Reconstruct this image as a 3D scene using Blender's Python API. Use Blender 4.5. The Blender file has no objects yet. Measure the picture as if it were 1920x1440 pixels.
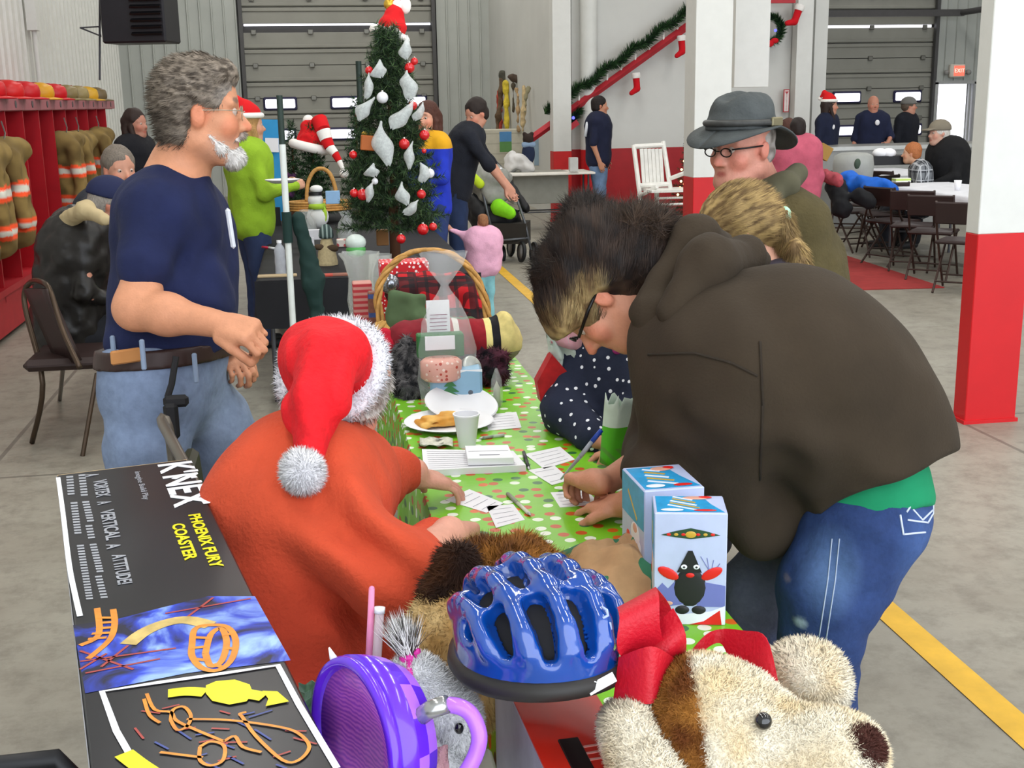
import bpy, math, random
import numpy as np
from mathutils import Vector, Matrix
random.seed(7); NR = np.random.RandomState(7)
SC = bpy.context.scene; COL = SC.collection
PI = math.pi
# ---------------------------------------------------------------- camera and the pixel -> world helper
F = 2250.0; PITCH = math.atan(530 / F); H = 1.70
ROLL = math.radians(1.0); YAW = math.radians(9.35)
FW = np.array([math.sin(YAW) * math.cos(PITCH), math.cos(YAW) * math.cos(PITCH), -math.sin(PITCH)])
_rt = np.array([math.cos(YAW), -math.sin(YAW), 0.0]); _up = np.cross(_rt, FW)
RT = _rt * math.cos(ROLL) - _up * math.sin(ROLL); UP = _up * math.cos(ROLL) + _rt * math.sin(ROLL)
CAM = np.array([0, 0, H])
def ray(px, py): return FW + RT * (px - 960) / F - UP * (py - 720) / F
def P(px, py, z=0.0):
    r = ray(px, py); return CAM + r * ((z - H) / r[2])
def D(px, py, d): return CAM + ray(px, py) * d
def YY(px, py, y):
    r = ray(px, py); return CAM + r * (y / r[1])
cam = bpy.data.cameras.new('camera'); camo = bpy.data.objects.new('camera', cam); COL.objects.link(camo)
cam.sensor_width = 36.0; cam.lens = F / 1920 * 36.0; cam.clip_start = 0.05; cam.clip_end = 200
camo.matrix_world = Matrix(((RT[0], UP[0], -FW[0], 0), (RT[1], UP[1], -FW[1], 0), (RT[2], UP[2], -FW[2], H), (0, 0, 0, 1)))
SC.camera = camo
V = lambda *a: np.array(a[0] if len(a) == 1 else a, float)
def nrm(v):
    v = np.asarray(v, float); n = np.linalg.norm(v); return v / n if n > 1e-9 else v
# ---------------------------------------------------------------- materials
def lin(c):
    if isinstance(c, str):
        c = c.lstrip('#'); c = [int(c[i:i + 2], 16) / 255 for i in (0, 2, 4)]
    return tuple((x / 12.92 if x <= 0.04045 else ((x + 0.055) / 1.055) ** 2.4) for x in c[:3])
_M = {}
def N(nt, t, **kw):
    n = nt.nodes.new(t)
    for k, v in kw.items():
        if k in n.inputs: n.inputs[k].default_value = v
        else: setattr(n, k, v)
    return n
def mat(name, col=None, rough=0.7, metal=0.0, var=0.08, vscale=8.0, bump=0.0, bscale=60.0, emit=None, estr=1.0, alpha=1.0, trans=0.0, attr=False, coat=0.0, sheen=0.0, pat=None, stretch=None, spec=0.4, ior=1.45, sss=0.0, fur_n=False):
    """Principled material; colour may vary with noise; pat(nt, coordinate socket, colour socket)->colour socket adds a pattern."""
    if name in _M: return _M[name]
    m = bpy.data.materials.new(name); m.use_nodes = True; nt = m.node_tree; b = nt.nodes['Principled BSDF']
    b.inputs['Roughness'].default_value = rough; b.inputs['Metallic'].default_value = metal
    b.inputs['Specular IOR Level'].default_value = spec; b.inputs['IOR'].default_value = ior
    b.inputs['Alpha'].default_value = alpha; b.inputs['Transmission Weight'].default_value = trans
    b.inputs['Coat Weight'].default_value = coat; b.inputs['Coat Roughness'].default_value = 0.08
    if sheen: b.inputs['Sheen Weight'].default_value = sheen; b.inputs['Sheen Roughness'].default_value = 0.5
    if sss:
        b.inputs['Subsurface Weight'].default_value = sss; b.inputs['Subsurface Radius'].default_value = (0.02, 0.008, 0.004)
        b.inputs['Subsurface Scale'].default_value = 1.0
    tc = N(nt, 'ShaderNodeTexCoord'); co = tc.outputs['Object']
    if stretch:
        mp = N(nt, 'ShaderNodeMapping'); mp.inputs['Scale'].default_value = stretch; nt.links.new(co, mp.inputs[0]); co2 = mp.outputs[0]
    else: co2 = co
    if attr:
        a = N(nt, 'ShaderNodeAttribute', attribute_name='Col'); cs = a.outputs['Color']
    else:
        r = N(nt, 'ShaderNodeRGB'); r.outputs[0].default_value = (*lin(col), 1); cs = r.outputs[0]
    if pat: cs = pat(nt, co, cs)
    if var:
        nz = N(nt, 'ShaderNodeTexNoise', Scale=vscale, Detail=5.0, Roughness=0.6); nt.links.new(co2, nz.inputs['Vector'])
        mr = N(nt, 'ShaderNodeMapRange'); mr.inputs[1].default_value = 0.3; mr.inputs[2].default_value = 0.7
        mr.inputs[3].default_value = 1 - var; mr.inputs[4].default_value = 1 + var; nt.links.new(nz.outputs[0], mr.inputs[0])
        mx = N(nt, 'ShaderNodeMix', data_type='RGBA', blend_type='MULTIPLY'); mx.inputs[0].default_value = 1.0
        nt.links.new(cs, mx.inputs[6]); nt.links.new(mr.outputs[0], mx.inputs[7]); cs = mx.outputs[2]
    nt.links.new(cs, b.inputs['Base Color'])
    if bump:
        nb = N(nt, 'ShaderNodeTexNoise', Scale=bscale, Detail=4.0); nt.links.new(co2, nb.inputs['Vector'])
        bp = N(nt, 'ShaderNodeBump'); bp.inputs['Strength'].default_value = bump; bp.inputs['Distance'].default_value = 0.01
        nt.links.new(nb.outputs[0], bp.inputs['Height']); nt.links.new(bp.outputs[0], b.inputs['Normal'])
    if fur_n:      # both faces of a thin hair keep the normal of the skin below it
        ge = N(nt, 'ShaderNodeNewGeometry'); vm = N(nt, 'ShaderNodeVectorMath', operation='SCALE'); nt.links.new(ge.outputs['Normal'], vm.inputs[0]); nt.links.new(math_(nt, 'SUBTRACT', 1.0, math_(nt, 'MULTIPLY', ge.outputs['Backfacing'], 2.0)), vm.inputs['Scale']); nt.links.new(vm.outputs[0], b.inputs['Normal'])
    if emit is not None:
        b.inputs['Emission Color'].default_value = (*lin(emit), 1); b.inputs['Emission Strength'].default_value = estr
    _M[name] = m; return m
def math_(nt, op, a, b=None, c=None):
    n = N(nt, 'ShaderNodeMath', operation=op)
    for i, x in enumerate((a, b, c)):
        if x is None: continue
        if isinstance(x, (int, float)): n.inputs[i].default_value = x
        else: nt.links.new(x, n.inputs[i])
    return n.outputs[0]
def mixc(nt, fac, a, b):
    mx = N(nt, 'ShaderNodeMix', data_type='RGBA')
    for i, x in ((0, fac), (6, a), (7, b)):
        if isinstance(x, (int, float)): mx.inputs[i].default_value = x
        elif isinstance(x, (str, tuple)): mx.inputs[i].default_value = (*lin(x), 1)
        else: nt.links.new(x, mx.inputs[i])
    return mx.outputs[2]
def dots(scale, r, cols, dens=0.0):
    """polka dots: voronoi cells, one colour picked per cell"""
    def f(nt, co, cs):
        v = N(nt, 'ShaderNodeTexVoronoi', Scale=scale, Randomness=0.55); nt.links.new(co, v.inputs['Vector'])
        inside = math_(nt, 'LESS_THAN', v.outputs['Distance'], r)
        sp = N(nt, 'ShaderNodeSeparateColor'); nt.links.new(v.outputs['Color'], sp.inputs[0])
        c = mixc(nt, 0.0, cols[0], cols[0])
        for i, cc in enumerate(cols[1:]):
            c = mixc(nt, math_(nt, 'GREATER_THAN', sp.outputs[0], (i + 1) / len(cols)), c, cc)
        return mixc(nt, inside, cs, c)
    return f
def plaid(scale, cols):
    def f(nt, co, cs):
        s = N(nt, 'ShaderNodeSeparateXYZ'); nt.links.new(co, s.inputs[0]); c = cs
        for ax, off, cc, w in [(0, 0.0, cols[0], .3), (2, .3, cols[0], .3), (1, .3, cols[0], .3), (0, .45, cols[1], .12), (2, .1, cols[1], .1), (1, .7, cols[2], .1), (0, .8, cols[2], .07)]:
            fr = math_(nt, 'FRACT', math_(nt, 'ADD', math_(nt, 'MULTIPLY', s.outputs[ax], scale), off))
            c = mixc(nt, math_(nt, 'MULTIPLY', math_(nt, 'LESS_THAN', fr, w), .8), c, cc)
        return c
    return f
def stripes(ax, scale, col2, w=0.5):
    def f(nt, co, cs):
        s = N(nt, 'ShaderNodeSeparateXYZ'); nt.links.new(co, s.inputs[0])
        fr = math_(nt, 'FRACT', math_(nt, 'MULTIPLY', s.outputs[ax], scale))
        return mixc(nt, math_(nt, 'LESS_THAN', fr, w), cs, col2)
    return f
# ---------------------------------------------------------------- objects
ROOTM = {}
def root_of(o):
    while o.parent is not None: o = o.parent
    return o
def tag(o, label=None, cat=None, group=None, kind=None):
    if label: o['label'] = label
    if cat: o['category'] = cat
    if group: o['group'] = group
    if kind: o['kind'] = kind
    return o
def thing(name, label, cat, loc=(0, 0, 0), rz=0.0, group=None):
    o = bpy.data.objects.new(name, None); COL.objects.link(o); o.empty_display_size = 0.1
    o.location = [float(x) for x in loc]; o.rotation_euler = (0, 0, rz); o['label'] = label; o['category'] = cat
    if group: o['group'] = group
    ROOTM[o.name] = np.array(Matrix.Translation([float(x) for x in loc]) @ Matrix.Rotation(rz, 4, 'Z'))
    return o
def mesh_from(name, v, f, mats, mi=None, smooth=False, col=None, angle=None):
    me = bpy.data.meshes.new(name); v = np.asarray(v, np.float32)
    if isinstance(f, np.ndarray):
        n, k = f.shape; me.vertices.add(len(v)); me.vertices.foreach_set('co', v.ravel())
        me.loops.add(n * k); me.loops.foreach_set('vertex_index', f.ravel().astype(np.int32))
        me.polygons.add(n); me.polygons.foreach_set('loop_start', (np.arange(n) * k).astype(np.int32)); me.polygons.foreach_set('loop_total', np.full(n, k, np.int32))
        me.update(calc_edges=True)
    else:
        me.from_pydata(v.tolist(), [], f); me.update()
    for m in (mats if isinstance(mats, (list, tuple)) else [mats]): me.materials.append(m)
    if mi is not None: me.polygons.foreach_set('material_index', np.asarray(mi, np.int32))
    if smooth:
        me.polygons.foreach_set('use_smooth', np.ones(len(me.polygons), bool))
        if angle: me.set_sharp_from_angle(angle=math.radians(angle))
    if col is not None:
        a = me.color_attributes.new('Col', 'FLOAT_COLOR', 'POINT')
        c4 = np.ones((len(v), 4), np.float32); c4[:, :3] = col; a.data.foreach_set('color', c4.ravel())
    me.update(); return me
def obj(name, me, parent=None, world=False, label=None):
    """link a mesh; with world=True its vertices are in world coordinates and are moved into the parent's frame"""
    o = bpy.data.objects.new(name, me); COL.objects.link(o)
    if parent is not None:
        o.parent = parent
        if world:
            r = root_of(parent); Mx = ROOTM.get(r.name)
            if Mx is not None: me.transform(Matrix(np.linalg.inv(Mx).tolist()))
    elif world:      # top-level single mesh: put the origin at the base of its bounding box
        n = len(me.vertices); a = np.zeros(n * 3, np.float32); me.vertices.foreach_get('co', a); a = a.reshape(-1, 3)
        lo = a.min(0); hi = a.max(0); c = [(lo[0] + hi[0]) / 2, (lo[1] + hi[1]) / 2, lo[2]]
        me.transform(Matrix.Translation([-float(x) for x in c])); o.location = [float(x) for x in c]
    if label: o['label'] = label
    return o
def dup(root, loc, rz=None, label=None, group=None):
    def cp(o, par):
        c = o.copy(); COL.objects.link(c); c.parent = par
        for ch in list(o.children): cp(ch, c)
        return c
    r = cp(root, None); r.location = [float(x) for x in loc]
    if rz is not None: r.rotation_euler = (0, 0, rz)
    if label: r['label'] = label
    if group: r['group'] = group
    return r
# ---------------------------------------------------------------- polygon builder
def rotm(axis, a): return np.array(Matrix.Rotation(a, 3, axis))
def frame(d, up=(0, 0, 1)):
    """rotation matrix whose z column is d"""
    d = nrm(d); up = V(up)
    if abs(d @ nrm(up)) > .98: up = V(1, 0, 0)
    x = nrm(np.cross(up, d)); y = np.cross(d, x); return np.stack([x, y, d], 1)
class MB:
    def __init__(s): s.v = []; s.f = []; s.m = []; s.n = 0; s.c = []
    def add(s, v, f, m=0, c=None):
        v = np.asarray(v, float); s.v.append(v); s.f += [tuple(int(i) + s.n for i in q) for q in f]; s.m += [m] * len(f)
        s.c.append(np.tile(np.asarray(lin(c) if c is not None else (1, 1, 1)), (len(v), 1))); s.n += len(v); return s
    def box(s, c, size, R=None, m=0, bev=0.0, col=None):
        hx, hy, hz = [x / 2 for x in size]; b = min(bev, hx * .95, hy * .95, hz * .95)
        if b <= 0:
            v = np.array([(x, y, z) for z in (-hz, hz) for y in (-hy, hy) for x in (-hx, hx)])
            f = [(0, 2, 3, 1), (4, 5, 7, 6), (0, 1, 5, 4), (2, 6, 7, 3), (0, 4, 6, 2), (1, 3, 7, 5)]
        else:
            v = []; f = []
            idx = {}
            for sx in (-1, 1):
                for sy in (-1, 1):
                    for sz in (-1, 1):
                        for k, (ix, iy, iz) in enumerate(((0, 1, 1), (1, 0, 1), (1, 1, 0))):
                            idx[sx, sy, sz, k] = len(v); v.append((sx * (hx - b * ix), sy * (hy - b * iy), sz * (hz - b * iz)))
            def q(*a): f.append(tuple(idx[i] for i in a))
            for S in (-1, 1):
                q((S, -1, -1, 0), (S, S, -S, 0) if False else (S, 1, -1, 0), (S, 1, 1, 0), (S, -1, 1, 0)) if S > 0 else q((S, -1, 1, 0), (S, 1, 1, 0), (S, 1, -1, 0), (S, -1, -1, 0))
                q((-1, S, 1, 1), (1, S, 1, 1), (1, S, -1, 1), (-1, S, -1, 1)) if S > 0 else q((-1, S, -1, 1), (1, S, -1, 1), (1, S, 1, 1), (-1, S, 1, 1))
                q((-1, -1, S, 2), (1, -1, S, 2), (1, 1, S, 2), (-1, 1, S, 2)) if S > 0 else q((-1, 1, S, 2), (1, 1, S, 2), (1, -1, S, 2), (-1, -1, S, 2))
            for a in (-1, 1):
                for c2 in (-1, 1):
                    q((-1, a, c2, 1), (1, a, c2, 1), (1, a, c2, 2), (-1, a, c2, 2)) if a * c2 < 0 else q((-1, a, c2, 2), (1, a, c2, 2), (1, a, c2, 1), (-1, a, c2, 1))
                    q((a, -1, c2, 2), (a, 1, c2, 2), (a, 1, c2, 0), (a, -1, c2, 0)) if a * c2 < 0 else q((a, -1, c2, 0), (a, 1, c2, 0), (a, 1, c2, 2), (a, -1, c2, 2))
                    q((a, c2, -1, 0), (a, c2, 1, 0), (a, c2, 1, 1), (a, c2, -1, 1)) if a * c2 < 0 else q((a, c2, -1, 1), (a, c2, 1, 1), (a, c2, 1, 0), (a, c2, -1, 0))
            for sx in (-1, 1):
                for sy in (-1, 1):
                    for sz in (-1, 1):
                        t = [(sx, sy, sz, k) for k in range(3)]
                        q(*(t if sx * sy * sz > 0 else t[::-1]))
            v = np.array(v)
        if R is not None: v = v @ np.asarray(R).T
        return s.add(v + V(c), f, m, col)
    def lathe(s, prof, c=(0, 0, 0), R=None, n=20, m=0, cap=True, sx=1.0, col=None):
        """prof: list of (radius, z) going up"""
        k = len(prof); a = np.linspace(0, 2 * PI, n, endpoint=False)
        v = np.array([(r * math.cos(t) * sx, r * math.sin(t), z) for r, z in prof for t in a])
        f = [(i * n + j, i * n + (j + 1) % n, (i + 1) * n + (j + 1) % n, (i + 1) * n + j) for i in range(k - 1) for j in range(n)]
        if cap:
            if prof[0][0] > 1e-6: f.append(tuple(range(n))[::-1])
            if prof[-1][0] > 1e-6: f.append(tuple(range((k - 1) * n, k * n)))
        if R is not None: v = v @ np.asarray(R).T
        return s.add(v + V(c), f, m, col)
    def cyl(s, a, b, r, r2=None, n=12, m=0, col=None):
        a, b = V(a), V(b); L = np.linalg.norm(b - a); r2 = r if r2 is None else r2
        return s.lathe([(r, 0), (r2, L)], a, frame(b - a), n, m, col=col)
    def tube(s, pts, r, n=8, m=0, closed=False, col=None, flat=1.0):
        pts = [V(p) for p in pts]; k = len(pts); rr = r if isinstance(r, (list, tuple, np.ndarray)) else [r] * k
        v = []; up = V(0, 0, 1); prevx = None
        for i, p in enumerate(pts):
            if closed: d = nrm(pts[(i + 1) % k] - pts[i - 1])
            else: d = nrm(pts[min(i + 1, k - 1)] - pts[max(i - 1, 0)])
            if prevx is None:
                Fm = frame(d); x = Fm[:, 0]
            else: x = nrm(prevx - d * (prevx @ d))
            y = np.cross(d, x); prevx = x
            for j in range(n):
                t = 2 * PI * j / n; v.append(p + (x * math.cos(t) + y * math.sin(t) * flat) * rr[i])
        f = [(i * n + j, i * n + (j + 1) % n, ((i + 1) % k) * n + (j + 1) % n, ((i + 1) % k) * n + j) for i in range(k if closed else k - 1) for j in range(n)]
        if not closed: f += [tuple(range(n))[::-1], tuple(range((k - 1) * n, k * n))]
        return s.add(v, f, m, col)
    def ell(s, c, r, R=None, n=14, k=8, m=0, col=None):
        r = (r,) * 3 if isinstance(r, (int, float)) else r
        v = [(0, 0, -1)] + [(math.cos(-PI / 2 + PI * i / k) * math.cos(2 * PI * j / n), math.cos(-PI / 2 + PI * i / k) * math.sin(2 * PI * j / n), math.sin(-PI / 2 + PI * i / k)) for i in range(1, k) for j in range(n)] + [(0, 0, 1)]
        v = np.array(v) * V(r)
        if R is not None: v = v @ np.asarray(R).T
        f = [(0, 1 + (j + 1) % n, 1 + j) for j in range(n)]
        f += [(1 + i * n + j, 1 + i * n + (j + 1) % n, 1 + (i + 1) * n + (j + 1) % n, 1 + (i + 1) * n + j) for i in range(k - 2) for j in range(n)]
        b = 1 + (k - 2) * n; f += [(b + j, b + (j + 1) % n, len(v) - 1) for j in range(n)]
        return s.add(v + V(c), f, m, col)
    def prism(s, poly, c, R, depth, m=0, col=None):
        """extruded polygon: poly 2-D in the frame's x,y; depth along z"""
        n = len(poly); v = np.array([(x, y, 0) for x, y in poly] + [(x, y, depth) for x, y in poly]) @ np.asarray(R).T + V(c)
        f = [tuple(range(n))[::-1], tuple(range(n, 2 * n))] + [(i, (i + 1) % n, n + (i + 1) % n, n + i) for i in range(n)]
        return s.add(v, f, m, col)
    def sheet(s, g, m=0, thick=0.0, col=None):
        """g[i][j] grid of points -> surface (doubled when thick)"""
        g = np.asarray(g, float); a, b = g.shape[:2]; v = g.reshape(-1, 3)
        f = [(i * b + j, i * b + j + 1, (i + 1) * b + j + 1, (i + 1) * b + j) for i in range(a - 1) for j in range(b - 1)]
        if thick:
            du = np.gradient(g, axis=0); dv = np.gradient(g, axis=1); nn = np.cross(du, dv); nn /= np.linalg.norm(nn, axis=2, keepdims=True) + 1e-9
            v2 = (g + nn * thick).reshape(-1, 3); k = len(v); v = np.vstack([v, v2])
            f = [q[::-1] for q in f] + [tuple(i + k for i in q) for q in f]
            ed = [(0, j, 0, j + 1) for j in range(b - 1)] + [(a - 1, j + 1, a - 1, j) for j in range(b - 1)] + [(i + 1, 0, i, 0) for i in range(a - 1)] + [(i, b - 1, i + 1, b - 1) for i in range(a - 1)]
            for i1, j1, i2, j2 in ed:
                p, q = i1 * b + j1, i2 * b + j2; f.append((p, q, q + k, p + k))
        return s.add(v, f, m, col)
    def build(s, name, mats, parent=None, world=False, smooth=False, angle=35, label=None, vcol=False):
        me = mesh_from(name, np.vstack(s.v), s.f, mats, s.m, smooth or True, np.vstack(s.c) if vcol else None, angle if not (smooth is True) else (angle if angle != 35 else 180))
        return obj(name, me, parent, world, label)
def text_mb(mb, txt, c, R, size, depth=0.001, m=0, sx=1.0, align='CENTER', shear=0.0, bold=0.0):
    """lettering as thin extruded mesh: local x runs along the text, y up, z out"""
    cu = bpy.data.curves.new('t', 'FONT'); cu.body = txt; cu.size = size; cu.extrude = depth; cu.align_x = align; cu.align_y = 'CENTER'; cu.shear = shear; cu.offset = bold * size; cu.resolution_u = 3
    o = bpy.data.objects.new('t', cu); COL.objects.link(o); dg = bpy.context.evaluated_depsgraph_get()
    me = bpy.data.meshes.new_from_object(o.evaluated_get(dg)); v = np.array([q.co[:] for q in me.vertices]); f = [tuple(q.vertices) for q in me.polygons]
    bpy.data.objects.remove(o); bpy.data.curves.remove(cu); bpy.data.meshes.remove(me)
    if len(v): v[:, 0] *= sx; mb.add(v @ np.asarray(R).T + V(c), f, m)
    return mb
# ---------------------------------------------------------------- soft bodies: smooth-blended distance field -> one continuous mesh
_lat = NR.rand(32, 32, 32).astype(np.float32) * 2 - 1
def noise3(p):
    i = np.floor(p).astype(int); f = (p - i).astype(np.float32); f = f * f * (3 - 2 * f); i &= 31; j = (i + 1) & 31
    x0, y0, z0 = i[:, 0], i[:, 1], i[:, 2]; x1, y1, z1 = j[:, 0], j[:, 1], j[:, 2]; fx, fy, fz = f[:, 0], f[:, 1], f[:, 2]; L = _lat
    a = L[x0, y0, z0] * (1 - fx) + L[x1, y0, z0] * fx; b = L[x0, y1, z0] * (1 - fx) + L[x1, y1, z0] * fx
    c = L[x0, y0, z1] * (1 - fx) + L[x1, y0, z1] * fx; d = L[x0, y1, z1] * (1 - fx) + L[x1, y1, z1] * fx
    return (a * (1 - fy) + b * fy) * (1 - fz) + (c * (1 - fy) + d * fy) * fz
def cap(a, b, ra, rb=None, k=.02, op='+'): return ('c', V(a), V(b), ra, ra if rb is None else rb, k, op)
def eli(c, r, R=None, k=.02, op='+'): return ('e', V(c), V((r,) * 3 if isinstance(r, (int, float)) else r), None if R is None else np.asarray(R), k, op)
def rbox(c, hf, R=None, rd=.01, k=.01, op='+'): return ('b', V(c), V(hf), None if R is None else np.asarray(R), rd, k, op)
def cut(p, n): return ('p', V(p), nrm(n), 0, 0, 0, 'cut')      # removes what lies on the side n points to
def sdf(prims, h, disp=None, amp=0.0, freq=20.0, streak=None):
    lo = np.full(3, 1e9); hi = -lo
    for q in prims:
        if q[0] == 'p' or q[-1] == '-': continue
        if q[0] == 'c': l = np.minimum(q[1] - q[3], q[2] - q[4]); u = np.maximum(q[1] + q[3], q[2] + q[4])
        else:
            r = np.linalg.norm(q[2]) if q[3] is not None else np.asarray(q[2]); l = q[1] - r; u = q[1] + r
        lo = np.minimum(lo, l); hi = np.maximum(hi, u)
    lo -= 3 * h + amp * 2; hi += 3 * h + amp * 2; n = np.ceil((hi - lo) / h).astype(int) + 1
    f = np.full(n, 1.0, np.float32); ax = [lo[i] + h * np.arange(n[i]) for i in range(3)]
    for q in prims:
        t = q[0]; op = q[-1]
        if t == 'p':
            d = ((ax[0] - q[1][0]) * q[2][0])[:, None, None] + ((ax[1] - q[1][1]) * q[2][1])[None, :, None] + ((ax[2] - q[1][2]) * q[2][2])[None, None, :]
            f = np.maximum(f, d.astype(np.float32)); continue
        k = q[-2]; mg = k + 3 * h
        if t == 'c': l = np.minimum(q[1] - q[3], q[2] - q[4]) - mg; u = np.maximum(q[1] + q[3], q[2] + q[4]) + mg
        else:
            r = np.linalg.norm(q[2]) if q[3] is not None else np.asarray(q[2]); l = q[1] - r - mg; u = q[1] + r + mg
        i0 = np.clip(((l - lo) / h).astype(int), 0, n - 1); i1 = np.clip(((u - lo) / h).astype(int) + 2, 1, n)
        if (i1 <= i0).any(): continue
        X = ax[0][i0[0]:i1[0], None, None]; Y_ = ax[1][None, i0[1]:i1[1], None]; Z = ax[2][None, None, i0[2]:i1[2]]
        if t == 'c':
            a, b = q[1], q[2]; ba = b - a; L2 = max(ba @ ba, 1e-12)
            px, py, pz = X - a[0], Y_ - a[1], Z - a[2]; tt = np.clip((px * ba[0] + py * ba[1] + pz * ba[2]) / L2, 0, 1)
            d = np.sqrt((px - ba[0] * tt) ** 2 + (py - ba[1] * tt) ** 2 + (pz - ba[2] * tt) ** 2) - (q[3] + (q[4] - q[3]) * tt)
        else:
            px, py, pz = X - q[1][0], Y_ - q[1][1], Z - q[1][2]
            if q[3] is not None:
                R = q[3]; px, py, pz = (px * R[0, i] + py * R[1, i] + pz * R[2, i] for i in range(3))
            if t == 'e':
                r = q[2]; k0 = np.sqrt((px / r[0]) ** 2 + (py / r[1]) ** 2 + (pz / r[2]) ** 2); k1 = np.sqrt((px / r[0] ** 2) ** 2 + (py / r[1] ** 2) ** 2 + (pz / r[2] ** 2) ** 2)
                d = k0 * (k0 - 1) / np.maximum(k1, 1e-6)
            else:
                hx, hy, hz = q[2] - q[4]; ax_, ay, az = np.abs(px) - hx, np.abs(py) - hy, np.abs(pz) - hz
                d = np.sqrt(np.maximum(ax_, 0) ** 2 + np.maximum(ay, 0) ** 2 + np.maximum(az, 0) ** 2) + np.minimum(np.maximum(ax_, np.maximum(ay, az)), 0) - q[4]
        sl = f[i0[0]:i1[0], i0[1]:i1[1], i0[2]:i1[2]]; k = max(k, 1e-4)
        if op == '+': hh = np.maximum(k - np.abs(sl - d), 0) / k; sl[...] = np.minimum(sl, d) - hh * hh * k * .25
        else: hh = np.maximum(k - np.abs(sl + d), 0) / k; sl[...] = np.maximum(sl, -d) + hh * hh * k * .25
    if amp or disp:
        I = np.argwhere(np.abs(f) < 3 * h + amp * 1.5)
        pts = I * h + lo; off = np.zeros(len(I), np.float32)
        if amp: off += amp * (noise3(pts * freq * (V(streak) if streak is not None else 1)) + .5 * noise3(pts * freq * 2.1 + 7))
        if disp: off += disp(pts)
        f[I[:, 0], I[:, 1], I[:, 2]] += off
    # surface nets
    s = f < 0; c = s[:-1, :-1, :-1].astype(np.int8)
    cnt = sum(s[a:n[0] - 1 + a, b:n[1] - 1 + b, e:n[2] - 1 + e].astype(np.int8) for a in (0, 1) for b in (0, 1) for e in (0, 1))
    act = np.argwhere((cnt > 0) & (cnt < 8)); idx = np.full(cnt.shape, -1, np.int32); idx[act[:, 0], act[:, 1], act[:, 2]] = np.arange(len(act))
    acc = np.zeros((len(act), 3), np.float32); num = np.zeros(len(act), np.float32)
    for axis in range(3):
        o1, o2 = [i for i in range(3) if i != axis]
        for a in (0, 1):
            for b in (0, 1):
                p0 = act.copy(); p0[:, o1] += a; p0[:, o2] += b; p1 = p0.copy(); p1[:, axis] += 1
                f0 = f[p0[:, 0], p0[:, 1], p0[:, 2]]; f1 = f[p1[:, 0], p1[:, 1], p1[:, 2]]; m = (f0 < 0) != (f1 < 0)
                t = np.where(m, f0 / np.where(m, f0 - f1, 1), 0); q = np.zeros((len(act), 3), np.float32); q[:, axis] = t; q[:, o1] = a; q[:, o2] = b
                acc += q * m[:, None]; num += m
    v = (act + acc / np.maximum(num, 1)[:, None]) * h + lo
    F_ = []
    for axis in range(3):
        o1, o2 = (axis + 1) % 3, (axis + 2) % 3
        A = np.take(s, range(n[axis] - 1), axis); B = np.take(s, range(1, n[axis]), axis); e = np.argwhere(A != B)
        e = e[(e[:, o1] > 0) & (e[:, o2] > 0) & (e[:, o1] < n[o1] - 1) & (e[:, o2] < n[o2] - 1)]
        def g(d1, d2):
            p = e.copy(); p[:, o1] -= d1; p[:, o2] -= d2; return idx[p[:, 0], p[:, 1], p[:, 2]]
        qd = np.stack([g(1, 1), g(0, 1), g(0, 0), g(1, 0)], 1); ins = s[e[:, 0], e[:, 1], e[:, 2]]
        qd[~ins] = qd[~ins][:, ::-1]; F_.append(qd)
    F_ = np.vstack(F_) if F_ else np.zeros((0, 4), int)
    return v, F_
def relax(v, f, it=2, lam=.5):
    e = np.vstack([f[:, [0, 1]], f[:, [1, 2]], f[:, [2, 3]], f[:, [3, 0]]]); e = np.vstack([e, e[:, ::-1]])
    cnt = np.maximum(np.bincount(e[:, 0], minlength=len(v)), 1)[:, None]
    for _ in range(it):
        a = np.stack([np.bincount(e[:, 0], weights=v[e[:, 1], i], minlength=len(v)) for i in range(3)], 1); v = v * (1 - lam) + a / cnt * lam
    return v
def blades(v, f, n, L, w, col, bias=(0, 0, -.4), jit=.5, rs=NR):
    """short fur: n thin triangles standing on the surface"""
    p = v[f]; nn = np.cross(p[:, 2] - p[:, 0], p[:, 3] - p[:, 1]); ar = np.linalg.norm(nn, axis=1); nn = nn / (ar[:, None] + 1e-12)
    i = np.searchsorted(np.cumsum(ar) / ar.sum(), rs.rand(n)).clip(0, len(f) - 1); a, b = rs.rand(n, 1), rs.rand(n, 1)
    q = p[i]; base = (q[:, 0] * (1 - a) + q[:, 1] * a) * (1 - b) + (q[:, 3] * (1 - a) + q[:, 2] * a) * b
    d = nn[i] + V(bias) + rs.randn(n, 3) * jit; d /= np.linalg.norm(d, axis=1, keepdims=True); sd = np.cross(d, rs.randn(n, 3)); sd /= np.linalg.norm(sd, axis=1, keepdims=True)
    sd *= np.sign((np.cross(sd, d) * nn[i]).sum(1))[:, None]
    l = L * (.6 + .8 * rs.rand(n, 1)); V3 = np.stack([base - sd * w, base + sd * w, base + d * l], 1).reshape(-1, 3); c = col[f[i, 0]] * (.85 + .3 * rs.rand(n, 1))
    return V3, np.arange(3 * n).reshape(-1, 3), np.repeat(c, 3, 0), np.repeat(nn[i], 3, 0)
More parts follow.
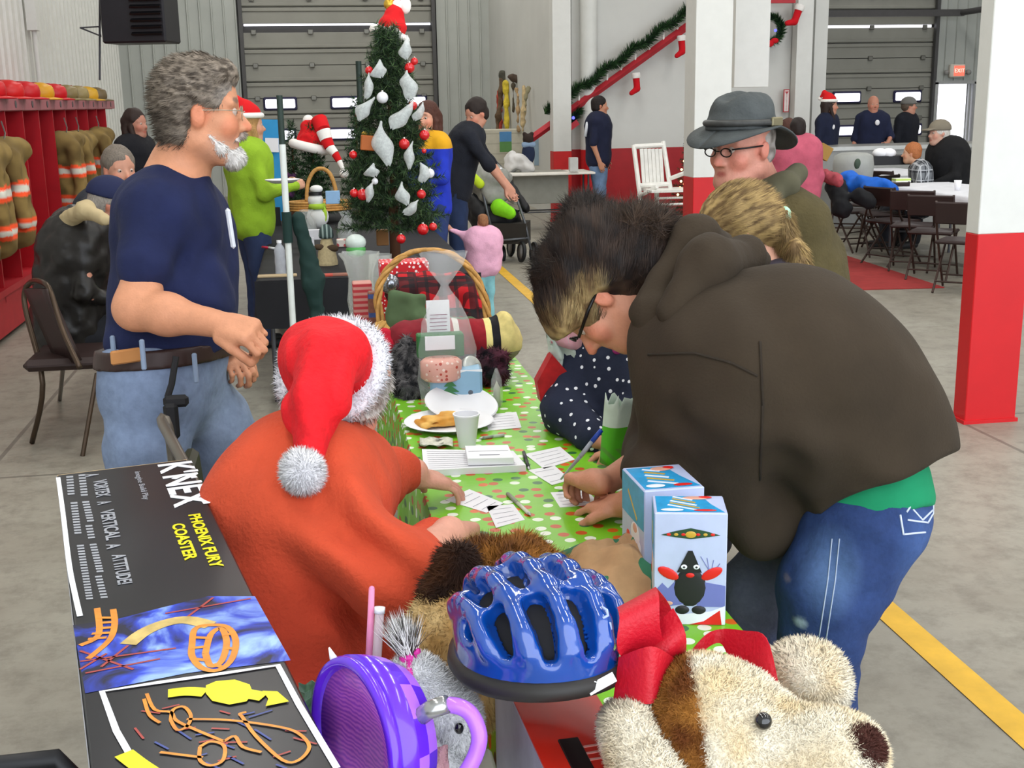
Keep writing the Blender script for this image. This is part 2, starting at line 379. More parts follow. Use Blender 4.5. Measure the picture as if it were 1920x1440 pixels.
def soft(name, prims, m, parent, h=.01, amp=0, freq=20, paint=None, it=1, world=True, fur=None, disp=None, label=None, streak=None):
    v, f = sdf(prims, h, disp, amp, freq, streak); v = relax(v, f, it) if it else v
    col = paint(v) if paint else None
    if fur:
        cc = col if col is not None else np.ones((len(v), 3)) * V(lin(fur[3]))
        bv, bf, bc, bn = blades(v, f, fur[0], fur[1], fur[2], cc, *(fur[4:] if len(fur) > 4 else ()))
        fl = [tuple(q) for q in f.tolist()] + [tuple(q) for q in (bf + len(v)).tolist()]
        k = len(f); tri = np.vstack([f[:, [0, 1, 2]], f[:, [0, 2, 3]], bf + len(v)])
        v = np.vstack([v, bv]); col = np.vstack([cc, bc]); f = tri
    me = mesh_from(name, v, f, m, smooth=True, col=col); o = obj(name, me, parent, world, label)
    if fur:
        nv = len(v) - len(bv); base = np.zeros(nv * 3, np.float32); tmp = np.zeros(len(v) * 3, np.float32); me.vertex_normals.foreach_get('vector', tmp); tmp = tmp.reshape(-1, 3)
        pr = root_of(o); Mx = ROOTM.get(pr.name) if parent is not None else None; q = bn if Mx is None else bn @ Mx[:3, :3]
        tmp[nv:] = q * .85 + tmp[nv:] * .15 * np.sign((q * tmp[nv:]).sum(1))[:, None]; me.normals_split_custom_set_from_vertices((tmp / (np.linalg.norm(tmp, axis=1, keepdims=True) + 1e-9)).tolist())
    return o
def near(v, c, r, soft_=.3):
    d = np.linalg.norm((v - V(c)) / V((r,) * 3 if isinstance(r, (int, float)) else r), axis=1); return np.clip((1 - d) / soft_, 0, 1)[:, None]
def lerpc(a, b, t): return a * (1 - t) + b * t
# ---------------------------------------------------------------- heads, hands, figures
def R3(fwd, up=(0, 0, 1)):
    """columns: forward, left, up"""
    fw = nrm(fwd); l = nrm(np.cross(V(up), fw)); u = np.cross(fw, l); return np.stack([fw, l, u], 1)
def az(a, pitch=0.0):
    """unit vector: azimuth from +Y towards +X, pitch up positive (degrees)"""
    a, p = math.radians(a), math.radians(pitch); return V(math.sin(a) * math.cos(p), math.cos(a) * math.cos(p), math.sin(p))
def head_prims(c, R, s=1.0, fat=1.0, neck=None, nr=.056, detail=True):
    T = lambda *p: V(c) + R @ (V(p) * s)
    q = [eli(T(-.008, 0, .035), V(.1, .078 * fat, .098) * s, R, .02), eli(T(.028, 0, -.04), V(.068, .058 * fat, .078) * s, R, .03),
         eli(T(.062, 0, -.095), V(.028, .03, .022) * s, R, .03), cap(T(.0, .05 * fat, -.065), T(.055, .022, -.095), .018 * s, .018 * s, .03), cap(T(.0, -.05 * fat, -.065), T(.055, -.022, -.095), .018 * s, .018 * s, .03)]
    if detail:
        q += [cap(T(.086, 0, .012), T(.114, 0, -.028), .009 * s, .0125 * s, .012), eli(T(.101, .013, -.032), .009 * s, k=.008), eli(T(.101, -.013, -.032), .009 * s, k=.008),
              cap(T(.082, .012, .03), T(.072, .05, .028), .009 * s, k=.012), cap(T(.082, -.012, .03), T(.072, -.05, .028), .009 * s, k=.012),
              eli(T(.062, .04 * fat, -.025), .026 * s, k=.02), eli(T(.062, -.04 * fat, -.025), .026 * s, k=.02),
              eli(T(.096, .031, .01), V(.014, .016, .01) * s, R, .01, '-'), eli(T(.096, -.031, .01), V(.014, .016, .01) * s, R, .01, '-'),
              cap(T(.086, -.018, -.058), T(.086, .018, -.058), .008 * s, k=.006), cap(T(.083, -.015, -.07), T(.083, .015, -.07), .008 * s, k=.006), cap(T(.097, -.02, -.064), T(.097, .02, -.064), .003 * s, k=.004, op='-')]
    for sg in (1, -1):
        q += [eli(T(-.006, sg * .08 * fat, -.005), V(.018, .009, .029) * s, R @ rotm('X', -sg * .2), .008), eli(T(-.002, sg * .09 * fat, .0), V(.01, .006, .018) * s, R, .006, '-')]
    if neck is not None: q.append(cap(T(-.025, 0, -.05), neck, nr * s, nr * s * 1.1, .03))
    return q
def head_paint(c, R, s, skin, lips='#a9584c', brow=None, extra=None):
    def f(v):
        L = (v - V(c)) @ R / s; col = np.ones((len(v), 3)) * V(lin(skin)); sk = V(lin(skin))
        col = lerpc(col, sk * V(1.1, .72, .68), near(L, (.07, .045, -.03), .035) * .5); col = lerpc(col, sk * V(1.1, .72, .68), near(L, (.07, -.045, -.03), .035) * .5)
        col = lerpc(col, sk * V(1.05, .7, .65), near(L, (.11, 0, -.028), .02) * .6); col = lerpc(col, sk * V(1.1, .7, .66), near(L, (-.006, .085, 0), .04) * .5); col = lerpc(col, sk * V(1.1, .7, .66), near(L, (-.006, -.085, 0), .04) * .5)
        col = lerpc(col, V(lin(lips)), near(L, (.09, 0, -.064), (.02, .026, .013)))
        if brow:
            for sg in (1, -1): col = lerpc(col, V(lin(brow)), near(L, (.088, sg * .033, .036), (.02, .024, .008)) * .8)
        if extra: col = extra(L, col)
        return col
    return f
def eyes(c, R, s, parent, iris='#3a2a20', world=True):
    T = lambda *p: V(c) + R @ (V(p) * s)
    for sg in (1, -1):
        mb = MB(); mb.ell(T(.0765, sg * .031, .008), .0125 * s, m=0); mb.ell(T(.085, sg * .031, .007), V(.0045, .0062, .0058) * s, R, m=1)
        mb.build('eye', [mat('eyewhite', '#b9a79c', .3, var=0), mat('iris' + iris, iris, .15, var=0)], parent, world, True)
def hand_prims(w, fwd, nrmv, side, curl=(.5, .6, .7, .8), thumb=.6, s=1.0, spread=.08, tcurl=.5, k=.006):
    """w wrist point, fwd towards the fingers, nrmv out of the back of the hand, side=+1 when the thumb lies to cross(fwd,nrmv)"""
    f = nrm(fwd); u = nrm(V(nrmv) - f * (V(nrmv) @ f)); t = np.cross(f, u) * side; T = lambda a, b, c: V(w) + (f * a + t * b + u * c) * s
    R = np.stack([f, t, u], 1); q = [rbox(T(.05, .0, 0), V(.042, .038, .014) * s, R, .012 * s, .015), cap(T(-.03, 0, 0), T(.02, 0, 0), .024 * s, .024 * s, .02), cap(T(.02, .02, -.004), T(.06, .03, -.004), .016 * s, .013 * s, .01)]
    for i, (b, L, r, cu) in enumerate(((.028, (.042, .026, .021), .0092, curl[0]), (.009, (.046, .029, .022), .0095, curl[1]), (-.010, (.042, .027, .021), .009, curl[2]), (-.028, (.033, .02, .018), .0078, curl[3]))):
        p = T(.085 - abs(b - .009) * .25, b, .002); an = 0.0; yaw_ = (b / .028) * spread; q.append(cap(T(.04, b * .8, .004), p, .011 * s, r * 1.08 * s, .008))
        for j, l in enumerate(L):
            an += cu * (.75 if j == 0 else 1.0); d = f * math.cos(an) * math.cos(yaw_) + t * math.sin(yaw_) * math.cos(an) - u * math.sin(an)
            e = p + d * l * s; q.append(cap(p, e, r * s * (1 - .06 * j), r * s * (.92 - .06 * j), k * .6)); p = e
    p = T(.018, .034, -.008); a = thumb
    for j, l in enumerate((.038, .03, .026)):
        d = nrm(f * math.cos(a) + t * math.sin(a) * (1 if j == 0 else .75) - u * (.25 + tcurl * j)); a -= .25; e = p + d * l * s; q.append(cap(p, e, (.0135 - .0015 * j) * s, (.012 - .0015 * j) * s, .006)); p = e
    return q
def lerp(a, b, t): return V(a) * (1 - t) + V(b) * t
DEF = dict(pelvis=(0, 0, .95), chest=(0, 0, 1.28), neck=(-.01, 0, 1.47), head=(.02, 0, 1.61), shL=(-.01, .185, 1.41), shR=(-.01, -.185, 1.41), elL=(-.02, .24, 1.13), elR=(-.02, -.24, 1.13),
           haL=(.06, .25, .90), haR=(.06, -.25, .90), hiL=(0, .09, .92), hiR=(0, -.09, .92), knL=(.02, .1, .5), knR=(.02, -.1, .5), anL=(0, .1, .09), anR=(0, -.1, .09))
def torso(J, off=0.0, g=1.0, prof=((.0, .12, .115), (.25, .10, .112), (.5, .10, .115), (.75, .12, .118), (.95, .13, .085)), k=.05, t0=0, t1=1):
    """cross-wise capsules from hips to shoulders"""
    q = []; hm = (V(J['hiL']) + V(J['hiR'])) / 2; sm = (V(J['shL']) + V(J['shR'])) / 2; hs = nrm(V(J['hiL']) - V(J['hiR'])); ss = nrm(V(J['shL']) - V(J['shR'])); c = V(J['chest'])
    n = 9
    for i in range(n):
        t = t0 + (t1 - t0) * i / (n - 1); m = hm * (1 - t) ** 2 + 2 * t * (1 - t) * (2 * c - .5 * hm - .5 * sm) + sm * t * t; sd = nrm(hs * (1 - t) + ss * t)
        w = np.interp(t, [p[0] for p in prof], [p[1] for p in prof]) * (.8 + .2 * g if g > .7 else g); r = np.interp(t, [p[0] for p in prof], [p[2] for p in prof]) * g + off
        q.append(cap(m - sd * w * .55, m + sd * w * .55, r, r, k))
    return q
def limb(J, a, b, c, ra, rb, rc, off=0, k=.03, t=1.0):
    A, B, C = V(J[a]), V(J[b]), V(J[c]); q = [cap(A, B if t > .5 else lerp(A, B, t * 2), ra + off, (rb if t > .5 else ra + (rb - ra) * t * 2) + off, k)]
    if t > .5: q.append(cap(B, lerp(B, C, (t - .5) * 2), rb + off, rb + (rc - rb) * (t - .5) * 2 + off, k))
    return q
def place(J, loc, face, s=1.0):
    """default joints (facing +X local) put at loc, turned to azimuth face"""
    f = az(face); l = V(-f[1], f[0], 0); return {k: V(loc) + (f * v[0] + l * v[1] + V(0, 0, v[2])) * s for k, v in {**DEF, **(J or {})}.items()}
def figure(root, J, hd, skin='#c98f74', shirt='#1b2340', pants='#3a4a66', hair='#2a1d18', shoe='#222222', h=.013, s=1.0, g=1.0, sleeve=1.0, face=True, headface=90, hpitch=0, long_hair=0, hat=None, hem=None, skirt=0, hair_cut=.02, sh_mat=None, sleeve_r=1.0, hands=(.6, .6), fingers=True, no_legs=False, hroll=0, brow=None, sh_off=.012, shirt_amp=.006):
    R = R3(az(headface, hpitch)); hc = V(J['head']); m = mat('skin' + skin, skin, .55, var=.06, vscale=30, attr=True, sss=.0)
    if hroll: R = R @ rotm('X', math.radians(hroll))
    q = head_prims(hc, R, s, neck=J['neck']) + torso(J, -.012, g * s)
    q += [cap(J['neck'], lerp(J['neck'], J['shL'], .9), .045 * s, .05 * s, .04), cap(J['neck'], lerp(J['neck'], J['shR'], .9), .045 * s, .05 * s, .04)]
    for S in 'LR':
        q += limb(J, 'sh' + S, 'el' + S, 'ha' + S, .05 * s, .038 * s, .026 * s)
        hf = nrm(V(J['ha' + S]) - V(J['el' + S])); f0 = R3(az(headface))[:, 1] * (1 if S == 'L' else -1)
        if fingers: q += hand_prims(J['ha' + S], hf, f0 + V(0, 0, .3), 1 if S == 'L' else -1, (hands[0],) * 4, s=s)
        else: q += [cap(J['ha' + S], V(J['ha' + S]) + hf * .12 * s, .03 * s, .022 * s, .02)]
        if not no_legs: q += limb(J, 'hi' + S, 'kn' + S, 'an' + S, .075 * s, .05 * s, .036 * s)
    soft('body', q, m, root, h, paint=head_paint(hc, R, s, skin, brow=brow))
    if face: eyes(hc, R, s, root)
    T = lambda *p: hc + R @ (V(p) * s)
    sm = sh_mat or mat('cloth' + shirt, shirt, .9, var=.12, vscale=12, bump=.3, bscale=90)
    o = sh_off * s; q = torso(J, o, g * s) + [cap(J['neck'], lerp(J['neck'], J['shL'], .95), .05 * s, .062 * s, .04), cap(J['neck'], lerp(J['neck'], J['shR'], .95), .05 * s, .062 * s, .04)]
    for S in 'LR': q += limb(J, 'sh' + S, 'el' + S, 'ha' + S, .062 * s * sleeve_r, .05 * s * sleeve_r, .036 * s * sleeve_r, k=.035, t=sleeve)
    if hem: q.append(cap(V(J['pelvis']) + V(0, .0, 0), V(J['pelvis']) + V(0, 0, hem), .15 * g, .15 * g, .05))
    soft('shirt', q, sm, root, h, amp=shirt_amp, freq=14)
    if not no_legs:
        hm = (V(J['hiL']) + V(J['hiR'])) / 2; q = [cap(lerp(J['hiL'], J['hiR'], -.0), lerp(J['hiL'], J['hiR'], 1.0), .098 * g * s, .098 * g * s, .03)]
        for S in 'LR': q += limb(J, 'hi' + S, 'kn' + S, 'an' + S, .1 * g * s, .075 * s, .062 * s, k=.03)
        soft('trousers', q, mat('pants' + pants, pants, .9, var=.2, vscale=10), root, h, amp=.006, freq=12)
        for S in 'LR':
            f = az(headface); a = V(J['an' + S]) * V(1, 1, 0) + V(0, 0, V(J['an' + S])[2] - .09 * s)
            soft('shoe', [cap(a + V(0, 0, .045), a + f * .16 * s + V(0, 0, .035), .045 * s, .036 * s, .02), cut(a, (0, 0, -1))], mat('shoe' + shoe, shoe, .6), root, h)
    if hair:
        q = [eli(T(-.018, 0, .048 - (.02 if hat and hat[0] == 'cap' else 0)), V(.105, .087, .1 if not (hat and hat[0] == 'cap') else .07) * s, R, .02)]
        if long_hair: q += [cap(T(-.06, .05, .02), T(-.05, .075, -long_hair), .045 * s, .035 * s, .03), cap(T(-.06, -.05, .02), T(-.05, -.075, -long_hair), .045 * s, .035 * s, .03), cap(T(-.07, 0, 0), T(-.07, 0, -long_hair), .055 * s, .05 * s, .04)]
        q += [eli(T(-.045, 0, -.01), V(.075, .082, .07) * s, R, .02), eli(T(.11, 0, -.035), V(.075, .075, .1) * s, R, .01, '-')]
        if long_hair: q += [cap(T(.01, sg * .082, -.02), T(.05, sg * .08, -long_hair * 1.1), .024 * s, .03 * s, .02) for sg in (1, -1)]
        soft('hair', q, mat('hair' + hair, hair, .7, var=.4, vscale=40, stretch=(6, 6, 1)), root, h * .8, amp=.005, freq=30)
    if hat == 'santa':
        soft('santa_hat', [eli(T(-.01, 0, .09), V(.1, .085, .08) * s, R, .02), cap(T(-.02, 0, .14), T(-.08, .03, .19), .05 * s, .03 * s, .03), cap(T(-.08, .03, .19), T(-.13, .06, .12), .03 * s, .015 * s, .02), cut(T(0, 0, .07), -R[:, 2])], mat('hatred', '#d0161b', .9), root, h * .8)
        mb = MB(); mb.tube([T(.104 * math.cos(a) - .01, .09 * math.sin(a), .075 + .0 * a) for a in np.linspace(0, 2 * PI, 20, endpoint=False)], .02 * s, 8, closed=True); mb.ell(T(-.135, .062, .105), .026 * s); mb.build('hat_trim', mat('hatwhite', '#f2efe9', 1, var=.04), root, True, True)
    elif hat and hat[0] == 'cap':
        cm = mat('cap' + hat[1], hat[1], .85); soft('cap', [eli(T(-.014, 0, .05), V(.121, .101, .10) * s, R, .01), cut(T(0, 0, .035), -R[:, 2]), rbox(T(.12, 0, .045), V(.055, .065, .006) * s, R @ rotm('Y', .15), .005, .01)], cm, root, h * .7)
    return R
# ---------------------------------------------------------------- setting
WHITE = mat('wall_white', '#c9c9c4', .6, var=.05, vscale=1.2)
RED = mat('paint_red', '#c3161c', .45, var=.06, vscale=3)
STEELW = mat('ribbed_steel', '#a9aca6', .5, var=.06, vscale=1.5)
BLACK = mat('black_metal', '#1b1b1e', .5)
def conc(nt, co, cs):
    s = N(nt, 'ShaderNodeSeparateXYZ'); nt.links.new(co, s.inputs[0])
    n1 = N(nt, 'ShaderNodeTexNoise', Scale=.8, Detail=6.0, Roughness=.65); nt.links.new(co, n1.inputs['Vector'])
    n2 = N(nt, 'ShaderNodeTexNoise', Scale=7.0, Detail=8.0, Roughness=.75); nt.links.new(co, n2.inputs['Vector'])
    def mr(sock, a, b):
        r = N(nt, 'ShaderNodeMapRange'); r.inputs[1].default_value = a; r.inputs[2].default_value = b; nt.links.new(sock, r.inputs[0]); return r.outputs[0]
    c = mixc(nt, mr(n1.outputs[0], .35, .65), cs, '#878175'); c = mixc(nt, math_(nt, 'MULTIPLY', mr(n2.outputs[0], .46, .68), .7), c, '#6b665c')
    for ax, p, w in ((1, 5.78, .012), (1, 10.45, .012), (1, 15.1, .012), (0, 3.35, .012), (0, -1.6, .012), (1, 1.1, .012)):
        d = math_(nt, 'LESS_THAN', math_(nt, 'ABSOLUTE', math_(nt, 'SUBTRACT', s.outputs[ax], p)), w); c = mixc(nt, math_(nt, 'MULTIPLY', d, .6), c, '#4d4a44')
    return c
mb = MB(); mb.box((5, 11, -.05), (26, 30, .1)); fl = mb.build('floor', mat('concrete', '#979387', .45, var=.05, vscale=25, pat=conc, bump=.05, bscale=80), None, False); tag(fl, kind='structure')
# yellow floor stripe: dashed wear stays in the paint
mb = MB(); a0 = V(1.84, 2.2, 0); a1 = V(1.985, 20.5, 0); w = .052
mb.add([(a0[0] - w, a0[1], .003), (a0[0] + w, a0[1], .003), (a1[0] + w, a1[1], .003), (a1[0] - w, a1[1], .003)], [(0, 1, 2, 3)])
tag(mb.build('trim_1', mat('yellow_paint', '#d9a92e', .5, var=.12, vscale=9)), kind='structure')
def ribbed(x0, x1, y, z0, z1, pitch=.23, dep=.035, axis='x'):
    """vertical ribbed sheet wall facing -Y (axis x) or +X (axis y)"""
    n = max(1, int(round((x1 - x0) / pitch))); p = (x1 - x0) / n; pr = []
    for i in range(n):
        b = x0 + i * p; pr += [(b, 0), (b + p * .80, 0), (b + p * .85, -dep), (b + p * .95, -dep)]
    pr.append((x1, 0)); v = []; f = []
    for i, (a, d) in enumerate(pr):
        for z in (z0, z1): v.append((a, y + d, z) if axis == 'x' else (y - d, a, z))
    for i in range(len(pr) - 1): f.append((2 * i, 2 * i + 2, 2 * i + 3, 2 * i + 1) if axis == 'x' else (2 * i, 2 * i + 1, 2 * i + 3, 2 * i + 2))
    return v, f
YB = 24.0
mb = MB()
for x0, x1, z0, z1 in ((-3.35, -1.15, 0, 7), (2.6, 3.9, 0, 7), (-1.15, 2.6, 4.6, 7), (3.9, 9.0, 0, 7), (9.0, 13.0, 3.7, 7), (13.9, 18, 0, 7), (13.0, 13.9, 1.92, 7)):
    mb.add(*ribbed(x0, x1, YB, z0, z1))
mb.box((7, YB + .3, 3.5), (26, .1, 7))
tag(mb.build('wall_back', STEELW, smooth=False, angle=20), kind='structure')
mb = MB(); mb.add(*ribbed(-4, 24.2, -3.35, 0, 7, .3, .03, 'y')); mb.box((-3.5, 10, 3.5), (.1, 29, 7))
tag(mb.build('wall_left', mat('wall_left_paint', '#cfcfc9', .5, var=.04)), kind='structure')
mb = MB(); mb.box((18.1, 10, 3.5), (.2, 29, 7)); tag(mb.build('wall_right', WHITE), kind='structure')
mb = MB(); mb.box((7, 10, 7.1), (24, 29, .2)); tag(mb.build('ceiling', mat('ceiling_white', '#d8d8d4', .8)), kind='structure')
# stair enclosure: plain block walls, lower metre red
XS0, XS1, YS = 3.72, 7.46, 17.45
mb = MB(); mb.box(((XS0 + XS1) / 2, YS + .1, 4.0), (XS1 - XS0, .2, 6)); mb.box(((XS0 + XS1) / 2, YS + .1, .5), (XS1 - XS0 + .01, .21, 1.0), m=1)
mb.box((XS0 - .0, (YS + YB) / 2, 3.5), (.2, YB - YS, 7.0)); mb.box((XS1 + .1, YS + 1.0, 3.5), (.2, 2.2, 7.0))
tag(mb.build('wall_stair', [WHITE, mat('paint_dark_red', '#a31a20', .5)]), kind='structure')
DOORP = mat('door_panel', '#8c8b82', .5, var=.06, vscale=2)
SKY = mat('daylight', '#ffffff', 1, var=0, emit='#f2f2ff', estr=1.3)
FRAME = mat('window_rim', '#2c2a48', .5)
def garage(name, x0, x1, top, gap, wins, gap_h):
    mb = MB(); z = 0.0
    i = 0
    while z < top:
        h = .305
        mb.box(((x0 + x1) / 2, YB + .13, z + h / 2), (x1 - x0, .05, h - .012), bev=.004)
        mb.box(((x0 + x1) / 2, YB + .095, z + (.05 if i % 2 else h - .05)), (x1 - x0, .03, .07), bev=.012)
        z += h; i += 1
        if abs(z - gap) < .16: z = gap + gap_h
    mb.box(((x0 + x1) / 2, YB + .2, top / 2), (x1 - x0 + .3, .02, top + .3), m=1)
    dr = mb.build(name, [DOORP, mat('door_seal', '#4c4b4a', .8)]); tag(dr, kind='structure')
    mb = MB(); mb.box(((x0 + x1) / 2, YB + .16, gap + gap_h / 2), (x1 - x0 - .15, .06, gap_h)); mb.build('light_gap', SKY, dr)
    for xx in np.linspace(x0 + .25, x1 - .25, 4):
        m2 = MB()
        for k in range(6): m2.box((xx, YB + .07, .61 * k + .61), (.10, .04, .09), bev=.01)
        m2.build('hinge', mat('galv', '#77766f', .4, .6), dr)
    for (cx, cz) in wins:
        m2 = MB(); m2.box((cx, YB + .07, cz), (.64, .05, .25), bev=.04); r = m2.build('window_frame', FRAME, dr)
        m2 = MB(); m2.box((cx, YB + .04, cz), (.56, .04, .17), bev=.03); m2.build('pane', SKY, r)
    for s, xx in ((1, x0 + .03), (-1, x1 - .03)):
        m2 = MB(); m2.box((xx, YB - .02, 2.3), (.07, .1, 4.6)); m2.build('track', mat('track', '#4b4a4a', .5), dr)
    return dr
garage('door_1', -1.12, 2.57, 4.7, 3.17, [(-.45, 1.73), (.82, 1.73), (2.06, 1.73), (.75, 1.14), (-.5, 1.14)], .035)
garage('door_2', 9.0, 13.0, 3.9, 3.0, [(10.05, 1.66), (11.1, 1.66), (12.45, 1.66), (11.05, .98), (12.5, .98)], .10)
mb = MB(); mb.box((13.45, YB + .25, .95), (.84, .02, 1.9)); ex = mb.build('door_3', SKY); tag(ex, kind='structure')
mb = MB()
for c, s in (((13.02, YB - .02, .96), (.07, .12, 1.95)), ((13.9, YB - .02, .96), (.07, .12, 1.95)), ((13.46, YB - .02, 1.93), (.95, .12, .07)), ((13.80, YB + .0, .96), (.04, .06, 1.9))): mb.box(c, s)
mb.build('door_frame', mat('grey_frame', '#a3a4a3', .5), ex)
t = thing('exit_sign', 'lit red exit sign with two lamp heads above the bright doorway', 'sign', (13.42, YB - .05, 2.0))
mb = MB(); mb.box((13.45, YB - .06, 2.16), (.34, .10, .27), bev=.02); mb.build('housing', mat('sign_white', '#cfc9bd', .5), t, True)
mb = MB(); mb.box((13.48, YB - .115, 2.16), (.23, .01, .2)); fc = mb.build('face', mat('exit_glow', '#ff5a4a', .5, var=0, emit='#ff6a55', estr=.9), t, True)
mb = MB(); text_mb(mb, 'EXIT', (13.48, YB - .125, 2.16), np.stack([V(1, 0, 0), V(0, 0, 1), V(0, -1, 0)], 1), .11, .002); mb.build('lettering', mat('exit_txt', '#ffd0c4', .5, var=0, emit='#ffc8bb', estr=1.0), fc, True)
for s in (-1, 1):
    mb = MB(); mb.ell((13.45 + s * .25, YB - .1, 2.13), .055); mb.cyl((13.45 + s * .16, YB - .06, 2.12), (13.45 + s * .25, YB - .08, 2.12), .015); mb.build('lamp_head', mat('sign_grey', '#8d8c88', .4), t, True)
# overhead door rail and brace at the right
mb = MB(); mb.box((11.2, YB - .35, 3.30), (4.3, .10, .13)); mb.cyl((13.3, YB - .35, 3.30), (13.6, YB - 2.4, 3.36), .06); tag(mb.build('door_rail', mat('rail', '#4a4848', .5), None), 'dark steel rail and brace over the right garage door', 'rail')
# columns
def column(x, y, sx, sy, label, zr=1.0, red=None, white='#e9e9e4', flange=False):
    mb = MB(); mb.box((x, y, zr / 2), (sx, sy, zr), m=1, bev=.004); mb.box((x, y, zr + 3), (sx, sy, 6), m=0, bev=.004)
    mb.box((x, y, .01), (sx + .02, sy + .02, .02), m=1)
    o = mb.build('support_column', [mat('col_white', '#d3d3ce', .5, var=.03), red or RED]); tag(o, label, 'column'); return o
column(3.49, 5.70, .29, .12, 'big square column at the right, white above and red below')
column(3.56, 17.0, .26, .24, 'white and red column beside the man in suspenders', red=mat('paint_red2', '#c3201f', .5))
c3 = D(1324, 328, 11.0); column(c3[0], c3[1], .34, .3, 'white and red column behind the grey felt hat')
c4 = D(1399, 150, 12.2); mb = MB(); mb.box((c4[0], c4[1], 3.9), (.36, .3, 4.2)); tag(mb.build('wall_duct', mat('col_white', '')), 'white boxed duct hanging beside the middle column', 'duct')
mb = MB(); p = YY(1104, 150, 17.29); mb.cyl((p[0], p[1], 1.0), (p[0], p[1], 6.5), .12, n=20); mb.cyl((p[0], p[1], 0), (p[0], p[1], 1.0), .12, n=20, m=1); tag(mb.build('downpipe', [mat('col_white', ''), RED]), 'white round pipe on the wall behind the man in suspenders', 'pipe')
mb = MB(); p = YY(1506, 100, 17.3); mb.box((p[0] - .02, p[1], 3.4), (.24, .18, 6.8)); tag(mb.build('trim_2', mat('col_white', '')), kind='structure')
# stair stringer, handrail, garland, stockings, wreath
S0 = YY(1020, 243, 17.2); S1 = YY(1293, 46, 17.2); sd = nrm(S1 - S0); S2 = S1 + sd * 1.4
t = thing('stair_rail', 'red stair stringer with white rail climbing the wall', 'stair', (S0[0], S0[1], 0))
mb = MB(); mb.tube([S0 - sd * .3, S2], .055, 4); mb.build('stringer', mat('stringer', '#b02a33', .5), t, True)
mb = MB(); k = nrm(np.cross(sd, V(0, -1, 0))); k = k if k[2] > 0 else -k
for i in range(16): q = S0 + (S2 - S0) * (i + .5) / 16; mb.cyl(q, q + V(0, 0, .16), .014, n=6)
mb.build('railing', mat('white_gloss', '#f0efe9', .4), t, True)
NEEDLE = mat('needles', None, .7, attr=True, var=.1)
def needle_mesh(name, paths, n, L, w, cols, parent=None, world=True, rad=.0, tag_=None):
    """needles round a set of twig segments"""
    a = np.array([p[0] for p in paths]); b = np.array([p[1] for p in paths]); l = np.linalg.norm(b - a, axis=1); i = np.searchsorted(np.cumsum(l) / l.sum(), NR.rand(n)).clip(0, len(a) - 1)
    t = NR.rand(n, 1); base = a[i] * (1 - t) + b[i] * t; ax = (b - a)[i] / l[i][:, None]; rnd = NR.randn(n, 3); rnd -= ax * (rnd * ax).sum(1)[:, None]; rnd /= np.linalg.norm(rnd, axis=1, keepdims=True)
    d = rnd * .9 + ax * .55; d /= np.linalg.norm(d, axis=1, keepdims=True); sd_ = np.cross(d, NR.randn(n, 3)); sd_ /= np.linalg.norm(sd_, axis=1, keepdims=True)
    ll = L * (.6 + .7 * NR.rand(n, 1)); v = np.stack([base - sd_ * w, base + sd_ * w, base + d * ll], 1).reshape(-1, 3)
    C_ = np.array([lin(c) for c in cols])[NR.randint(0, len(cols), n)] * (.7 + .6 * NR.rand(n, 1))
    me = mesh_from(name, v, np.arange(3 * n).reshape(-1, 3), NEEDLE, col=np.repeat(C_, 3, 0)); return obj(name, me, parent, world)
GR = ['#1d3a1e', '#2c5229', '#16301b', '#3b5f33', '#0f2415']
gp = []; pts = [S0 + (S2 - S0) * i / 40 + V(0, -.06, .22 + .035 * math.sin(i * 1.3)) for i in range(41)]
for i in range(40): gp.append((pts[i], pts[i + 1]))
g = needle_mesh('garland', gp, 9000, .11, .007, GR); tag(g, 'green pine garland wound along the white stair rail', 'garland')
p = YY(1076, 222, 17.2); g = needle_mesh('garland', [(p + V(-.1, 0, -.1), p + V(.08, 0, .12))], 900, .11, .008, GR); tag(g, 'short end of green garland beside the far column', 'garland')
p = YY(1073, 236, 17.15); mb = MB(); mb.box(p, (.19, .06, .08), rotm('Y', -.6)); tag(mb.build('handrail_end', mat('stringer', '')), 'red lower end of the stair stringer beside the far column', 'rail')
BLUEL = mat('blue_light', '#3030ff', .3, var=0, emit='#4a4cff', estr=3)
mb = MB(); mb.ell(YY(1075, 221, 17.1), .022); tag(mb.build('fairy_light', BLUEL), 'glowing blue bulb in the garland end by the far column', 'light')
mb = MB(); mb.ell(YY(1454, 57, 17.1), .02); tag(mb.build('fairy_light', BLUEL), 'glowing blue bulb in the wreath', 'light')
def stocking(p, s, label, tilt=.25):
    t = thing('christmas_stocking', label, 'stocking', p, 0, None); R = rotm('Y', tilt)
    pr = [eli(V(0, 0, 0), .01, k=.01), cap(R @ V(0, 0, .11) * s + p, R @ V(-.0, 0, -.04) * s + p, .05 * s, .045 * s, .02), cap(R @ V(0, 0, -.05) * s + p, R @ V(-.09, 0, -.10) * s + p, .045 * s, .034 * s, .02)]
    soft('sock', pr[1:], mat('felt_red', '#c4121f', .95), t, .012)
    mb = MB(); mb.lathe([(.058 * s, 0), (.064 * s, .02 * s), (.064 * s, .06 * s), (.058 * s, .075 * s)], p + R @ V(0, 0, .1) * s, R, 14, sx=1); mb.build('cuff', mat('felt_white', '#e9e5e0', 1), t, True)
stocking(YY(1194, 160, 17.15), 1.0, 'red felt stocking hanging under the lower stair rail', -.1)
stocking(YY(1279, 90, 17.15), 1.0, 'red felt stocking hanging beside the middle column', -.1)
stocking(YY(1492, 34, 17.1), 1.1, 'red stocking with white cuff beside the wreath', .35)
wc = YY(1443, 55, 17.15); wp = [(wc + V(math.cos(a) * .18, 0, math.sin(a) * .18), wc + V(math.cos(a + .2) * .18, 0, math.sin(a + .2) * .18)) for a in np.arange(0, 2 * PI, .2)]
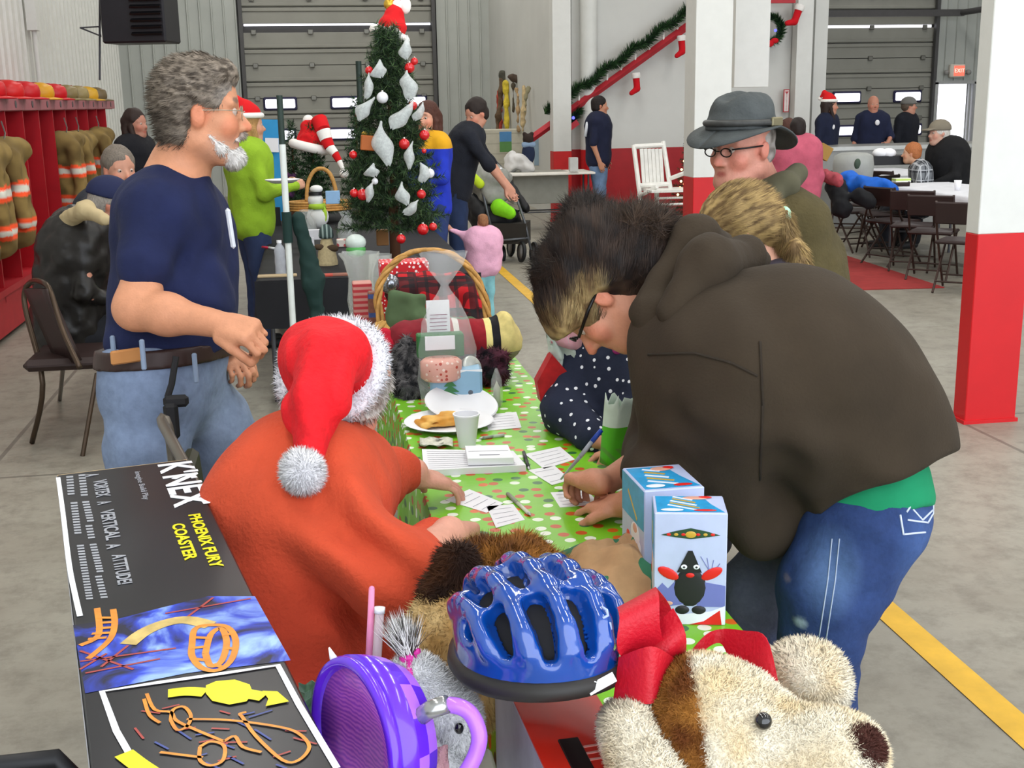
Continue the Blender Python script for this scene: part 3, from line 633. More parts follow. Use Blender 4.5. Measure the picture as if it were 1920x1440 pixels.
t = thing('wreath', 'round green Christmas wreath with a red bow on the stair wall', 'wreath', wc); needle_mesh('greenery', wp, 3500, .09, .007, GR, t)
mb = MB(); mb.ell(wc + V(-.02, -.06, -.2), (.07, .03, .05)); mb.ell(wc + V(.06, -.06, -.16), (.06, .03, .04)); mb.build('bow', mat('felt_red', ''), t, True)
mb = MB(); mb.box(YY(1462, 2, 17.2), (.45, .08, .06)); tag(mb.build('trim_3', mat('stringer', '')), kind='structure')
p = YY(1474, 189, 17.33); t = thing('wall_sign', 'narrow white fire extinguisher sign with red border on stair wall', 'sign', p)
mb = MB(); mb.box(p, (.085, .02, .33), m=0); mb.box(p + V(0, -.004, 0), (.065, .02, .30), m=1); mb.build('plate', [mat('sign_red', '#b03a40', .5), mat('sign_pale', '#d8cfca', .5)], t, True)
mb = MB(); RS = np.stack([V(1, 0, 0), V(0, 0, 1), V(0, -1, 0)], 1)
mb.prism([(-.03, .02), (.03, .02), (0, -.02)], p + V(0, -.016, .115), RS, .003)
for i, c in enumerate('EXTINGUISHER'): text_mb(mb, c, p + V(0, -.016, .085 - i * .019), RS, .02, .001)
mb.build('lettering', mat('sign_red', ''), t, True)
# ceiling lamps (out of the frame) and world fill light let in by leaving the unseen front open
def lamp(x, y, sx, sy, e, z=6.2, col=(1, .98, .94)):
    L = bpy.data.lights.new('ceiling_light', 'AREA'); L.shape = 'RECTANGLE'; L.size = sx; L.size_y = sy; L.energy = e; L.color = col
    o = bpy.data.objects.new('ceiling_light', L); COL.objects.link(o); o.location = (x, y, z)
    return o
for x in (-.9, 2.8, 6.6, 11.5):
    for y in (1.2, 4.6, 8.5, 13, 17.5, 21.5):
        if y > 16 and 3 < x < 8 : continue
        lamp(x, y, .35, 2.4, 50 if y > 3 else 36)
W = bpy.data.worlds.new('World'); SC.world = W; W.use_nodes = True; bg = W.node_tree.nodes['Background']; bg.inputs[0].default_value = (.86, .92, 1, 1); bg.inputs[1].default_value = 2.8
SC.view_settings.view_transform = 'Standard'; SC.view_settings.look = 'None'; SC.view_settings.exposure = 0.45; SC.view_settings.gamma = 1
SC.cycles.max_bounces = 6; SC.cycles.use_denoising = True
try: SC.cycles.denoiser = 'OPENIMAGEDENOISE'
except Exception: pass
SC.cycles.sample_clamp_indirect = 6.0; SC.cycles.transparent_max_bounces = 16
# ---------------------------------------------------------------- people close to the camera
def J_(**k): return {a: V(b) for a, b in k.items()}
# standing man in the navy T-shirt
t = thing('person', 'standing grey-bearded man in a navy T-shirt, light jeans and wire glasses, hand held forward', 'person', (-.38, 3.3, 0))
M1 = t
J = J_(head=D(374, 214, 3.06), neck=D(335, 322, 3.12), shR=D(300, 398, 3.0), shL=D(335, 390, 3.34), chest=D(328, 470, 3.18), elR=D(255, 578, 2.94), elL=D(300, 560, 3.5),
       haR=D(405, 607, 2.86), haL=D(415, 655, 3.3), hiR=D(275, 700, 3.06), hiL=D(345, 705, 3.26), knR=V(-.47, 3.08, .52), knL=V(-.17, 3.34, .52), anR=V(-.56, 3.12, .09), anL=V(-.12, 3.36, .09), pelvis=D(305, 690, 3.16))
hR = R3(az(84, -3)); hc = J['head']; T = lambda *p: hc + hR @ V(p)
skin = '#c78a68'
q = head_prims(hc, hR, 1.04, neck=J['neck'], nr=.062) + torso(J, -.02, 1.15)
q += [cap(J['neck'], lerp(J['neck'], J['shR'], .9), .055, .06, .05), cap(J['neck'], lerp(J['neck'], J['shL'], .9), .055, .06, .05)]
q += [cap(J['shR'], J['elR'], .058, .05, .03), cap(J['elR'], lerp(J['elR'], J['haR'], .4), .052, .048, .03), cap(lerp(J['elR'], J['haR'], .4), J['haR'], .048, .031, .03)]
q += limb(J, 'shL', 'elL', 'haL', .055, .045, .03)
fd = nrm(J['haR'] - J['elR'])
q += hand_prims(J['haR'] + fd * .01, fd + V(0, 0, -.05), V(-.1, -.5, .8), 1, (1.15, 1.25, 1.3, 1.35), .25, 1.08, .05, .55)
q += hand_prims(J['haL'], nrm(J['haL'] - J['elL']), V(0, -.3, 1), -1, (.9,) * 4, .4, 1.0)
for S in 'LR': q += limb(J, 'hi' + S, 'kn' + S, 'an' + S, .085, .055, .04)
def beard_skin(L, c):
    return lerpc(c, V(lin('#8d8078')), near(L, (.03, 0, -.07), (.085, .08, .055), .5) * .5)
soft('body', q, mat('skin_tan', skin, .55, var=.07, vscale=40, attr=True, bump=.15, bscale=200), t, .0055, paint=head_paint(hc, hR, 1.04, skin, brow='#5e4a3d', extra=beard_skin))
eyes(hc, hR, 1.04, t)
def hair_col(a, b, fr=60, st=(1, 1, 1)):
    A, B = V(lin(a)), V(lin(b))
    return lambda v: lerpc(A, B, np.clip(.5 + 1.1 * noise3(v * fr * V(st)), 0, 1)[:, None])
HAIRM = mat('hair_attr', None, .65, attr=True, var=.15, vscale=90, fur_n=True)
FURM = mat('fur_attr', None, .9, attr=True, var=.05, fur_n=True)
q = [eli(T(-.016, 0, .042), V(.104, .087, .105), hR, .02), eli(T(-.05, 0, -.03), V(.055, .075, .07), hR, .02), eli(T(.025, -.01, .098), V(.075, .06, .045), hR, .02),
     eli(T(.14, 0, -.02), V(.105, .11, .105), hR, .015, '-'), eli(T(.015, -.09, -.04), V(.042, .03, .06), hR, .012, '-'), eli(T(.015, .09, -.04), V(.042, .03, .06), hR, .012, '-')]
def hp(v):
    L = (v - hc) @ hR; c = hair_col('#453b31', '#8d8071', 90, (1, 1, 2))(v); c = lerpc(c, V(lin('#2f2620')), near(L, (-.08, 0, -.04), (.07, .1, .09), .6) * .6)
    return lerpc(c, V(lin('#a09a94')), near(L, (.07, 0, .04), (.06, .12, .05), .6) * .6)
soft('hair', q, HAIRM, t, .006, amp=.007, freq=45, paint=hp, fur=(9000, .016, .001, '#6d6257', tuple(hR @ V(-1.3, 0, -.5)), .2))
q = [cap(T(.045, .048, -.082), T(.078, .02, -.104), .012, .022, .015), cap(T(.045, -.048, -.082), T(.078, -.02, -.104), .012, .022, .015), cap(T(.084, .012, -.104), T(.084, -.012, -.104), .026, .026, .015), cap(T(.106, 0, -.045), T(.09, .035, -.062), .008, .006, .008), cap(T(.106, 0, -.045), T(.09, -.035, -.062), .008, .006, .008), cap(T(.015, -.064, -.045), T(.05, -.052, -.085), .004, .009, .012)]
soft('beard', q, HAIRM, t, .005, amp=.004, freq=70, paint=lambda v: lerpc(V(lin('#e4dfd9')), V(lin('#9a8d83')), near((v - hc) @ hR, (.11, 0, -.05), (.03, .06, .02))), fur=(4500, .010, .001, '#cfc8c0', tuple(hR @ V(.5, 0, -1.2)), .25))
mb = MB(); wire = []
for sg in (1, -1):
    ring = [T(.105 + .003 * math.cos(a), sg * .032 + .024 * math.cos(a), .006 + .017 * math.sin(a)) for a in np.linspace(0, 2 * PI, 18, endpoint=False)]; mb.tube(ring, .0011, 5, closed=True)
    mb.tube([T(.103, sg * .056, .012), T(.05, sg * .083, .012), T(-.01, sg * .088, .01), T(-.022, sg * .086, -.01)], .0013, 5)
mb.tube([T(.108, -.009, .008), T(.113, 0, .011), T(.108, .009, .008)], .0012, 5)
gl = mb.build('glasses', mat('wire', '#b5aa98', .3, .8, var=0), t, True, True)
mb = MB()
for sg in (1, -1): mb.lathe([(.0, 0), (.02, 0), (.02, .0012), (0, .0012)], T(.104, sg * .032, .006), frame(hR[:, 0]), 14, sx=.8)
mb.build('lens', mat('clear_lens', '#ffffff', .02, trans=1.0, var=0, ior=1.1), gl, True)
o = .016; q = torso(J, o, .93, ((0, .10, .115), (.25, .10, .132), (.5, .10, .125), (.75, .12, .115), (.95, .14, .085)), t0=.04) + [cap(J['neck'] + V(0, 0, -.035), lerp(J['neck'], J['shR'], .95), .06, .072, .05), cap(J['neck'] + V(0, 0, -.035), lerp(J['neck'], J['shL'], .95), .06, .072, .05)]
q += [cap(J['shR'], lerp(J['shR'], J['elR'], .56), .07, .072, .04), cap(J['shL'], lerp(J['shL'], J['elL'], .6), .075, .07, .04), eli(D(368, 575, 3.12), V(.1, .11, .13), k=.06), cut(D(320, 645, 3.1), V(-.05, .2, -1))]
d_ = nrm(J['elR'] - J['shR']); q.append(rbox(lerp(J['shR'], J['elR'], 2.0), (.2, .2, .0), None, 0, .0)) if False else None
NAVY = mat('navy_cotton', '#171e40', .95, var=.2, vscale=9, bump=.4, bscale=25)
def tf(p):
    r = np.zeros(len(p), np.float32)
    for c, rad, dr, fr, am in ((D(330, 520, 3.05), .12, V(1, 0, -.5), 60, .007), (D(400, 620, 3.0), .14, V(.3, 0, 1), 50, .008), (D(265, 620, 3.05), .12, V(.5, 0, 1), 55, .007), (D(370, 400, 3.0), .12, V(1, 0, .3), 50, .005)): r += am * np.exp(-((p - c) ** 2).sum(1) / (2 * (rad * .6) ** 2)) * np.sin((p @ nrm(dr)) * fr + 2.5 * noise3(p * 12))
    return r
sh = soft('shirt', q, NAVY, t, .008, amp=.010, freq=9, streak=(1, 1, .6), disp=tf)
p = D(436, 428, 3.0); mb = MB(); mb.box(p + V(-.005, 0, 0), (.012, .03, .1), rotm('Z', .1) @ rotm('Y', -.08), bev=.005); mb.build('badge', mat('white_print', '#cfd2da', .6), sh, True)
# belt, jeans and what hangs from them
q = torso(J, .019, .93, ((0, .10, .125), (.25, .10, .126), (.5, .11, .13), (.75, .13, .12), (.95, .15, .09)), t0=-.08, t1=.25); bt = D(300, 655, 3.1)
belt = soft('belt', q + [cut(D(305, 648, 3.1), V(-.03, .1, 1)), cut(D(305, 682, 3.1), V(.03, -.1, -1))], mat('belt_brown', '#2f1d19', .5), t, .006)
q = torso(J, .002, .93, ((0, .10, .125), (.25, .10, .126), (.5, .11, .13), (.75, .13, .12), (.95, .15, .09)), t0=-.08, t1=.25) + [cut(D(305, 655, 3.1), V(-.03, .1, 1))]
for S, r in (('R', .100), ('L', .106)):
    q += [cap(J['hi' + S], lerp(J['hi' + S], J['kn' + S], .35), r, .105, .04), cap(lerp(J['hi' + S], J['kn' + S], .35), J['kn' + S], .105, .082, .03), cap(J['kn' + S], J['an' + S], .08, .07, .03)]
def jean(v):
    c = V(lin('#71809a')); n = noise3(v * 11)[:, None]; c = c * (1 + .22 * n) * (1 + .12 * noise3(v * 60)[:, None]); c = lerpc(c, V(lin('#9ba8bb')), np.clip(noise3(v * 5 + 3)[:, None], 0, 1) * .7); return c
soft('jeans', q, mat('denim_light', None, .9, attr=True, var=.1, vscale=60, bump=.3, bscale=40), t, .008, amp=.009, freq=11, paint=jean)
mb = MB(); mb.box(D(236, 668, 2.93), (.075, .012, .035), rotm('Z', .5), bev=.004); mb.build('leather_patch', mat('patch_tan', '#b27a45', .6), t, True)
for (px, py, d) in ((213, 657, 2.99), (268, 665, 2.89), (366, 690, 2.98)):
    mb = MB(); mb.box(D(px, py, d), (.012, .012, .075), bev=.003); mb.build('belt_loop', mat('denim_lp', '#7f8ea3', .9), t, True)
mb = MB(); mb.tube([D(330, 668, 2.9), D(322, 720, 2.9), D(314, 745, 2.9)], .008, 8); mb.box(D(330, 752, 2.9), (.06, .02, .03), bev=.008); mb.box(D(322, 790, 2.9), (.035, .02, .09), bev=.008); mb.build('key_strap', mat('strap_black', '#141417', .6), t, True)
for S in 'LR': a = J['an' + S]; soft('shoe', [cap(a + V(0, 0, -.045), a + V(.17, .01, -.055), .045, .035, .02), cut(V(0, 0, 0), (0, 0, -1))], mat('shoe_dark', '#2a2624', .6), t, .012)
# seated woman in the orange jacket
t = thing('person', 'seated woman in an orange jacket with grey hair, reaching over the table papers', 'person', (-.02, 2.2, .0))
skin = '#c9917c'
J = J_(head=D(634, 738, 2.46), neck=D(598, 862, 2.42), shR=D(575, 965, 2.20), shL=D(640, 880, 2.62), chest=D(545, 1000, 2.36), hiR=D(610, 1372, 2.22), hiL=D(600, 1290, 2.52), pelvis=D(605, 1330, 2.37),
       elR=D(735, 1085, 2.08), haR=D(842, 1000, 2.28), elL=D(700, 905, 2.75), haL=D(775, 885, 2.84))
bu = nrm(-FW * .62 + UP * .52 - RT * .42); hR = R3(nrm(RT * .62 - UP * .35 + FW * .70), bu); hc = J['head']; T = lambda *p: hc + hR @ V(p)
J['knR'] = J['hiR'] + V(.36, .16, -.02); J['knL'] = J['hiL'] + V(.34, .2, .0); J['anR'] = J['knR'] + V(.02, .05, -.40); J['anL'] = J['knL'] + V(.02, .05, -.40)
for a in ('knR', 'knL'): J[a][2] = .46
for a in ('anR', 'anL'): J[a][2] = .09
q = head_prims(hc, hR, 1.02, neck=J['neck'], nr=.058) + torso(J, -.02, 1.05)
q += limb(J, 'shR', 'elR', 'haR', .05, .042, .03) + limb(J, 'shL', 'elL', 'haL', .05, .042, .03) + limb(J, 'hiR', 'knR', 'anR', .08, .06, .04) + limb(J, 'hiL', 'knL', 'anL', .08, .06, .04)
wl = D(778, 885, 2.84); wl2 = P(855, 915, .795)
q += [cap(J['haL'], wl, .028, .03, .015)] + hand_prims(P(770, 893, .835), P(845, 905, .80) - P(770, 893, .835), V(0, -.1, 1), -1, (.30, .36, .42, .5), .75, 1.05, .18, .3)
q += hand_prims(P(840, 1000, .845), P(905, 975, .80) - P(840, 1000, .845), V(-.2, -.35, .9), -1, (.75, .85, .9, 1.0), .3, 1.05, .06, .5) + [cap(J['haR'], P(840, 1000, .845), .03, .03, .015)]
soft('body', q, mat('skin_pink', skin, .55, var=.08, vscale=40, attr=True, bump=.2, bscale=160), t, .0055, paint=head_paint(hc, hR, 1.02, skin))
eyes(hc, hR, 1.02, t)
q = [eli(T(-.012, 0, .03), V(.104, .084, .098), hR, .02), eli(T(-.045, 0, -.04), V(.055, .068, .06), hR, .02), eli(T(.03, -.05, .015), V(.04, .035, .045), hR, .02), eli(T(.13, 0, -.035), V(.09, .09, .1), hR, .015, '-')]
soft('hair', q, HAIRM, t, .006, amp=.008, freq=40, paint=hair_col('#8f857f', '#c4bcb6', 60), fur=(5000, .013, .0012, '#a39b94', (.3, 0, -1.6), .3))
mb = MB(); mb.ell(T(.0, -.094, -.036), .005); mb.build('earring', mat('pearl', '#e8dcc0', .2), t, True)
ORANGE = mat('orange_fleece', None, .95, attr=True, var=.07, vscale=14, bump=.35, bscale=120, sheen=.0)
q = torso(J, .026, 1.0, ((0, .12, .135), (.3, .12, .14), (.5, .12, .135), (.75, .13, .125), (.95, .14, .095)), k=.07, t0=-.12) + [cap(J['neck'] + V(-.03, -.02, -.02), lerp(J['neck'], J['shR'], .9), .068, .085, .06), cap(J['neck'] + V(-.03, -.02, -.02), lerp(J['neck'], J['shL'], .9), .068, .08, .06)]
q += [cap(J['shR'], J['elR'], .098, .082, .05), cap(J['elR'], lerp(J['elR'], P(840, 1000, .845), .62), .082, .062, .035), cap(J['shL'], J['elL'], .085, .07, .05), cap(J['elL'], P(738, 884, .86), .07, .058, .03), cap(P(738, 884, .86), P(752, 887, .85), .058, .055, .01)]
q += [cap(D(575, 815, 2.42), D(612, 858, 2.36), .05, .045, .04), cap(D(560, 1130, 2.28), D(610, 1300, 2.26), .16, .15, .08), cap(D(700, 1290, 2.30), D(600, 1310, 2.26), .12, .14, .06)]
el = J['elR']; ua = nrm(J['elR'] - J['shR'])
def folds(p):
    r = np.zeros(len(p), np.float32)
    for c, rad, dr, fr, am in ((el + V(-.02, .02, .03), .13, V(1, .2, .75), 62, .016), (D(640, 940, 2.15), .16, V(.6, .2, 1), 42, .011), (D(590, 1190, 2.1), .22, V(1, .4, .3), 30, .012), (D(470, 960, 2.2), .2, V(.9, .1, .5), 30, .007), (D(715, 880, 2.6), .1, V(1, 0, .1), 80, .010)):
        w = np.exp(-((p - c) ** 2).sum(1) / (2 * (rad * .95) ** 2)); r += am * w * np.sin((p @ nrm(dr)) * fr * .9 + 2.2 * noise3(p * 9))
    return r
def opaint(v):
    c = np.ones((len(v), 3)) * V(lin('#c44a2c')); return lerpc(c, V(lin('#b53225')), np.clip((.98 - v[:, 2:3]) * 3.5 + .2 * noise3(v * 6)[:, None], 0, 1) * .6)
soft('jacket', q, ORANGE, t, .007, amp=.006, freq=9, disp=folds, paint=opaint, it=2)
q = [cap(J['hiL'], J['hiR'], .10, .10, .03)] + limb(J, 'hiR', 'knR', 'anR', .09, .075, .065) + limb(J, 'hiL', 'knL', 'anL', .105, .08, .065)
soft('trousers', q, mat('slacks', '#26262c', .9), t, .012)
for S in 'LR': a = J['an' + S]; soft('shoe', [cap(a + V(0, 0, -.045), a + V(.15, .06, -.055), .043, .034, .02), cut(V(0, 0, 0), (0, 0, -1))], mat('shoe_dark', ''), t, .012)
# her Santa hat (worn, but a thing one could lift off)
W1h = t; hx = thing('santa_hat', 'red plush Santa hat with a white brim and pompom hanging down her back', 'hat', hc + V(0, 0, .05))
HR = mat('plush_red', '#d5101c', .85, var=.22, vscale=14, bump=.5, bscale=70, sheen=0); HW = mat('plush_white', '#eceaf0', 1, var=.05, vscale=30, attr=True, fur_n=True)
bu = nrm(-FW * .80 + UP * .42 - RT * .30); Rb = frame(bu, hR[:, 1]); bc = D(622, 694, 2.43)
ring = [bc + Rb @ V(.094 * math.cos(a), .102 * math.sin(a), .0) for a in np.linspace(0, 2 * PI, 28, endpoint=False)]
q = [eli(bc + bu * .02, V(.096, .103, .105), Rb, .03), cut(bc - bu * .005, -bu), cap(D(590, 665, 2.33), D(655, 655, 2.33), .05, .045, .04), cap(D(608, 680, 2.28), D(590, 765, 2.20), .062, .05, .04), cap(D(590, 765, 2.20), D(578, 868, 2.12), .05, .022, .03)]
def hf(p):
    c = D(600, 740, 2.15); w = np.exp(-((p - D(620, 700, 2.2)) ** 2).sum(1) / (2 * .11 ** 2)); s = p @ nrm(RT); return (.009 * w * np.sin(s * 95 + 2 * noise3(p * 10) + p[:, 2] * 14)).astype(np.float32)
soft('crown', q, HR, hx, .006, disp=hf, amp=.004, freq=12, it=2)
q = [cap(ring[i], ring[(i + 1) % 28], .022, .022, .01) for i in range(28)]
soft('brim', q, HW, hx, .007, amp=.004, freq=30, fur=(9000, .012, .0012, '#eceaf0', (0, 0, 0), .7))
soft('pompom', [eli(D(568, 884, 2.10), .034)], HW, hx, .006, amp=.004, freq=40, fur=(9000, .012, .001, '#f2f0f2', (0, 0, 0), .6))
# woman bending over the table in the dark brown fleece jacket
t = thing('person', 'woman with two hair buns in a brown hooded jacket and jeans, writing at the table', 'person', (1.15, 2.5, 0))
hf_ = nrm(-RT * .40 - UP * .90 + FW * .12); hu_ = nrm(-RT * .9 + UP * .42 + FW * .1); hR = R3(hf_, hu_); hc = D(1128, 562, 2.74); T = lambda *p: hc + hR @ V(p)
J = J_(head=hc, neck=D(1245, 605, 2.72), shL=D(1320, 700, 2.50), shR=D(1300, 610, 2.92), chest=D(1440, 690, 2.72), hiL=D(1625, 950, 2.58), hiR=D(1580, 900, 2.92), pelvis=D(1600, 920, 2.75),
       elL=D(1268, 850, 2.60), haL=P(1175, 945, .80), elR=D(1230, 850, 2.9), haR=P(1135, 905, .83), knL=D(1535, 1205, 2.60), knR=D(1400, 1150, 2.9))
J['anL'] = V(J['knL'][0] + .06, J['knL'][1] + .06, .09); J['anR'] = V(J['knR'][0] + .03, J['knR'][1] + .1, .09)
skin = '#c68a6e'
q = head_prims(hc, hR, 1.0, neck=J['neck'], nr=.056) + torso(J, -.02, 1.1) + [cap(J['neck'], J['shL'], .05, .06, .04), cap(J['neck'], J['shR'], .05, .06, .04)]
q += limb(J, 'shL', 'elL', 'haL', .06, .045, .028) + limb(J, 'shR', 'elR', 'haR', .06, .042, .028)
for S in 'LR': q += limb(J, 'hi' + S, 'kn' + S, 'an' + S, .1, .065, .04)
w = P(1114, 903, .835); q += [cap(J['haR'], w, .028, .028, .01)] + hand_prims(w, P(1048, 884, .80) - w, V(.1, -.35, .9), 1, (.85, .95, 1.05, 1.1), .35, 1.05, .04, .6)
w2 = P(1165, 948, .80); q += hand_prims(w2, P(1115, 948, .775) - w2, V(0, -.1, 1), -1, (.35, .4, .45, .5), .6, 1.0, .1, .2)
soft('body', q, mat('skin_mid', skin, .55, var=.07, vscale=40, attr=True, bump=.15, bscale=200), t, .0055, paint=head_paint(hc, hR, 1.0, skin, brow='#5a3f2d'))
eyes(hc, hR, 1.0, t)
DB = ('#1d1411', '#3a2a20')
def hp2(v):
    c = hair_col(*DB, 50)(v); L = (v - hc) @ hR
    bl = np.clip(near(L, (.085, 0, .02), (.085, .14, .10), .5) + near(L, (.03, -.1, .02), (.09, .05, .05), .5) * .8 + near(L, (.03, .1, .02), (.09, .05, .05), .5) * .8, 0, 1)
    s = np.clip(.55 + 1.2 * noise3(v * 70)[:, None], 0, 1); return lerpc(c, lerpc(V(lin('#7a5f3c')), V(lin('#c9ad77')), s), bl * (.85))
b1 = D(1112, 428, 2.80); b2 = D(1200, 432, 2.70); hb = tuple(hR @ V(-2.2, 0, .9))
q = [eli(T(-.02, 0, .045), V(.115, .1, .115), hR, .02), eli(T(-.085, 0, .015), V(.085, .095, .10), hR, .03), cap(T(-.09, 0, .06), D(1205, 500, 2.72), .08, .075, .04), eli(T(.055, .0, .06), V(.065, .085, .075), hR, .02), eli(T(.135, 0, -.045), V(.09, .1, .105), hR, .012, '-'), eli(T(.01, .11, -.04), V(.062, .058, .062), hR, .01, '-'), eli(T(.005, -.105, -.035), V(.04, .05, .045), hR, .01, '-')]
soft('hair', q, HAIRM, t, .006, amp=.009, freq=24, paint=hp2, fur=(26000, .03, .0009, '#2a1d16', hb, .22), streak=(1, 1, 1))
soft('hair_bun', [eli(b1, V(.072, .06, .06), k=.02), cap(b1 + V(-.02, 0, .03), b1 + V(.04, 0, -.03), .045, .05, .02), cap(b1, T(-.04, 0, .1), .05, .07, .03)], HAIRM, t, .006, amp=.014, freq=28, paint=hair_col('#15100e', '#33271f', 60), fur=(16000, .032, .0008, '#2a1d16', (0, 0, .2), .8))
soft('hair_bun', [eli(b2, V(.066, .05, .055), k=.02), cap(b2, D(1190, 490, 2.72), .045, .06, .03)], HAIRM, t, .006, amp=.016, freq=30, paint=hair_col('#1c1410', '#4a382a', 60), fur=(18000, .04, .0007, '#3a2a20', (.3, 0, .1), .9))
mb = MB(); mb.tube([T(-.012, .085, .012), T(.03, .088, .012), T(.095, .066, .008)], .0038, 6); mb.tube([T(-.012, -.085, .012), T(.095, -.066, .008)], .003, 6)
mb.tube([T(.1, .066, .01), T(.108, .035, .026), T(.11, 0, .016), T(.108, -.035, .026), T(.1, -.066, .01)], .003, 6); mb.build('glasses', mat('frame_black', '#0c0c0e', .3), t, True, True)
FLEECE = mat('brown_fleece', '#352b1f', .95, var=.16, vscale=6, bump=.15, bscale=160)
Dp = lambda x, y, d: D(x, y, d)
hn = RT * .45 - UP * .89
q = [cap(Dp(1365, 690, 2.56), Dp(1375, 690, 2.86), .175, .17, .06), cap(Dp(1475, 695, 2.55), Dp(1470, 680, 2.90), .225, .215, .08), cap(Dp(1580, 770, 2.56), Dp(1565, 750, 2.90), .205, .20, .08), cap(Dp(1665, 850, 2.60), Dp(1640, 825, 2.92), .145, .14, .08),
     cap(Dp(1262, 640, 2.60), Dp(1300, 640, 2.85), .10, .12, .06)]
q += [cap(Dp(1635, 930, 2.56), Dp(1600, 900, 2.9), .14, .13, .06), cut(CAM, np.cross(ray(1500, 982), ray(1752, 866))), cap(Dp(1330, 760, 2.6), Dp(1380, 900, 2.64), .14, .10, .08), cap(Dp(1380, 900, 2.64), Dp(1430, 985, 2.62), .10, .078, .06),
      cap(J['shL'] + FW * .04, J['elL'], .12, .08, .06), cap(J['elL'], P(1238, 905, .90), .08, .05, .04), cap(J['shR'], J['elR'], .11, .08, .05), cap(J['elR'], P(1205, 885, .92), .08, .05, .03)]
def jf(p):
    r = np.zeros(len(p), np.float32)
    for c, rad, dr, fr, am in ((Dp(1420, 960, 2.42), .18, RT * .8 + UP * .3, 46, .018), (Dp(1280, 860, 2.35), .17, UP + RT * .4, 50, .013), (Dp(1600, 900, 2.4), .25, RT * .3 + UP, 30, .010), (Dp(1380, 740, 2.4), .28, RT + UP * .6, 20, .013)):
        w_ = np.exp(-((p - c) ** 2).sum(1) / (2 * (rad * .6) ** 2)); r += am * w_ * np.sin((p @ nrm(dr)) * fr + 2 * noise3(p * 10))
    # seams: shoulder yoke, sleeve seam and the side seam
    for c, n_ in ((Dp(1330, 660, 2.4), nrm(UP * .97 + RT * .12)), (Dp(1440, 760, 2.4), nrm(RT * .98 + UP * .1))):
        pass
    return r
jk = soft('jacket', q, FLEECE, t, .008, amp=.006, freq=7, disp=jf, it=3)
q = [cap(Dp(1222, 585, 2.58), Dp(1305, 450, 2.66), .05, .052, .03), cap(Dp(1305, 450, 2.66), Dp(1345, 470, 2.76), .05, .05, .03), cap(Dp(1215, 640, 2.56), Dp(1250, 600, 2.56), .03, .05, .03)]
soft('hood', q, FLEECE, jk, .007, amp=.006, freq=16)
q = [cap(Dp(1262, 585, 2.50), Dp(1330, 500, 2.54), .035, .06, .04), cap(Dp(1330, 500, 2.54), Dp(1395, 482, 2.66), .062, .045, .04), cap(Dp(1395, 482, 2.66), Dp(1425, 488, 2.78), .04, .028, .03)]
soft('hood', q, FLEECE, jk, .007, amp=.006, freq=16)
q = [cap(Dp(1628, 930, 2.58), Dp(1595, 900, 2.90), .137, .13, .04), cap(Dp(1580, 850, 2.62), Dp(1560, 840, 2.9), .11, .11, .05), cut(CAM, np.cross(ray(1505, 1004), ray(1700, 958)))]
soft('undershirt', q, mat('green_cotton', '#148257', .9, var=.1), t, .008, amp=.004, freq=20)
q = [cap(Dp(1632, 942, 2.60), Dp(1600, 915, 2.9), .132, .125, .04), cut(Dp(1615, 925, 2.7), nrm(-RT * .4 + UP * .9)),
     cap(Dp(1618, 985, 2.57), Dp(1560, 1100, 2.57), .128, .105, .05), cap(Dp(1560, 1100, 2.57), Dp(1537, 1205, 2.60), .105, .085, .05), cap(Dp(1537, 1205, 2.6), J['anL'], .082, .065, .03),
     cap(Dp(1560, 960, 2.88), Dp(1420, 1110, 2.86), .12, .09, .04), cap(Dp(1420, 1110, 2.86), Dp(1405, 1200, 2.9), .085, .08, .04), cap(Dp(1405, 1200, 2.9), J['anR'], .08, .065, .03)]
def bj(v):
    c = np.ones((len(v), 3)) * V(lin('#283c6a')); x = (v - CAM) @ RT / ((v - CAM) @ FW) * F + 960; y = 720 - (v - CAM) @ UP / ((v - CAM) @ FW) * F
    n = noise3(v * 13)[:, None]; c = c * (1 + .15 * n)
    c = lerpc(c, V(lin('#5b769f')), near(v, D(1560, 1075, 2.45), (.07, .12, .11), .9) * .75); c = lerpc(c, V(lin('#4d6ca6')), near(v, D(1690, 1010, 2.55), (.08, .2, .14), .9) * .6)
    c = lerpc(c, V(lin('#5f5f6c')), near(v, D(1420, 1100, 2.80), (.14, .14, .20), .5) * .8); c = lerpc(c, V(lin('#b79f8d')), near(v, D(1478, 1075, 2.50), (.012, .05, .03), .5)); c = lerpc(c, V(lin('#aebfd0')), near(v, D(1502, 1170, 2.50), (.014, .04, .016), .6) * .7)
    return c
jn = soft('jeans', q, mat('denim_dark', None, .9, attr=True, var=.12, vscale=70, bump=.3, bscale=60), t, .007, amp=.008, freq=13, paint=bj)
ST = mat('stitch', '#a7b3c8', .8)
def surf_line(pts, r, nm, m, par, d0=2.2):
    """a thread laid on the nearest surface below it, found by walking away from the camera"""
    from mathutils.bvhtree import BVHTree
    me = par.data; bv = BVHTree.FromPolygons([v.co for v in me.vertices], [tuple(p.vertices) for p in me.polygons]); M_ = ROOTM[root_of(par).name]; Mi = Matrix(np.linalg.inv(M_).tolist()); out = []
    for a, b in zip(pts[:-1], pts[1:]):
        for s in np.linspace(0, 1, 10):
            px, py = a[0] + (b[0] - a[0]) * s, a[1] + (b[1] - a[1]) * s; o_ = Mi @ Vector(CAM); d_ = (Mi.to_3x3() @ Vector(ray(px, py))).normalized(); h_, n_, _, _ = bv.ray_cast(o_, d_)
            if h_ is not None: out.append(np.array(h_ - d_ * r * .3))
    if len(out) < 2: return
    mb = MB(); mb.tube(out, r, 5); return mb.build(nm, m, par, False, True)
for dx in (0, 14): surf_line([(1560 + dx, 1010), (1552 + dx, 1090), (1535 + dx, 1200), (1530 + dx, 1250)], .0014, 'seam', ST, jn)
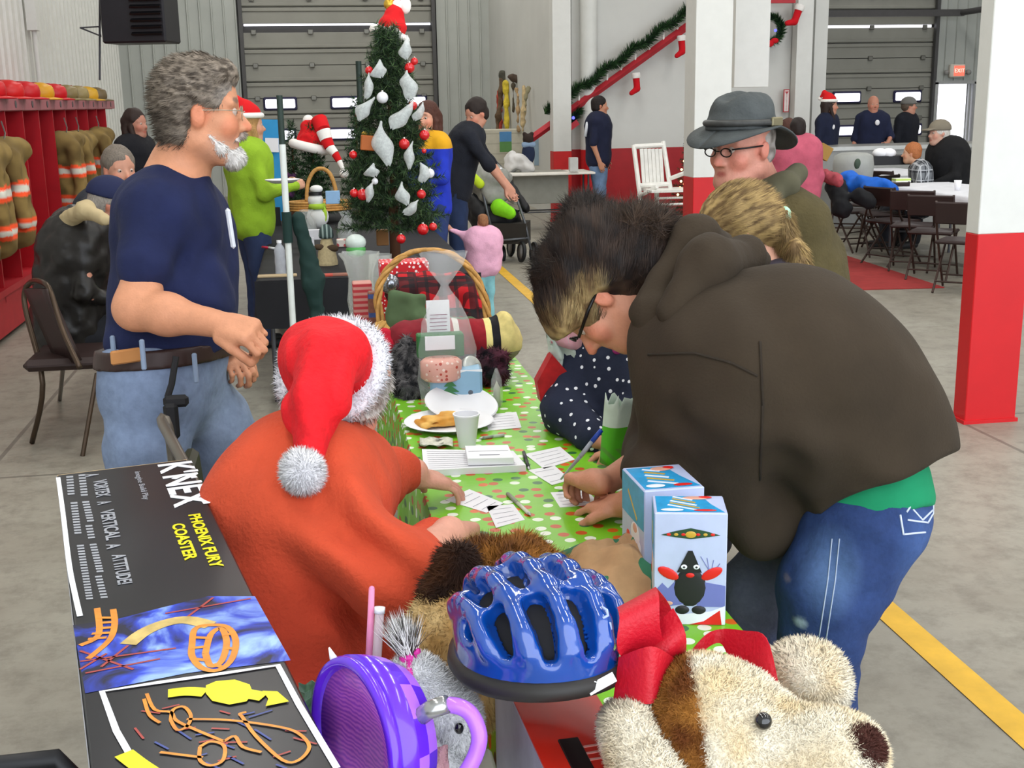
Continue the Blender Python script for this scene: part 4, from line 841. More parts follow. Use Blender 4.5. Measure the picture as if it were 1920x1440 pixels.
for ln in ([(1688, 965), (1694, 1002), (1735, 998)], [(1700, 960), (1720, 930), (1757, 890)], [(1702, 975), (1740, 980), (1762, 940), (1758, 932), (1722, 928)], [(1712, 955), (1730, 975), (1755, 950)]): surf_line(ln, .0022, 'pocket_stitching', mat('stitch_w', '#c5cde0', .8), jn)
for ln in ([(1215, 665), (1300, 662), (1370, 680), (1420, 705)], [(1425, 640), (1430, 760), (1425, 900)]): surf_line(ln, .0028, 'seam', mat('seam_dark', '#2a2219', .9), jk)
for S in 'LR': a = J['an' + S]; soft('shoe', [cap(a + V(0.04, 0, -.045), a + V(-.15, .0, -.055), .045, .035, .02), cut(V(0, 0, 0), (0, 0, -1))], mat('shoe_dark', ''), t, .012)
# her pen
mb = MB(); a, b = P(1052, 898, .772), D(1088, 856, 2.83); c = D(1110, 828, 2.83); e = D(1128, 806, 2.83)
mb.cyl(a, b, .0025, .005, 10, m=0); mb.cyl(b, c, .0055, .0055, 10, m=0); mb.cyl(c, e, .0062, .0055, 10, m=1); tag(mb.build('pen', [mat('pen_grey', '#9aa0a8', .3), mat('pen_blue', '#2447a8', .35)], None, True, True), 'blue capped pen in the writing hand', 'pen')
# man in the grey felt hat
t = thing('person', 'old man in an olive coat and dark glasses looking left beneath a felt hat', 'person', (1.45, 3.8, 0))
hR = R3(az(243, -6)); hc = D(1392, 279, 3.92); T = lambda *p: hc + hR @ V(p)
J = J_(head=hc, neck=D(1425, 360, 4.0), shL=D(1492, 425, 3.86), shR=D(1385, 415, 4.15), chest=D(1450, 520, 4.05), hiL=D(1495, 690, 3.95), hiR=D(1420, 680, 4.15), pelvis=D(1455, 690, 4.05), elL=D(1525, 560, 3.85), haL=D(1500, 690, 3.8), elR=D(1370, 560, 4.3), haR=D(1360, 680, 4.2))
J['knL'] = V(1.62, 3.85, .48); J['knR'] = V(1.42, 4.02, .48); J['anL'] = V(1.62, 3.9, .09); J['anR'] = V(1.42, 4.05, .09)
skin = '#c98a76'
q = head_prims(hc, hR, 1.06, 1.08, J['neck'], .066) + [eli(T(.06, 0, -.1), V(.05, .055, .03), hR, .04)] + torso(J, -.01, 1.05) + limb(J, 'shL', 'elL', 'haL', .055, .04, .03) + limb(J, 'shR', 'elR', 'haR', .055, .04, .03) + limb(J, 'hiL', 'knL', 'anL', .09, .06, .04) + limb(J, 'hiR', 'knR', 'anR', .09, .06, .04)
q += hand_prims(J['haL'], V(0, 0, -1), V(.8, -.4, 0), 1, (.5,) * 4) + hand_prims(J['haR'], V(0, 0, -1), V(-.8, .4, 0), -1, (.5,) * 4)
soft('body', q, mat('skin_ruddy', skin, .5, var=.08, vscale=40, attr=True, bump=.2, bscale=120), t, .0065, paint=head_paint(hc, hR, 1.06, skin, brow='#8d8078'))
eyes(hc, hR, 1.06, t)
soft('hair', [eli(T(-.02, 0, .03), V(.105, .088, .09), hR, .02), eli(T(-.05, 0, -.02), V(.06, .08, .06), hR, .02), eli(T(.12, 0, -.02), V(.1, .1, .09), hR, .012, '-')], HAIRM, t, .008, amp=.004, freq=40, paint=hair_col('#6b625b', '#a59d96', 60))
mb = MB()
for sg in (1, -1):
    mb.tube([T(.113 + .002 * math.cos(a), sg * .035 + .025 * math.cos(a), .004 + .0135 * math.sin(a)) for a in np.linspace(0, 2 * PI, 16, endpoint=False)], .0022, 6, closed=True)
    mb.tube([T(.112, sg * .06, .014), T(.06, sg * .088, .014), T(-.01, sg * .095, .012)], .003, 6)
mb.tube([T(.115, -.01, .008), T(.117, .01, .008)], .002, 6); mb.build('glasses', mat('frame_black', ''), t, True, True)
COAT = mat('olive_coat', '#4b4227', .95, var=.22, vscale=7, bump=.4, bscale=90)
q = torso(J, .03, 1.12, ((0, .14, .15), (.3, .12, .14), (.6, .13, .13), (.8, .14, .11), (.95, .13, .085)), k=.06, t0=-.05) + [cap(J['shL'], J['elL'], .095, .085, .05), cap(J['elL'], J['haL'], .085, .065, .03), cap(J['shR'], J['elR'], .09, .08, .05), cap(J['elR'], J['haR'], .08, .06, .03), cap(J['neck'], J['shL'], .06, .09, .05), cap(J['neck'], J['shR'], .06, .085, .05)]
def cf(p):
    s = p @ nrm(RT); return (.007 * np.sin(s * 52 + 2.5 * noise3(p * 6)) * np.clip((1.38 - p[:, 2]) * 4, 0, 1)).astype(np.float32)
ct = soft('coat', q, COAT, t, .009, disp=cf, amp=.004, freq=14)
q = [cap(D(1400, 365, 3.86), D(1470, 350, 3.84), .03, .045, .03), cap(D(1470, 350, 3.84), D(1495, 325, 3.95), .04, .035, .03), cap(D(1448, 372, 3.80), D(1462, 350, 3.83), .035, .03, .02), cap(D(1375, 385, 3.95), D(1360, 375, 4.05), .03, .03, .02)]
soft('collar', q, mat('coat_collar', '#4d4a38', .95, var=.2), ct, .007)
q = [cap(J['hiL'], J['hiR'], .1, .1, .03)] + limb(J, 'hiL', 'knL', 'anL', .1, .08, .07) + limb(J, 'hiR', 'knR', 'anR', .1, .08, .07)
soft('trousers', q, mat('slacks', ''), t, .014)
for S in 'LR': a = J['an' + S]; soft('shoe', [cap(a + V(0, 0, -.045), a + V(-.12, -.08, -.055), .045, .035, .02), cut(V(0, 0, 0), (0, 0, -1))], mat('shoe_dark', ''), t, .012)
hu = nrm(hR @ V(-.10, 0, 1)); hx = thing('felt_hat', 'grey felt hat with a soft brim and leather band on the old man', 'hat', T(0, 0, .07)); c0 = T(-.005, 0, .062); Rh = np.stack([nrm(hR[:, 0] - hu * (hR[:, 0] @ hu)), hR[:, 1], hu], 1); Hh = lambda x, y, z: c0 + Rh @ V(x, y, z)
FELT = mat('felt_grey', '#474b4b', .9, var=.2, vscale=12, bump=.3, bscale=100)
soft('crown', [cap(Hh(.02, 0, .0), Hh(.012, 0, .022), .106, .095, .02), cap(Hh(-.02, 0, 0), Hh(-.012, 0, .026), .106, .09, .02), cap(Hh(.035, .022, .055), Hh(-.04, .022, .063), .06, .055, .03), cap(Hh(.035, -.022, .055), Hh(-.04, -.022, .063), .06, .055, .03), cap(Hh(.07, 0, .120), Hh(-.06, 0, .128), .03, .02, .03, '-'), cut(Hh(0, 0, 0), -Rh[:, 2])], FELT, hx, .006, amp=.003, freq=20)
mb = MB(); g = []
for i in range(37):
    a = 2 * PI * i / 36; row = []
    for r_ in (0, .3, .6, 1.0):
        x = math.cos(a) * (.112 + .085 * r_); y = math.sin(a) * (.100 + .062 * r_); z = .006 - .022 * r_ + .03 * r_ * abs(math.sin(a)) ** 2 - .035 * r_ * max(math.cos(a), 0) - .055 * r_ * r_ * max(-math.cos(a), 0)
        row.append(Hh(x, y, z))
    g.append(row)
mb.sheet(g, thick=.005); mb.build('brim', FELT, hx, True, True)
mb = MB(); mb.tube([Hh(.128 * math.cos(a), .109 * math.sin(a), .022) for a in np.linspace(0, 2 * PI, 36, endpoint=False)], .011, 8, closed=True); mb.build('hat_band', mat('band_leather', '#3c3c3a', .5, var=.3, vscale=40), hx, True, True)
mb = MB(); mb.box(Hh(-.03, .118, .024), (.05, .012, .03), Rh, bev=.004); mb.build('badge', mat('brass_dull', '#7a7258', .4, .6), hx, True)
# blonde woman with the ponytail
t = thing('person', 'blonde woman with a ponytail leaning forward behind the brown jacket', 'person', (1.25, 3.3, 0))
hR = R3(az(283, -28), (0, 0, 1)); hc = D(1388, 440, 3.32); T = lambda *p: hc + hR @ V(p)
J = J_(head=hc, neck=D(1440, 520, 3.3), shL=D(1470, 560, 3.2), shR=D(1440, 550, 3.5), chest=D(1500, 640, 3.35), hiL=D(1560, 790, 3.2), hiR=D(1540, 780, 3.5), pelvis=D(1550, 780, 3.35), elL=D(1400, 660, 3.15), haL=D(1330, 740, 3.2), elR=D(1390, 660, 3.5), haR=D(1320, 740, 3.5))
J['knL'] = V(1.5, 3.2, .48); J['knR'] = V(1.5, 3.45, .48); J['anL'] = V(1.55, 3.2, .09); J['anR'] = V(1.55, 3.45, .09)
q = head_prims(hc, hR, .98, 1, J['neck'], .05) + torso(J, -.01, .9) + limb(J, 'shL', 'elL', 'haL', .045, .036, .025) + limb(J, 'shR', 'elR', 'haR', .045, .036, .025) + limb(J, 'hiL', 'knL', 'anL', .08, .055, .04) + limb(J, 'hiR', 'knR', 'anR', .08, .055, .04)
q += hand_prims(J['haL'], V(-.7, 0, -.7), V(-.5, -.5, .5), 1, (.5,) * 4) + hand_prims(J['haR'], V(-.7, 0, -.7), V(-.5, .5, .5), -1, (.5,) * 4)
soft('body', q, mat('skin_fair', '#d59f86', .5, var=.06, vscale=40, attr=True), t, .0065, paint=head_paint(hc, hR, .98, '#d59f86', brow='#8a6b48'))
eyes(hc, hR, .98, t)
tie = T(-.115, .03, .0)
def bl(v):
    L = (v - hc) @ hR; s = np.clip(.5 + 1.3 * noise3(((v - hc) @ hR) * V(10, 130, 130) + noise3(v * 9)[:, None]), 0, 1)[:, None]; return lerpc(V(lin('#6b5332')), V(lin('#b0935e')), s)
soft('hair', [eli(T(-.015, 0, .04), V(.108, .09, .104), hR, .02), eli(T(-.065, 0, -.005), V(.06, .075, .075), hR, .02), eli(T(.135, 0, -.03), V(.092, .1, .1), hR, .012, '-'), eli(T(.01, .1, -.045), V(.045, .035, .045), hR, .01, '-')], HAIRM, t, .006, amp=.004, freq=34, paint=bl, fur=(14000, .02, .0009, '#8f7548', tuple(hR @ V(-2.6, 0, -.4)), .1))
tp = [tie, D(1475, 448, 3.28), D(1492, 470, 3.24), D(1500, 500, 3.22), D(1498, 530, 3.2)]
soft('ponytail', [cap(tp[i], tp[i + 1], .028 - .003 * i, .026 - .003 * i, .02) for i in range(4)], HAIRM, t, .006, amp=.005, freq=50, paint=bl, fur=(6000, .03, .0008, '#8f7548', (.2, 0, -1.6), .15))
mb = MB(); mb.ell(tie + V(.012, 0, -.002), (.02, .028, .028)); mb.build('hair_tie', mat('mint', '#a9d8b8', .7), t, True, True)
q = torso(J, .015, .95, k=.05) + limb(J, 'shL', 'elL', 'haL', .06, .05, .04) + limb(J, 'shR', 'elR', 'haR', .06, .05, .04); soft('shirt', q, mat('dusk_shirt', '#3a3540', .9), t, .012)
q = [cap(J['hiL'], J['hiR'], .1, .1, .03)] + limb(J, 'hiL', 'knL', 'anL', .1, .075, .06) + limb(J, 'hiR', 'knR', 'anR', .1, .075, .06); soft('trousers', q, mat('slacks', ''), t, .014)
for S in 'LR': a = J['an' + S]; soft('shoe', [cap(a + V(0, 0, -.045), a + V(-.15, .0, -.055), .042, .034, .02), cut(V(0, 0, 0), (0, 0, -1))], mat('shoe_dark', ''), t, .012)
# child in the dotted shirt with paper bags
t = thing('person', 'child in a navy dotted top holding a red bag and a green bag', 'person', (.83, 3.55, 0))
hR = R3(az(250, -30)); hc = D(1112, 548, 3.62); T = lambda *p: hc + hR @ V(p)
J = J_(head=hc, neck=D(1125, 622, 3.6), shL=D(1180, 650, 3.5), shR=D(1092, 642, 3.62), chest=D(1130, 730, 3.58), hiL=D(1165, 860, 3.55), hiR=D(1100, 855, 3.65), pelvis=D(1130, 860, 3.6), elR=D(1058, 770, 3.5), haR=D(1120, 825, 3.32), elL=D(1200, 780, 3.4), haL=D(1160, 850, 3.25))
J['knL'] = V(.95, 3.45, .34); J['knR'] = V(.80, 3.55, .34); J['anL'] = V(.96, 3.5, .08); J['anR'] = V(.80, 3.6, .08)
q = head_prims(hc, hR, .88, 1, J['neck'], .05) + torso(J, -.01, .75) + limb(J, 'shL', 'elL', 'haL', .035, .03, .022) + limb(J, 'shR', 'elR', 'haR', .035, .03, .022) + limb(J, 'hiL', 'knL', 'anL', .06, .045, .03) + limb(J, 'hiR', 'knR', 'anR', .06, .045, .03)
q += hand_prims(J['haR'], V(.9, -.3, -.1), V(0, -.3, 1), -1, (.9,) * 4, s=.8) + hand_prims(J['haL'], V(-.5, -.6, -.2), V(.3, -.3, .8), 1, (.9,) * 4, s=.8)
soft('body', q, mat('skin_mid2', '#c0866a', .5, var=.06, attr=True), t, .0065, paint=head_paint(hc, hR, .88, '#c0866a'))
soft('hair', [eli(T(-.012, 0, .035), V(.096, .08, .092), hR, .02), cap(T(-.05, .05, -.02), D(1060, 600, 3.6), .04, .02, .03), eli(T(.115, 0, -.035), V(.08, .08, .09), hR, .012, '-')], HAIRM, t, .008, amp=.005, freq=40, paint=hair_col('#3a2a20', '#6a4e38', 60))
mb = MB(); p = D(1072, 606, 3.52); mb.ell(p + V(-.02, 0, .0), (.028, .014, .02), rotm('Y', .3)); mb.ell(p + V(.024, 0, -.004), (.028, .014, .02), rotm('Y', -.3)); mb.ell(p, .012); mb.build('hair_bow', mat('felt_red', ''), t, True, True)
PD = mat('dot_shirt', '#1e2438', .9, var=.1, pat=dots(36, .20, ['#e6e8ee']), bump=.2, bscale=60)
q = torso(J, .02, .88, ((0, .12, .12), (.3, .10, .11), (.6, .10, .105), (.8, .11, .09), (.95, .11, .07)), k=.05) + [cap(J['shL'], J['elL'], .062, .06, .04), cap(J['elL'], J['haL'], .06, .045, .03), cap(J['shR'], J['elR'], .065, .065, .04), cap(J['elR'], lerp(J['elR'], J['haR'], .85), .066, .05, .03), cap(J['neck'], J['shR'], .05, .06, .04), cap(J['neck'], J['shL'], .05, .06, .04)]
sh = soft('shirt', q, PD, t, .007, amp=.006, freq=16)
mb = MB(); p = D(1158, 655, 3.42); mb.ell(p, .016); mb.ell(p + V(.0, 0, -.03), (.014, .01, .026)); mb.ell(p + V(.012, 0, .01), (.014, .008, .012)); mb.build('brooch', mat('magenta', '#a8307c', .5), sh, True, True)
q = [cap(J['hiL'], J['hiR'], .085, .085, .03)] + limb(J, 'hiL', 'knL', 'anL', .075, .06, .05) + limb(J, 'hiR', 'knR', 'anR', .075, .06, .05); soft('trousers', q, mat('slacks', ''), t, .014)
for S in 'LR': a = J['an' + S]; soft('shoe', [cap(a + V(0, 0, -.04), a + V(-.05, -.1, -.05), .036, .03, .02), cut(V(0, 0, 0), (0, 0, -1))], mat('shoe_dark', ''), t, .012)
# two paper bags in the child's hands
def paper_bag(name, label, c, w, dd, hgt, mats, Rb, tissue=None, tcol=None, jag=True):
    t = thing(name, label, 'bag', c); g = []
    for i in range(25):
        a = 2 * PI * i / 24; cx = np.sign(math.cos(a)) * abs(math.cos(a)) ** .45 * w / 2; cy = np.sign(math.sin(a)) * abs(math.sin(a)) ** .45 * dd / 2; row = []
        for j in range(9):
            u = j / 8; top = hgt * (1 + (.10 * math.sin(i * 1.9) * (u ** 3) if jag else 0)); row.append(V(c) + Rb @ V(cx * (1 - .12 * u * math.sin(i)), cy * (1 + .15 * u), u * top))
        g.append(row)
    mb = MB(); mb.sheet(g, thick=.0015); mb.box(V(c) + Rb @ V(0, 0, .003), (w * .9, dd * .9, .004), Rb); mb.build('paper', mats, t, True, True); return t
RB = rotm('Y', .12) @ rotm('Z', .3); c = D(1165, 868, 3.12)
def greenpat(nt, co, cs):
    s = N(nt, 'ShaderNodeSeparateXYZ'); nt.links.new(co, s.inputs[0]); z = s.outputs[2]
    c_ = mixc(nt, math_(nt, 'GREATER_THAN', z, .105), cs, '#c5d6c6'); k = math_(nt, 'MULTIPLY', math_(nt, 'LESS_THAN', z, .05), math_(nt, 'GREATER_THAN', math_(nt, 'FRACT', math_(nt, 'MULTIPLY', math_(nt, 'ADD', s.outputs[0], z), 28)), .62)); return mixc(nt, math_(nt, 'MULTIPLY', k, .7), c_, '#5c8a3a')
paper_bag('paper_bag', 'green paper bag with a white torn top in the child\'s hand', c, .115, .05, .17, mat('bag_green', '#4fae1c', .6, pat=greenpat, var=.15), RB)
c = D(1036, 745, 3.55); R2 = rotm('Y', -.25)
bg_ = thing('gift_bag', 'red gift bag with pink and white tissue paper by the child', 'bag', c)
mb = MB(); mb.prism([(-.045, .0), (.01, -.03), (.05, .03), (.04, .08), (-.01, .14), (-.055, .06)], c + V(0, 0, 0), np.stack([V(1, 0, 0), V(0, 0, 1), V(0, -1, 0)], 1), .05, m=0); mb.build('bag_body', mat('bag_red', '#b01a1f', .5, var=.3, vscale=20), bg_, True, angle=60)
mb = MB(); g = [[c + V(-.02 + .075 * i / 5 + .01 * math.sin(j), -.02 + .02 * math.sin(i * 2 + j), .10 + .11 * j / 4 - .015 * i / 5) for j in range(5)] for i in range(6)]; mb.sheet(g, thick=.002); mb.build('tissue', mat('tissue_mint', '#c3cfc4', .8), bg_, True, True)
mb = MB(); g = [[c + V(-.01 + .09 * i / 5, -.035 + .015 * math.sin(i * 1.7 + j), .17 + .07 * j / 4 - .03 * i / 5) for j in range(5)] for i in range(6)]; mb.sheet(g, thick=.002); mb.build('tissue', mat('tissue_pink', '#dca3ab', .8), bg_, True, True)
# ---------------------------------------------------------------- the green table and what lies on it
TZ = .75
def clothpat(nt, co, cs):
    s = N(nt, 'ShaderNodeSeparateXYZ'); nt.links.new(co, s.inputs[0]); cb = N(nt, 'ShaderNodeCombineXYZ'); nt.links.new(math_(nt, 'ADD', s.outputs[0], s.outputs[2]), cb.inputs[0]); nt.links.new(s.outputs[1], cb.inputs[1])
    v = N(nt, 'ShaderNodeTexVoronoi', Scale=21.0, Randomness=.6, voronoi_dimensions='2D'); nt.links.new(cb.outputs[0], v.inputs['Vector'])
    sp = N(nt, 'ShaderNodeSeparateColor'); nt.links.new(v.outputs['Color'], sp.inputs[0]); c = mixc(nt, math_(nt, 'GREATER_THAN', sp.outputs[0], .36), '#c2381c', '#e8ecdf'); c = mixc(nt, math_(nt, 'GREATER_THAN', sp.outputs[0], .74), c, '#1d5a35')
    c = mixc(nt, math_(nt, 'GREATER_THAN', sp.outputs[0], .88), c, '#d9531f')
    return mixc(nt, math_(nt, 'MULTIPLY', math_(nt, 'LESS_THAN', v.outputs['Distance'], .27), .92), cs, c)
CLOTH = mat('dotted_tablecloth', '#76ba25', .35, var=.08, vscale=3, pat=clothpat, bump=.2, bscale=12)
def table(name, label, x0, x1, y0, y1, z, topm, legm, group=None):
    t = thing(name, label, 'table', ((x0 + x1) / 2, (y0 + y1) / 2, 0), 0, group)
    mb = MB(); mb.box(((x0 + x1) / 2, (y0 + y1) / 2, z - .02), (x1 - x0, y1 - y0, .03), bev=.006); mb.build('tabletop', topm, t, True)
    for x in (x0 + .05, x1 - .05):
        for y in (y0 + .2, y1 - .2): mb = MB(); mb.cyl((x, y, 0), (x, y, z - .03), .014, n=10); mb.build('leg', legm, t, True)
    for y in (y0 + .2, y1 - .2): mb = MB(); mb.cyl((x0 + .05, y, .25), (x1 - .05, y, .25), .01, n=8); mb.build('crossbar', legm, t, True)
    return t
def tcloth(name, label, x0, x1, y0, y1, z, drop, m, amp=.012, ends=True, cat='tablecloth', wl=.16):
    ny = int((y1 - y0) / .05) + 1; prof = [(-1, 1.0), (-1, .75), (-1, .5), (-1, .25), (-1, .06), (-.97, 0)] + [(u, 0) for u in np.linspace(-.9, .9, 9)] + [(.97, 0), (1, .06), (1, .25), (1, .5), (1, .75), (1, 1.0)]; g = []
    for i in range(ny + 1):
        y = y0 + (y1 - y0) * i / ny; row = []
        for u, dd in prof:
            x = (x0 + x1) / 2 + u * (x1 - x0) / 2; w = amp * dd * math.sin(y * 2 * PI / wl + 1.5 * math.sin(y * 3.1) + u) + .015 * dd
            row.append((x + (np.sign(u) * w if abs(u) >= 1 else 0), y, z - dd * drop + .0015 + (.0012 * math.sin(y * 23 + u * 9) if dd == 0 else .01 * math.sin(y * 9) * (dd == 1))))
        g.append(row)
    mb = MB(); mb.sheet(g, thick=-.0012)
    if ends:
        for yy, sg in ((y0, -1), (y1, 1)):
            g = []
            for k in range(5):
                dd = k / 4; g.append([(x, yy + sg * (.012 * dd + amp * dd * math.sin(x * 2 * PI / wl)), z - dd * drop + .001) for x in np.linspace(x0 - .005, x1 + .005, 16)])
            mb.sheet(g, thick=.0012)
    o = mb.build(name, m, None, True, True, 60); tag(o, label, cat); return o
LEG = mat('leg_grey', '#55565a', .4, .6)
table('folding_table', 'long narrow folding table under the green dotted cloth', .25, .73, 1.42, 5.35, TZ - .004, mat('plastic_top', '#c8c6bf', .5), LEG)
tcloth('tablecloth', 'lime green plastic tablecloth with red, white and dark dots', .235, .745, 1.40, 5.37, TZ, .30, CLOTH)
PW = mat('paper_white', '#e4e3e6', .7, var=.03); FOAM = mat('foam_white', '#ebebee', .5, var=.02); INK = mat('ink_grey', '#8d8d96', .8, var=0)
def flat_sheet(name, label, cat, corners, z=.753, th=.0012, lines=4, group=None, m=None, logo=True):
    """paper whose four corners are given in the picture, lying on the table"""
    c = [P(x, y, z) for x, y in corners]; mb = MB(); t_ = V(0, 0, th); mb.add(c + [p + t_ for p in c], [(0, 1, 2, 3)[::-1], (4, 5, 6, 7), (0, 1, 5, 4), (1, 2, 6, 5), (2, 3, 7, 6), (3, 0, 4, 7)])
    n = (c[0] - c[1]); o = thing(name, label, cat, sum(c) / 4, 0, group)
    nn = np.cross(c[1] - c[0], c[3] - c[0]); mb.build('sheet', m or PW, o, True)
    mb = MB()
    for i in range(lines):
        v = .2 + .65 * i / max(1, lines - 1); a = c[0] * (1 - v) + c[3] * v; b = c[1] * (1 - v) + c[2] * v; a, b = a * .9 + b * .1, a * .15 + b * .85
        w = nrm(c[3] - c[0]) * .0011; a = a + t_ * 1.25; b = b + t_ * 1.25
        mb.add([a - w, b - w, b + w, a + w], [(0, 1, 2, 3)]); 
    if lines: mb.build('printed_lines', INK, o, True)
    return o
flat_sheet('raffle_slip', 'white paper slip under the orange woman\'s fingers', 'paper', [(835, 938), (880, 918), (944, 944), (912, 962)], lines=4)
flat_sheet('raffle_slip', 'white slip below the orange woman\'s near hand', 'paper', [(912, 950), (962, 946), (984, 975), (930, 990)], lines=4)
flat_sheet('raffle_slip', 'white slip with printed heading behind the writing hand', 'paper', [(984, 852), (1050, 838), (1078, 862), (1020, 880)], lines=4)
flat_sheet('raffle_slip', 'white slip being filled in at the pen tip', 'paper', [(990, 882), (1040, 874), (1070, 900), (1035, 910)], lines=3)
flat_sheet('raffle_slip', 'white slip under the brown-jacketed woman\'s flat hand', 'paper', [(1032, 924), (1100, 920), (1125, 945), (1050, 952)], lines=4)
flat_sheet('receipt', 'white receipt to the right of the pancake plate', 'paper', [(912, 778), (968, 773), (978, 802), (915, 808)], lines=5)
t = flat_sheet('order_pad', 'thick white pad of printed forms on the green cloth', 'pad', [(791, 842), (872, 842), (985, 872), (795, 880)], z=.775, lines=0)
def slab(name, label, cat, cor, z0, th, m, parts=None, group=None):
    c = [P(x, y, z0 + th) for x, y in cor]; mb = MB(); dn = V(0, 0, -th); mb.add([p + dn for p in c] + c, [(0, 1, 2, 3), (4, 5, 6, 7)[::-1], (0, 1, 5, 4)[::-1], (1, 2, 6, 5)[::-1], (2, 3, 7, 6)[::-1], (3, 0, 4, 7)[::-1]])
    o = thing(name, label, cat, sum(c) / 4 - V(0, 0, th), 0, group); mb.build('body', m, o, True, angle=20); return o, c
for ch in list(t.children): bpy.data.objects.remove(ch)
bpy.data.objects.remove(t)
o, c = slab('order_pad', 'thick white pad of printed forms on the green cloth', 'pad', [(791, 842), (962, 845), (986, 872), (795, 882)], .752, .018, PW)
mb = MB()
for i in range(9):
    v = .12 + .8 * i / 8; a = c[0] * (1 - v) + c[3] * v; b = c[1] * (1 - v) + c[2] * v; a, b = a * .95 + b * .05, a * .08 + b * .92; w = nrm(c[3] - c[0]) * .001; a = a + V(0, 0, .0004); b = b + V(0, 0, .0004); mb.add([a - w, b - w, b + w, a + w], [(0, 1, 2, 3)])
mb.build('printed_lines', INK, o, True)
o, c = slab('card_box', 'small white box of cards lying on the form pad', 'box', [(872, 836), (952, 834), (963, 858), (877, 860)], .772, .018, FOAM)
mb = MB(); 
for v, l, w_ in ((.45, .9, .0012), (.75, .45, .004)):
    a = c[0] * (1 - v) + c[3] * v; b = c[1] * (1 - v) + c[2] * v; a2, b2 = a * (.5 + l / 2) + b * (.5 - l / 2), a * (.5 - l / 2) + b * (.5 + l / 2); w = nrm(c[3] - c[0]) * w_; z = V(0, 0, .0005); mb.add([a2 - w + z, b2 - w + z, b2 + w + z, a2 + w + z], [(0, 1, 2, 3)])
mb.build('printed_lines', INK, o, True)
def pen(label, a, b, m1, m2='#c8c8cc', r=.0048, z=.757):
    a, b = P(*a, z), P(*b, z); mb = MB(); m = lerp(a, b, .55); d = nrm(b - a); mb.cyl(a, a + d * .012, .0012, r, 10, 1); mb.cyl(a + d * .012, m, r, r, 10, 0); mb.cyl(m, b, r * 1.1, r * 1.05, 10, 2)
    tag(mb.build('pen', [mat('penb' + m1, m1, .3), mat('pen_tip', '#c0c0c4', .3, .6), mat('penb' + m2, m2, .3)], None, True, True), label, 'pen')
pen('white and grey pen lying between the slips in the middle of the table', (995, 966), (952, 926), '#c8cbb8', '#8d907e')
pen('black pen lying beside the card box', (992, 880), (982, 848), '#1a1a1d', '#3a3a3d')
pen('pink pen on the green cloth beside the dark knitted scarf', (748, 744), (798, 742), '#e0257f', '#e0257f')
pen('grey pen to the right of the foam cup', (898, 822), (945, 816), '#8f9a8b', '#b5bcb0')
def dishl(name, label, c, R, Rm=None, depth=.02, cat='plate'):
    mb = MB(); mb.lathe([(.0, 0), (R * .62, 0), (R * .72, depth * .45), (R * .96, depth), (R, depth * 1.02), (R * .97, depth * 1.18), (R * .72, depth * .65), (R * .6, .004), (0, .004)], c, Rm, 40, cap=False)
    o = mb.build(name, FOAM, None, True, True, 60); return tag(o, label, cat)
pc = P(842, 800, .752); dishl('foam_plate', 'white foam plate with folded pancakes', pc, .135)
dishl('foam_plate', 'empty white foam plate tipped up behind the cup', P(868, 778, .765) + V(0, .05, .008), .115, rotm('X', .28) @ rotm('Y', .1))
PAN = mat('pancake', '#d9a24e', .8, attr=True, var=.1, vscale=60)
for i, (dx, dy, r_, a_, lb) in enumerate(((-.035, .0, .062, .2, 'golden folded pancake at the left of the plate'), (.012, .028, .055, -.4, 'golden folded pancake at the back of the plate'))):
    c = pc + V(dx, dy, .016); soft('pancake', [rbox(c, (r_, r_ * .62, .008), rotm('Z', a_), .007, .01), rbox(c + V(.008, .0, .012), (r_ * .8, r_ * .5, .007), rotm('Z', a_ + .3), .006, .006)], PAN, None, .004, amp=.004, freq=30, paint=lambda v: lerpc(V(lin('#e2b25f')), V(lin('#c98a35')), np.clip(.5 + noise3(v * 40), 0, 1)[:, None]), label=lb)['category'] = 'food'
mb = MB(); c = P(876, 838, .752); mb.lathe([(.0, 0), (.024, 0), (.024, .004), (.036, .092), (.0385, .094), (.0385, .098), (.0345, .098), (.0225, .006), (0, .006)], c, None, 28, cap=False)
tag(mb.build('foam_cup', FOAM, None, True, True, 50), 'white foam coffee cup in front of the plates', 'cup')
t = thing('cutlery_packet', 'wrapped plastic cutlery lying beside the foam cup', 'cutlery', P(820, 830, .752)); mb = MB(); g = [[P(787 + 62 * i / 7, 820 + 15 * j / 3 + 2 * math.sin(i * 2), .753 + .012 * abs(math.sin(i * 1.3 + j)) + .006) for j in range(4)] for i in range(8)]; mb.sheet(g, thick=.001); mb.build('wrapper', mat('wrap', '#d5d3c2', .3, var=.2, vscale=60), t, True, True)
mb = MB(); mb.box(P(815, 832, .757), (.09, .012, .004), rotm('Z', .1)); mb.build('knife', mat('plastic_blk', '#2a2a2d', .4), t, True)
CELLO = mat('cellophane', '#ffffff', .06, alpha=.16, var=0, spec=1.0)
def cello(name, prof, c, parent, n=40, amp=.06, seed=1, flare=None, m=None, sx=1.0, sy=1.0):
    """crumpled clear film as a rippled sleeve"""
    g = []; rs = np.random.RandomState(seed); ph = rs.rand(6) * 6
    for r_, z in prof:
        row = []
        for i in range(n + 1):
            a = 2 * PI * i / n; k = 1 + amp * (math.sin(a * 7 + ph[0] + z * 30) + .6 * math.sin(a * 13 + ph[1] - z * 50) + .5 * math.sin(a * 3 + ph[2]))
            row.append(V(c) + V(r_ * k * math.cos(a) * sx, r_ * k * math.sin(a) * sy, z + .3 * r_ * amp * math.sin(a * 9 + ph[3])))
        g.append(row)
    mb = MB(); mb.sheet(g); return mb.build(name, m or CELLO, parent, True, False, 180)
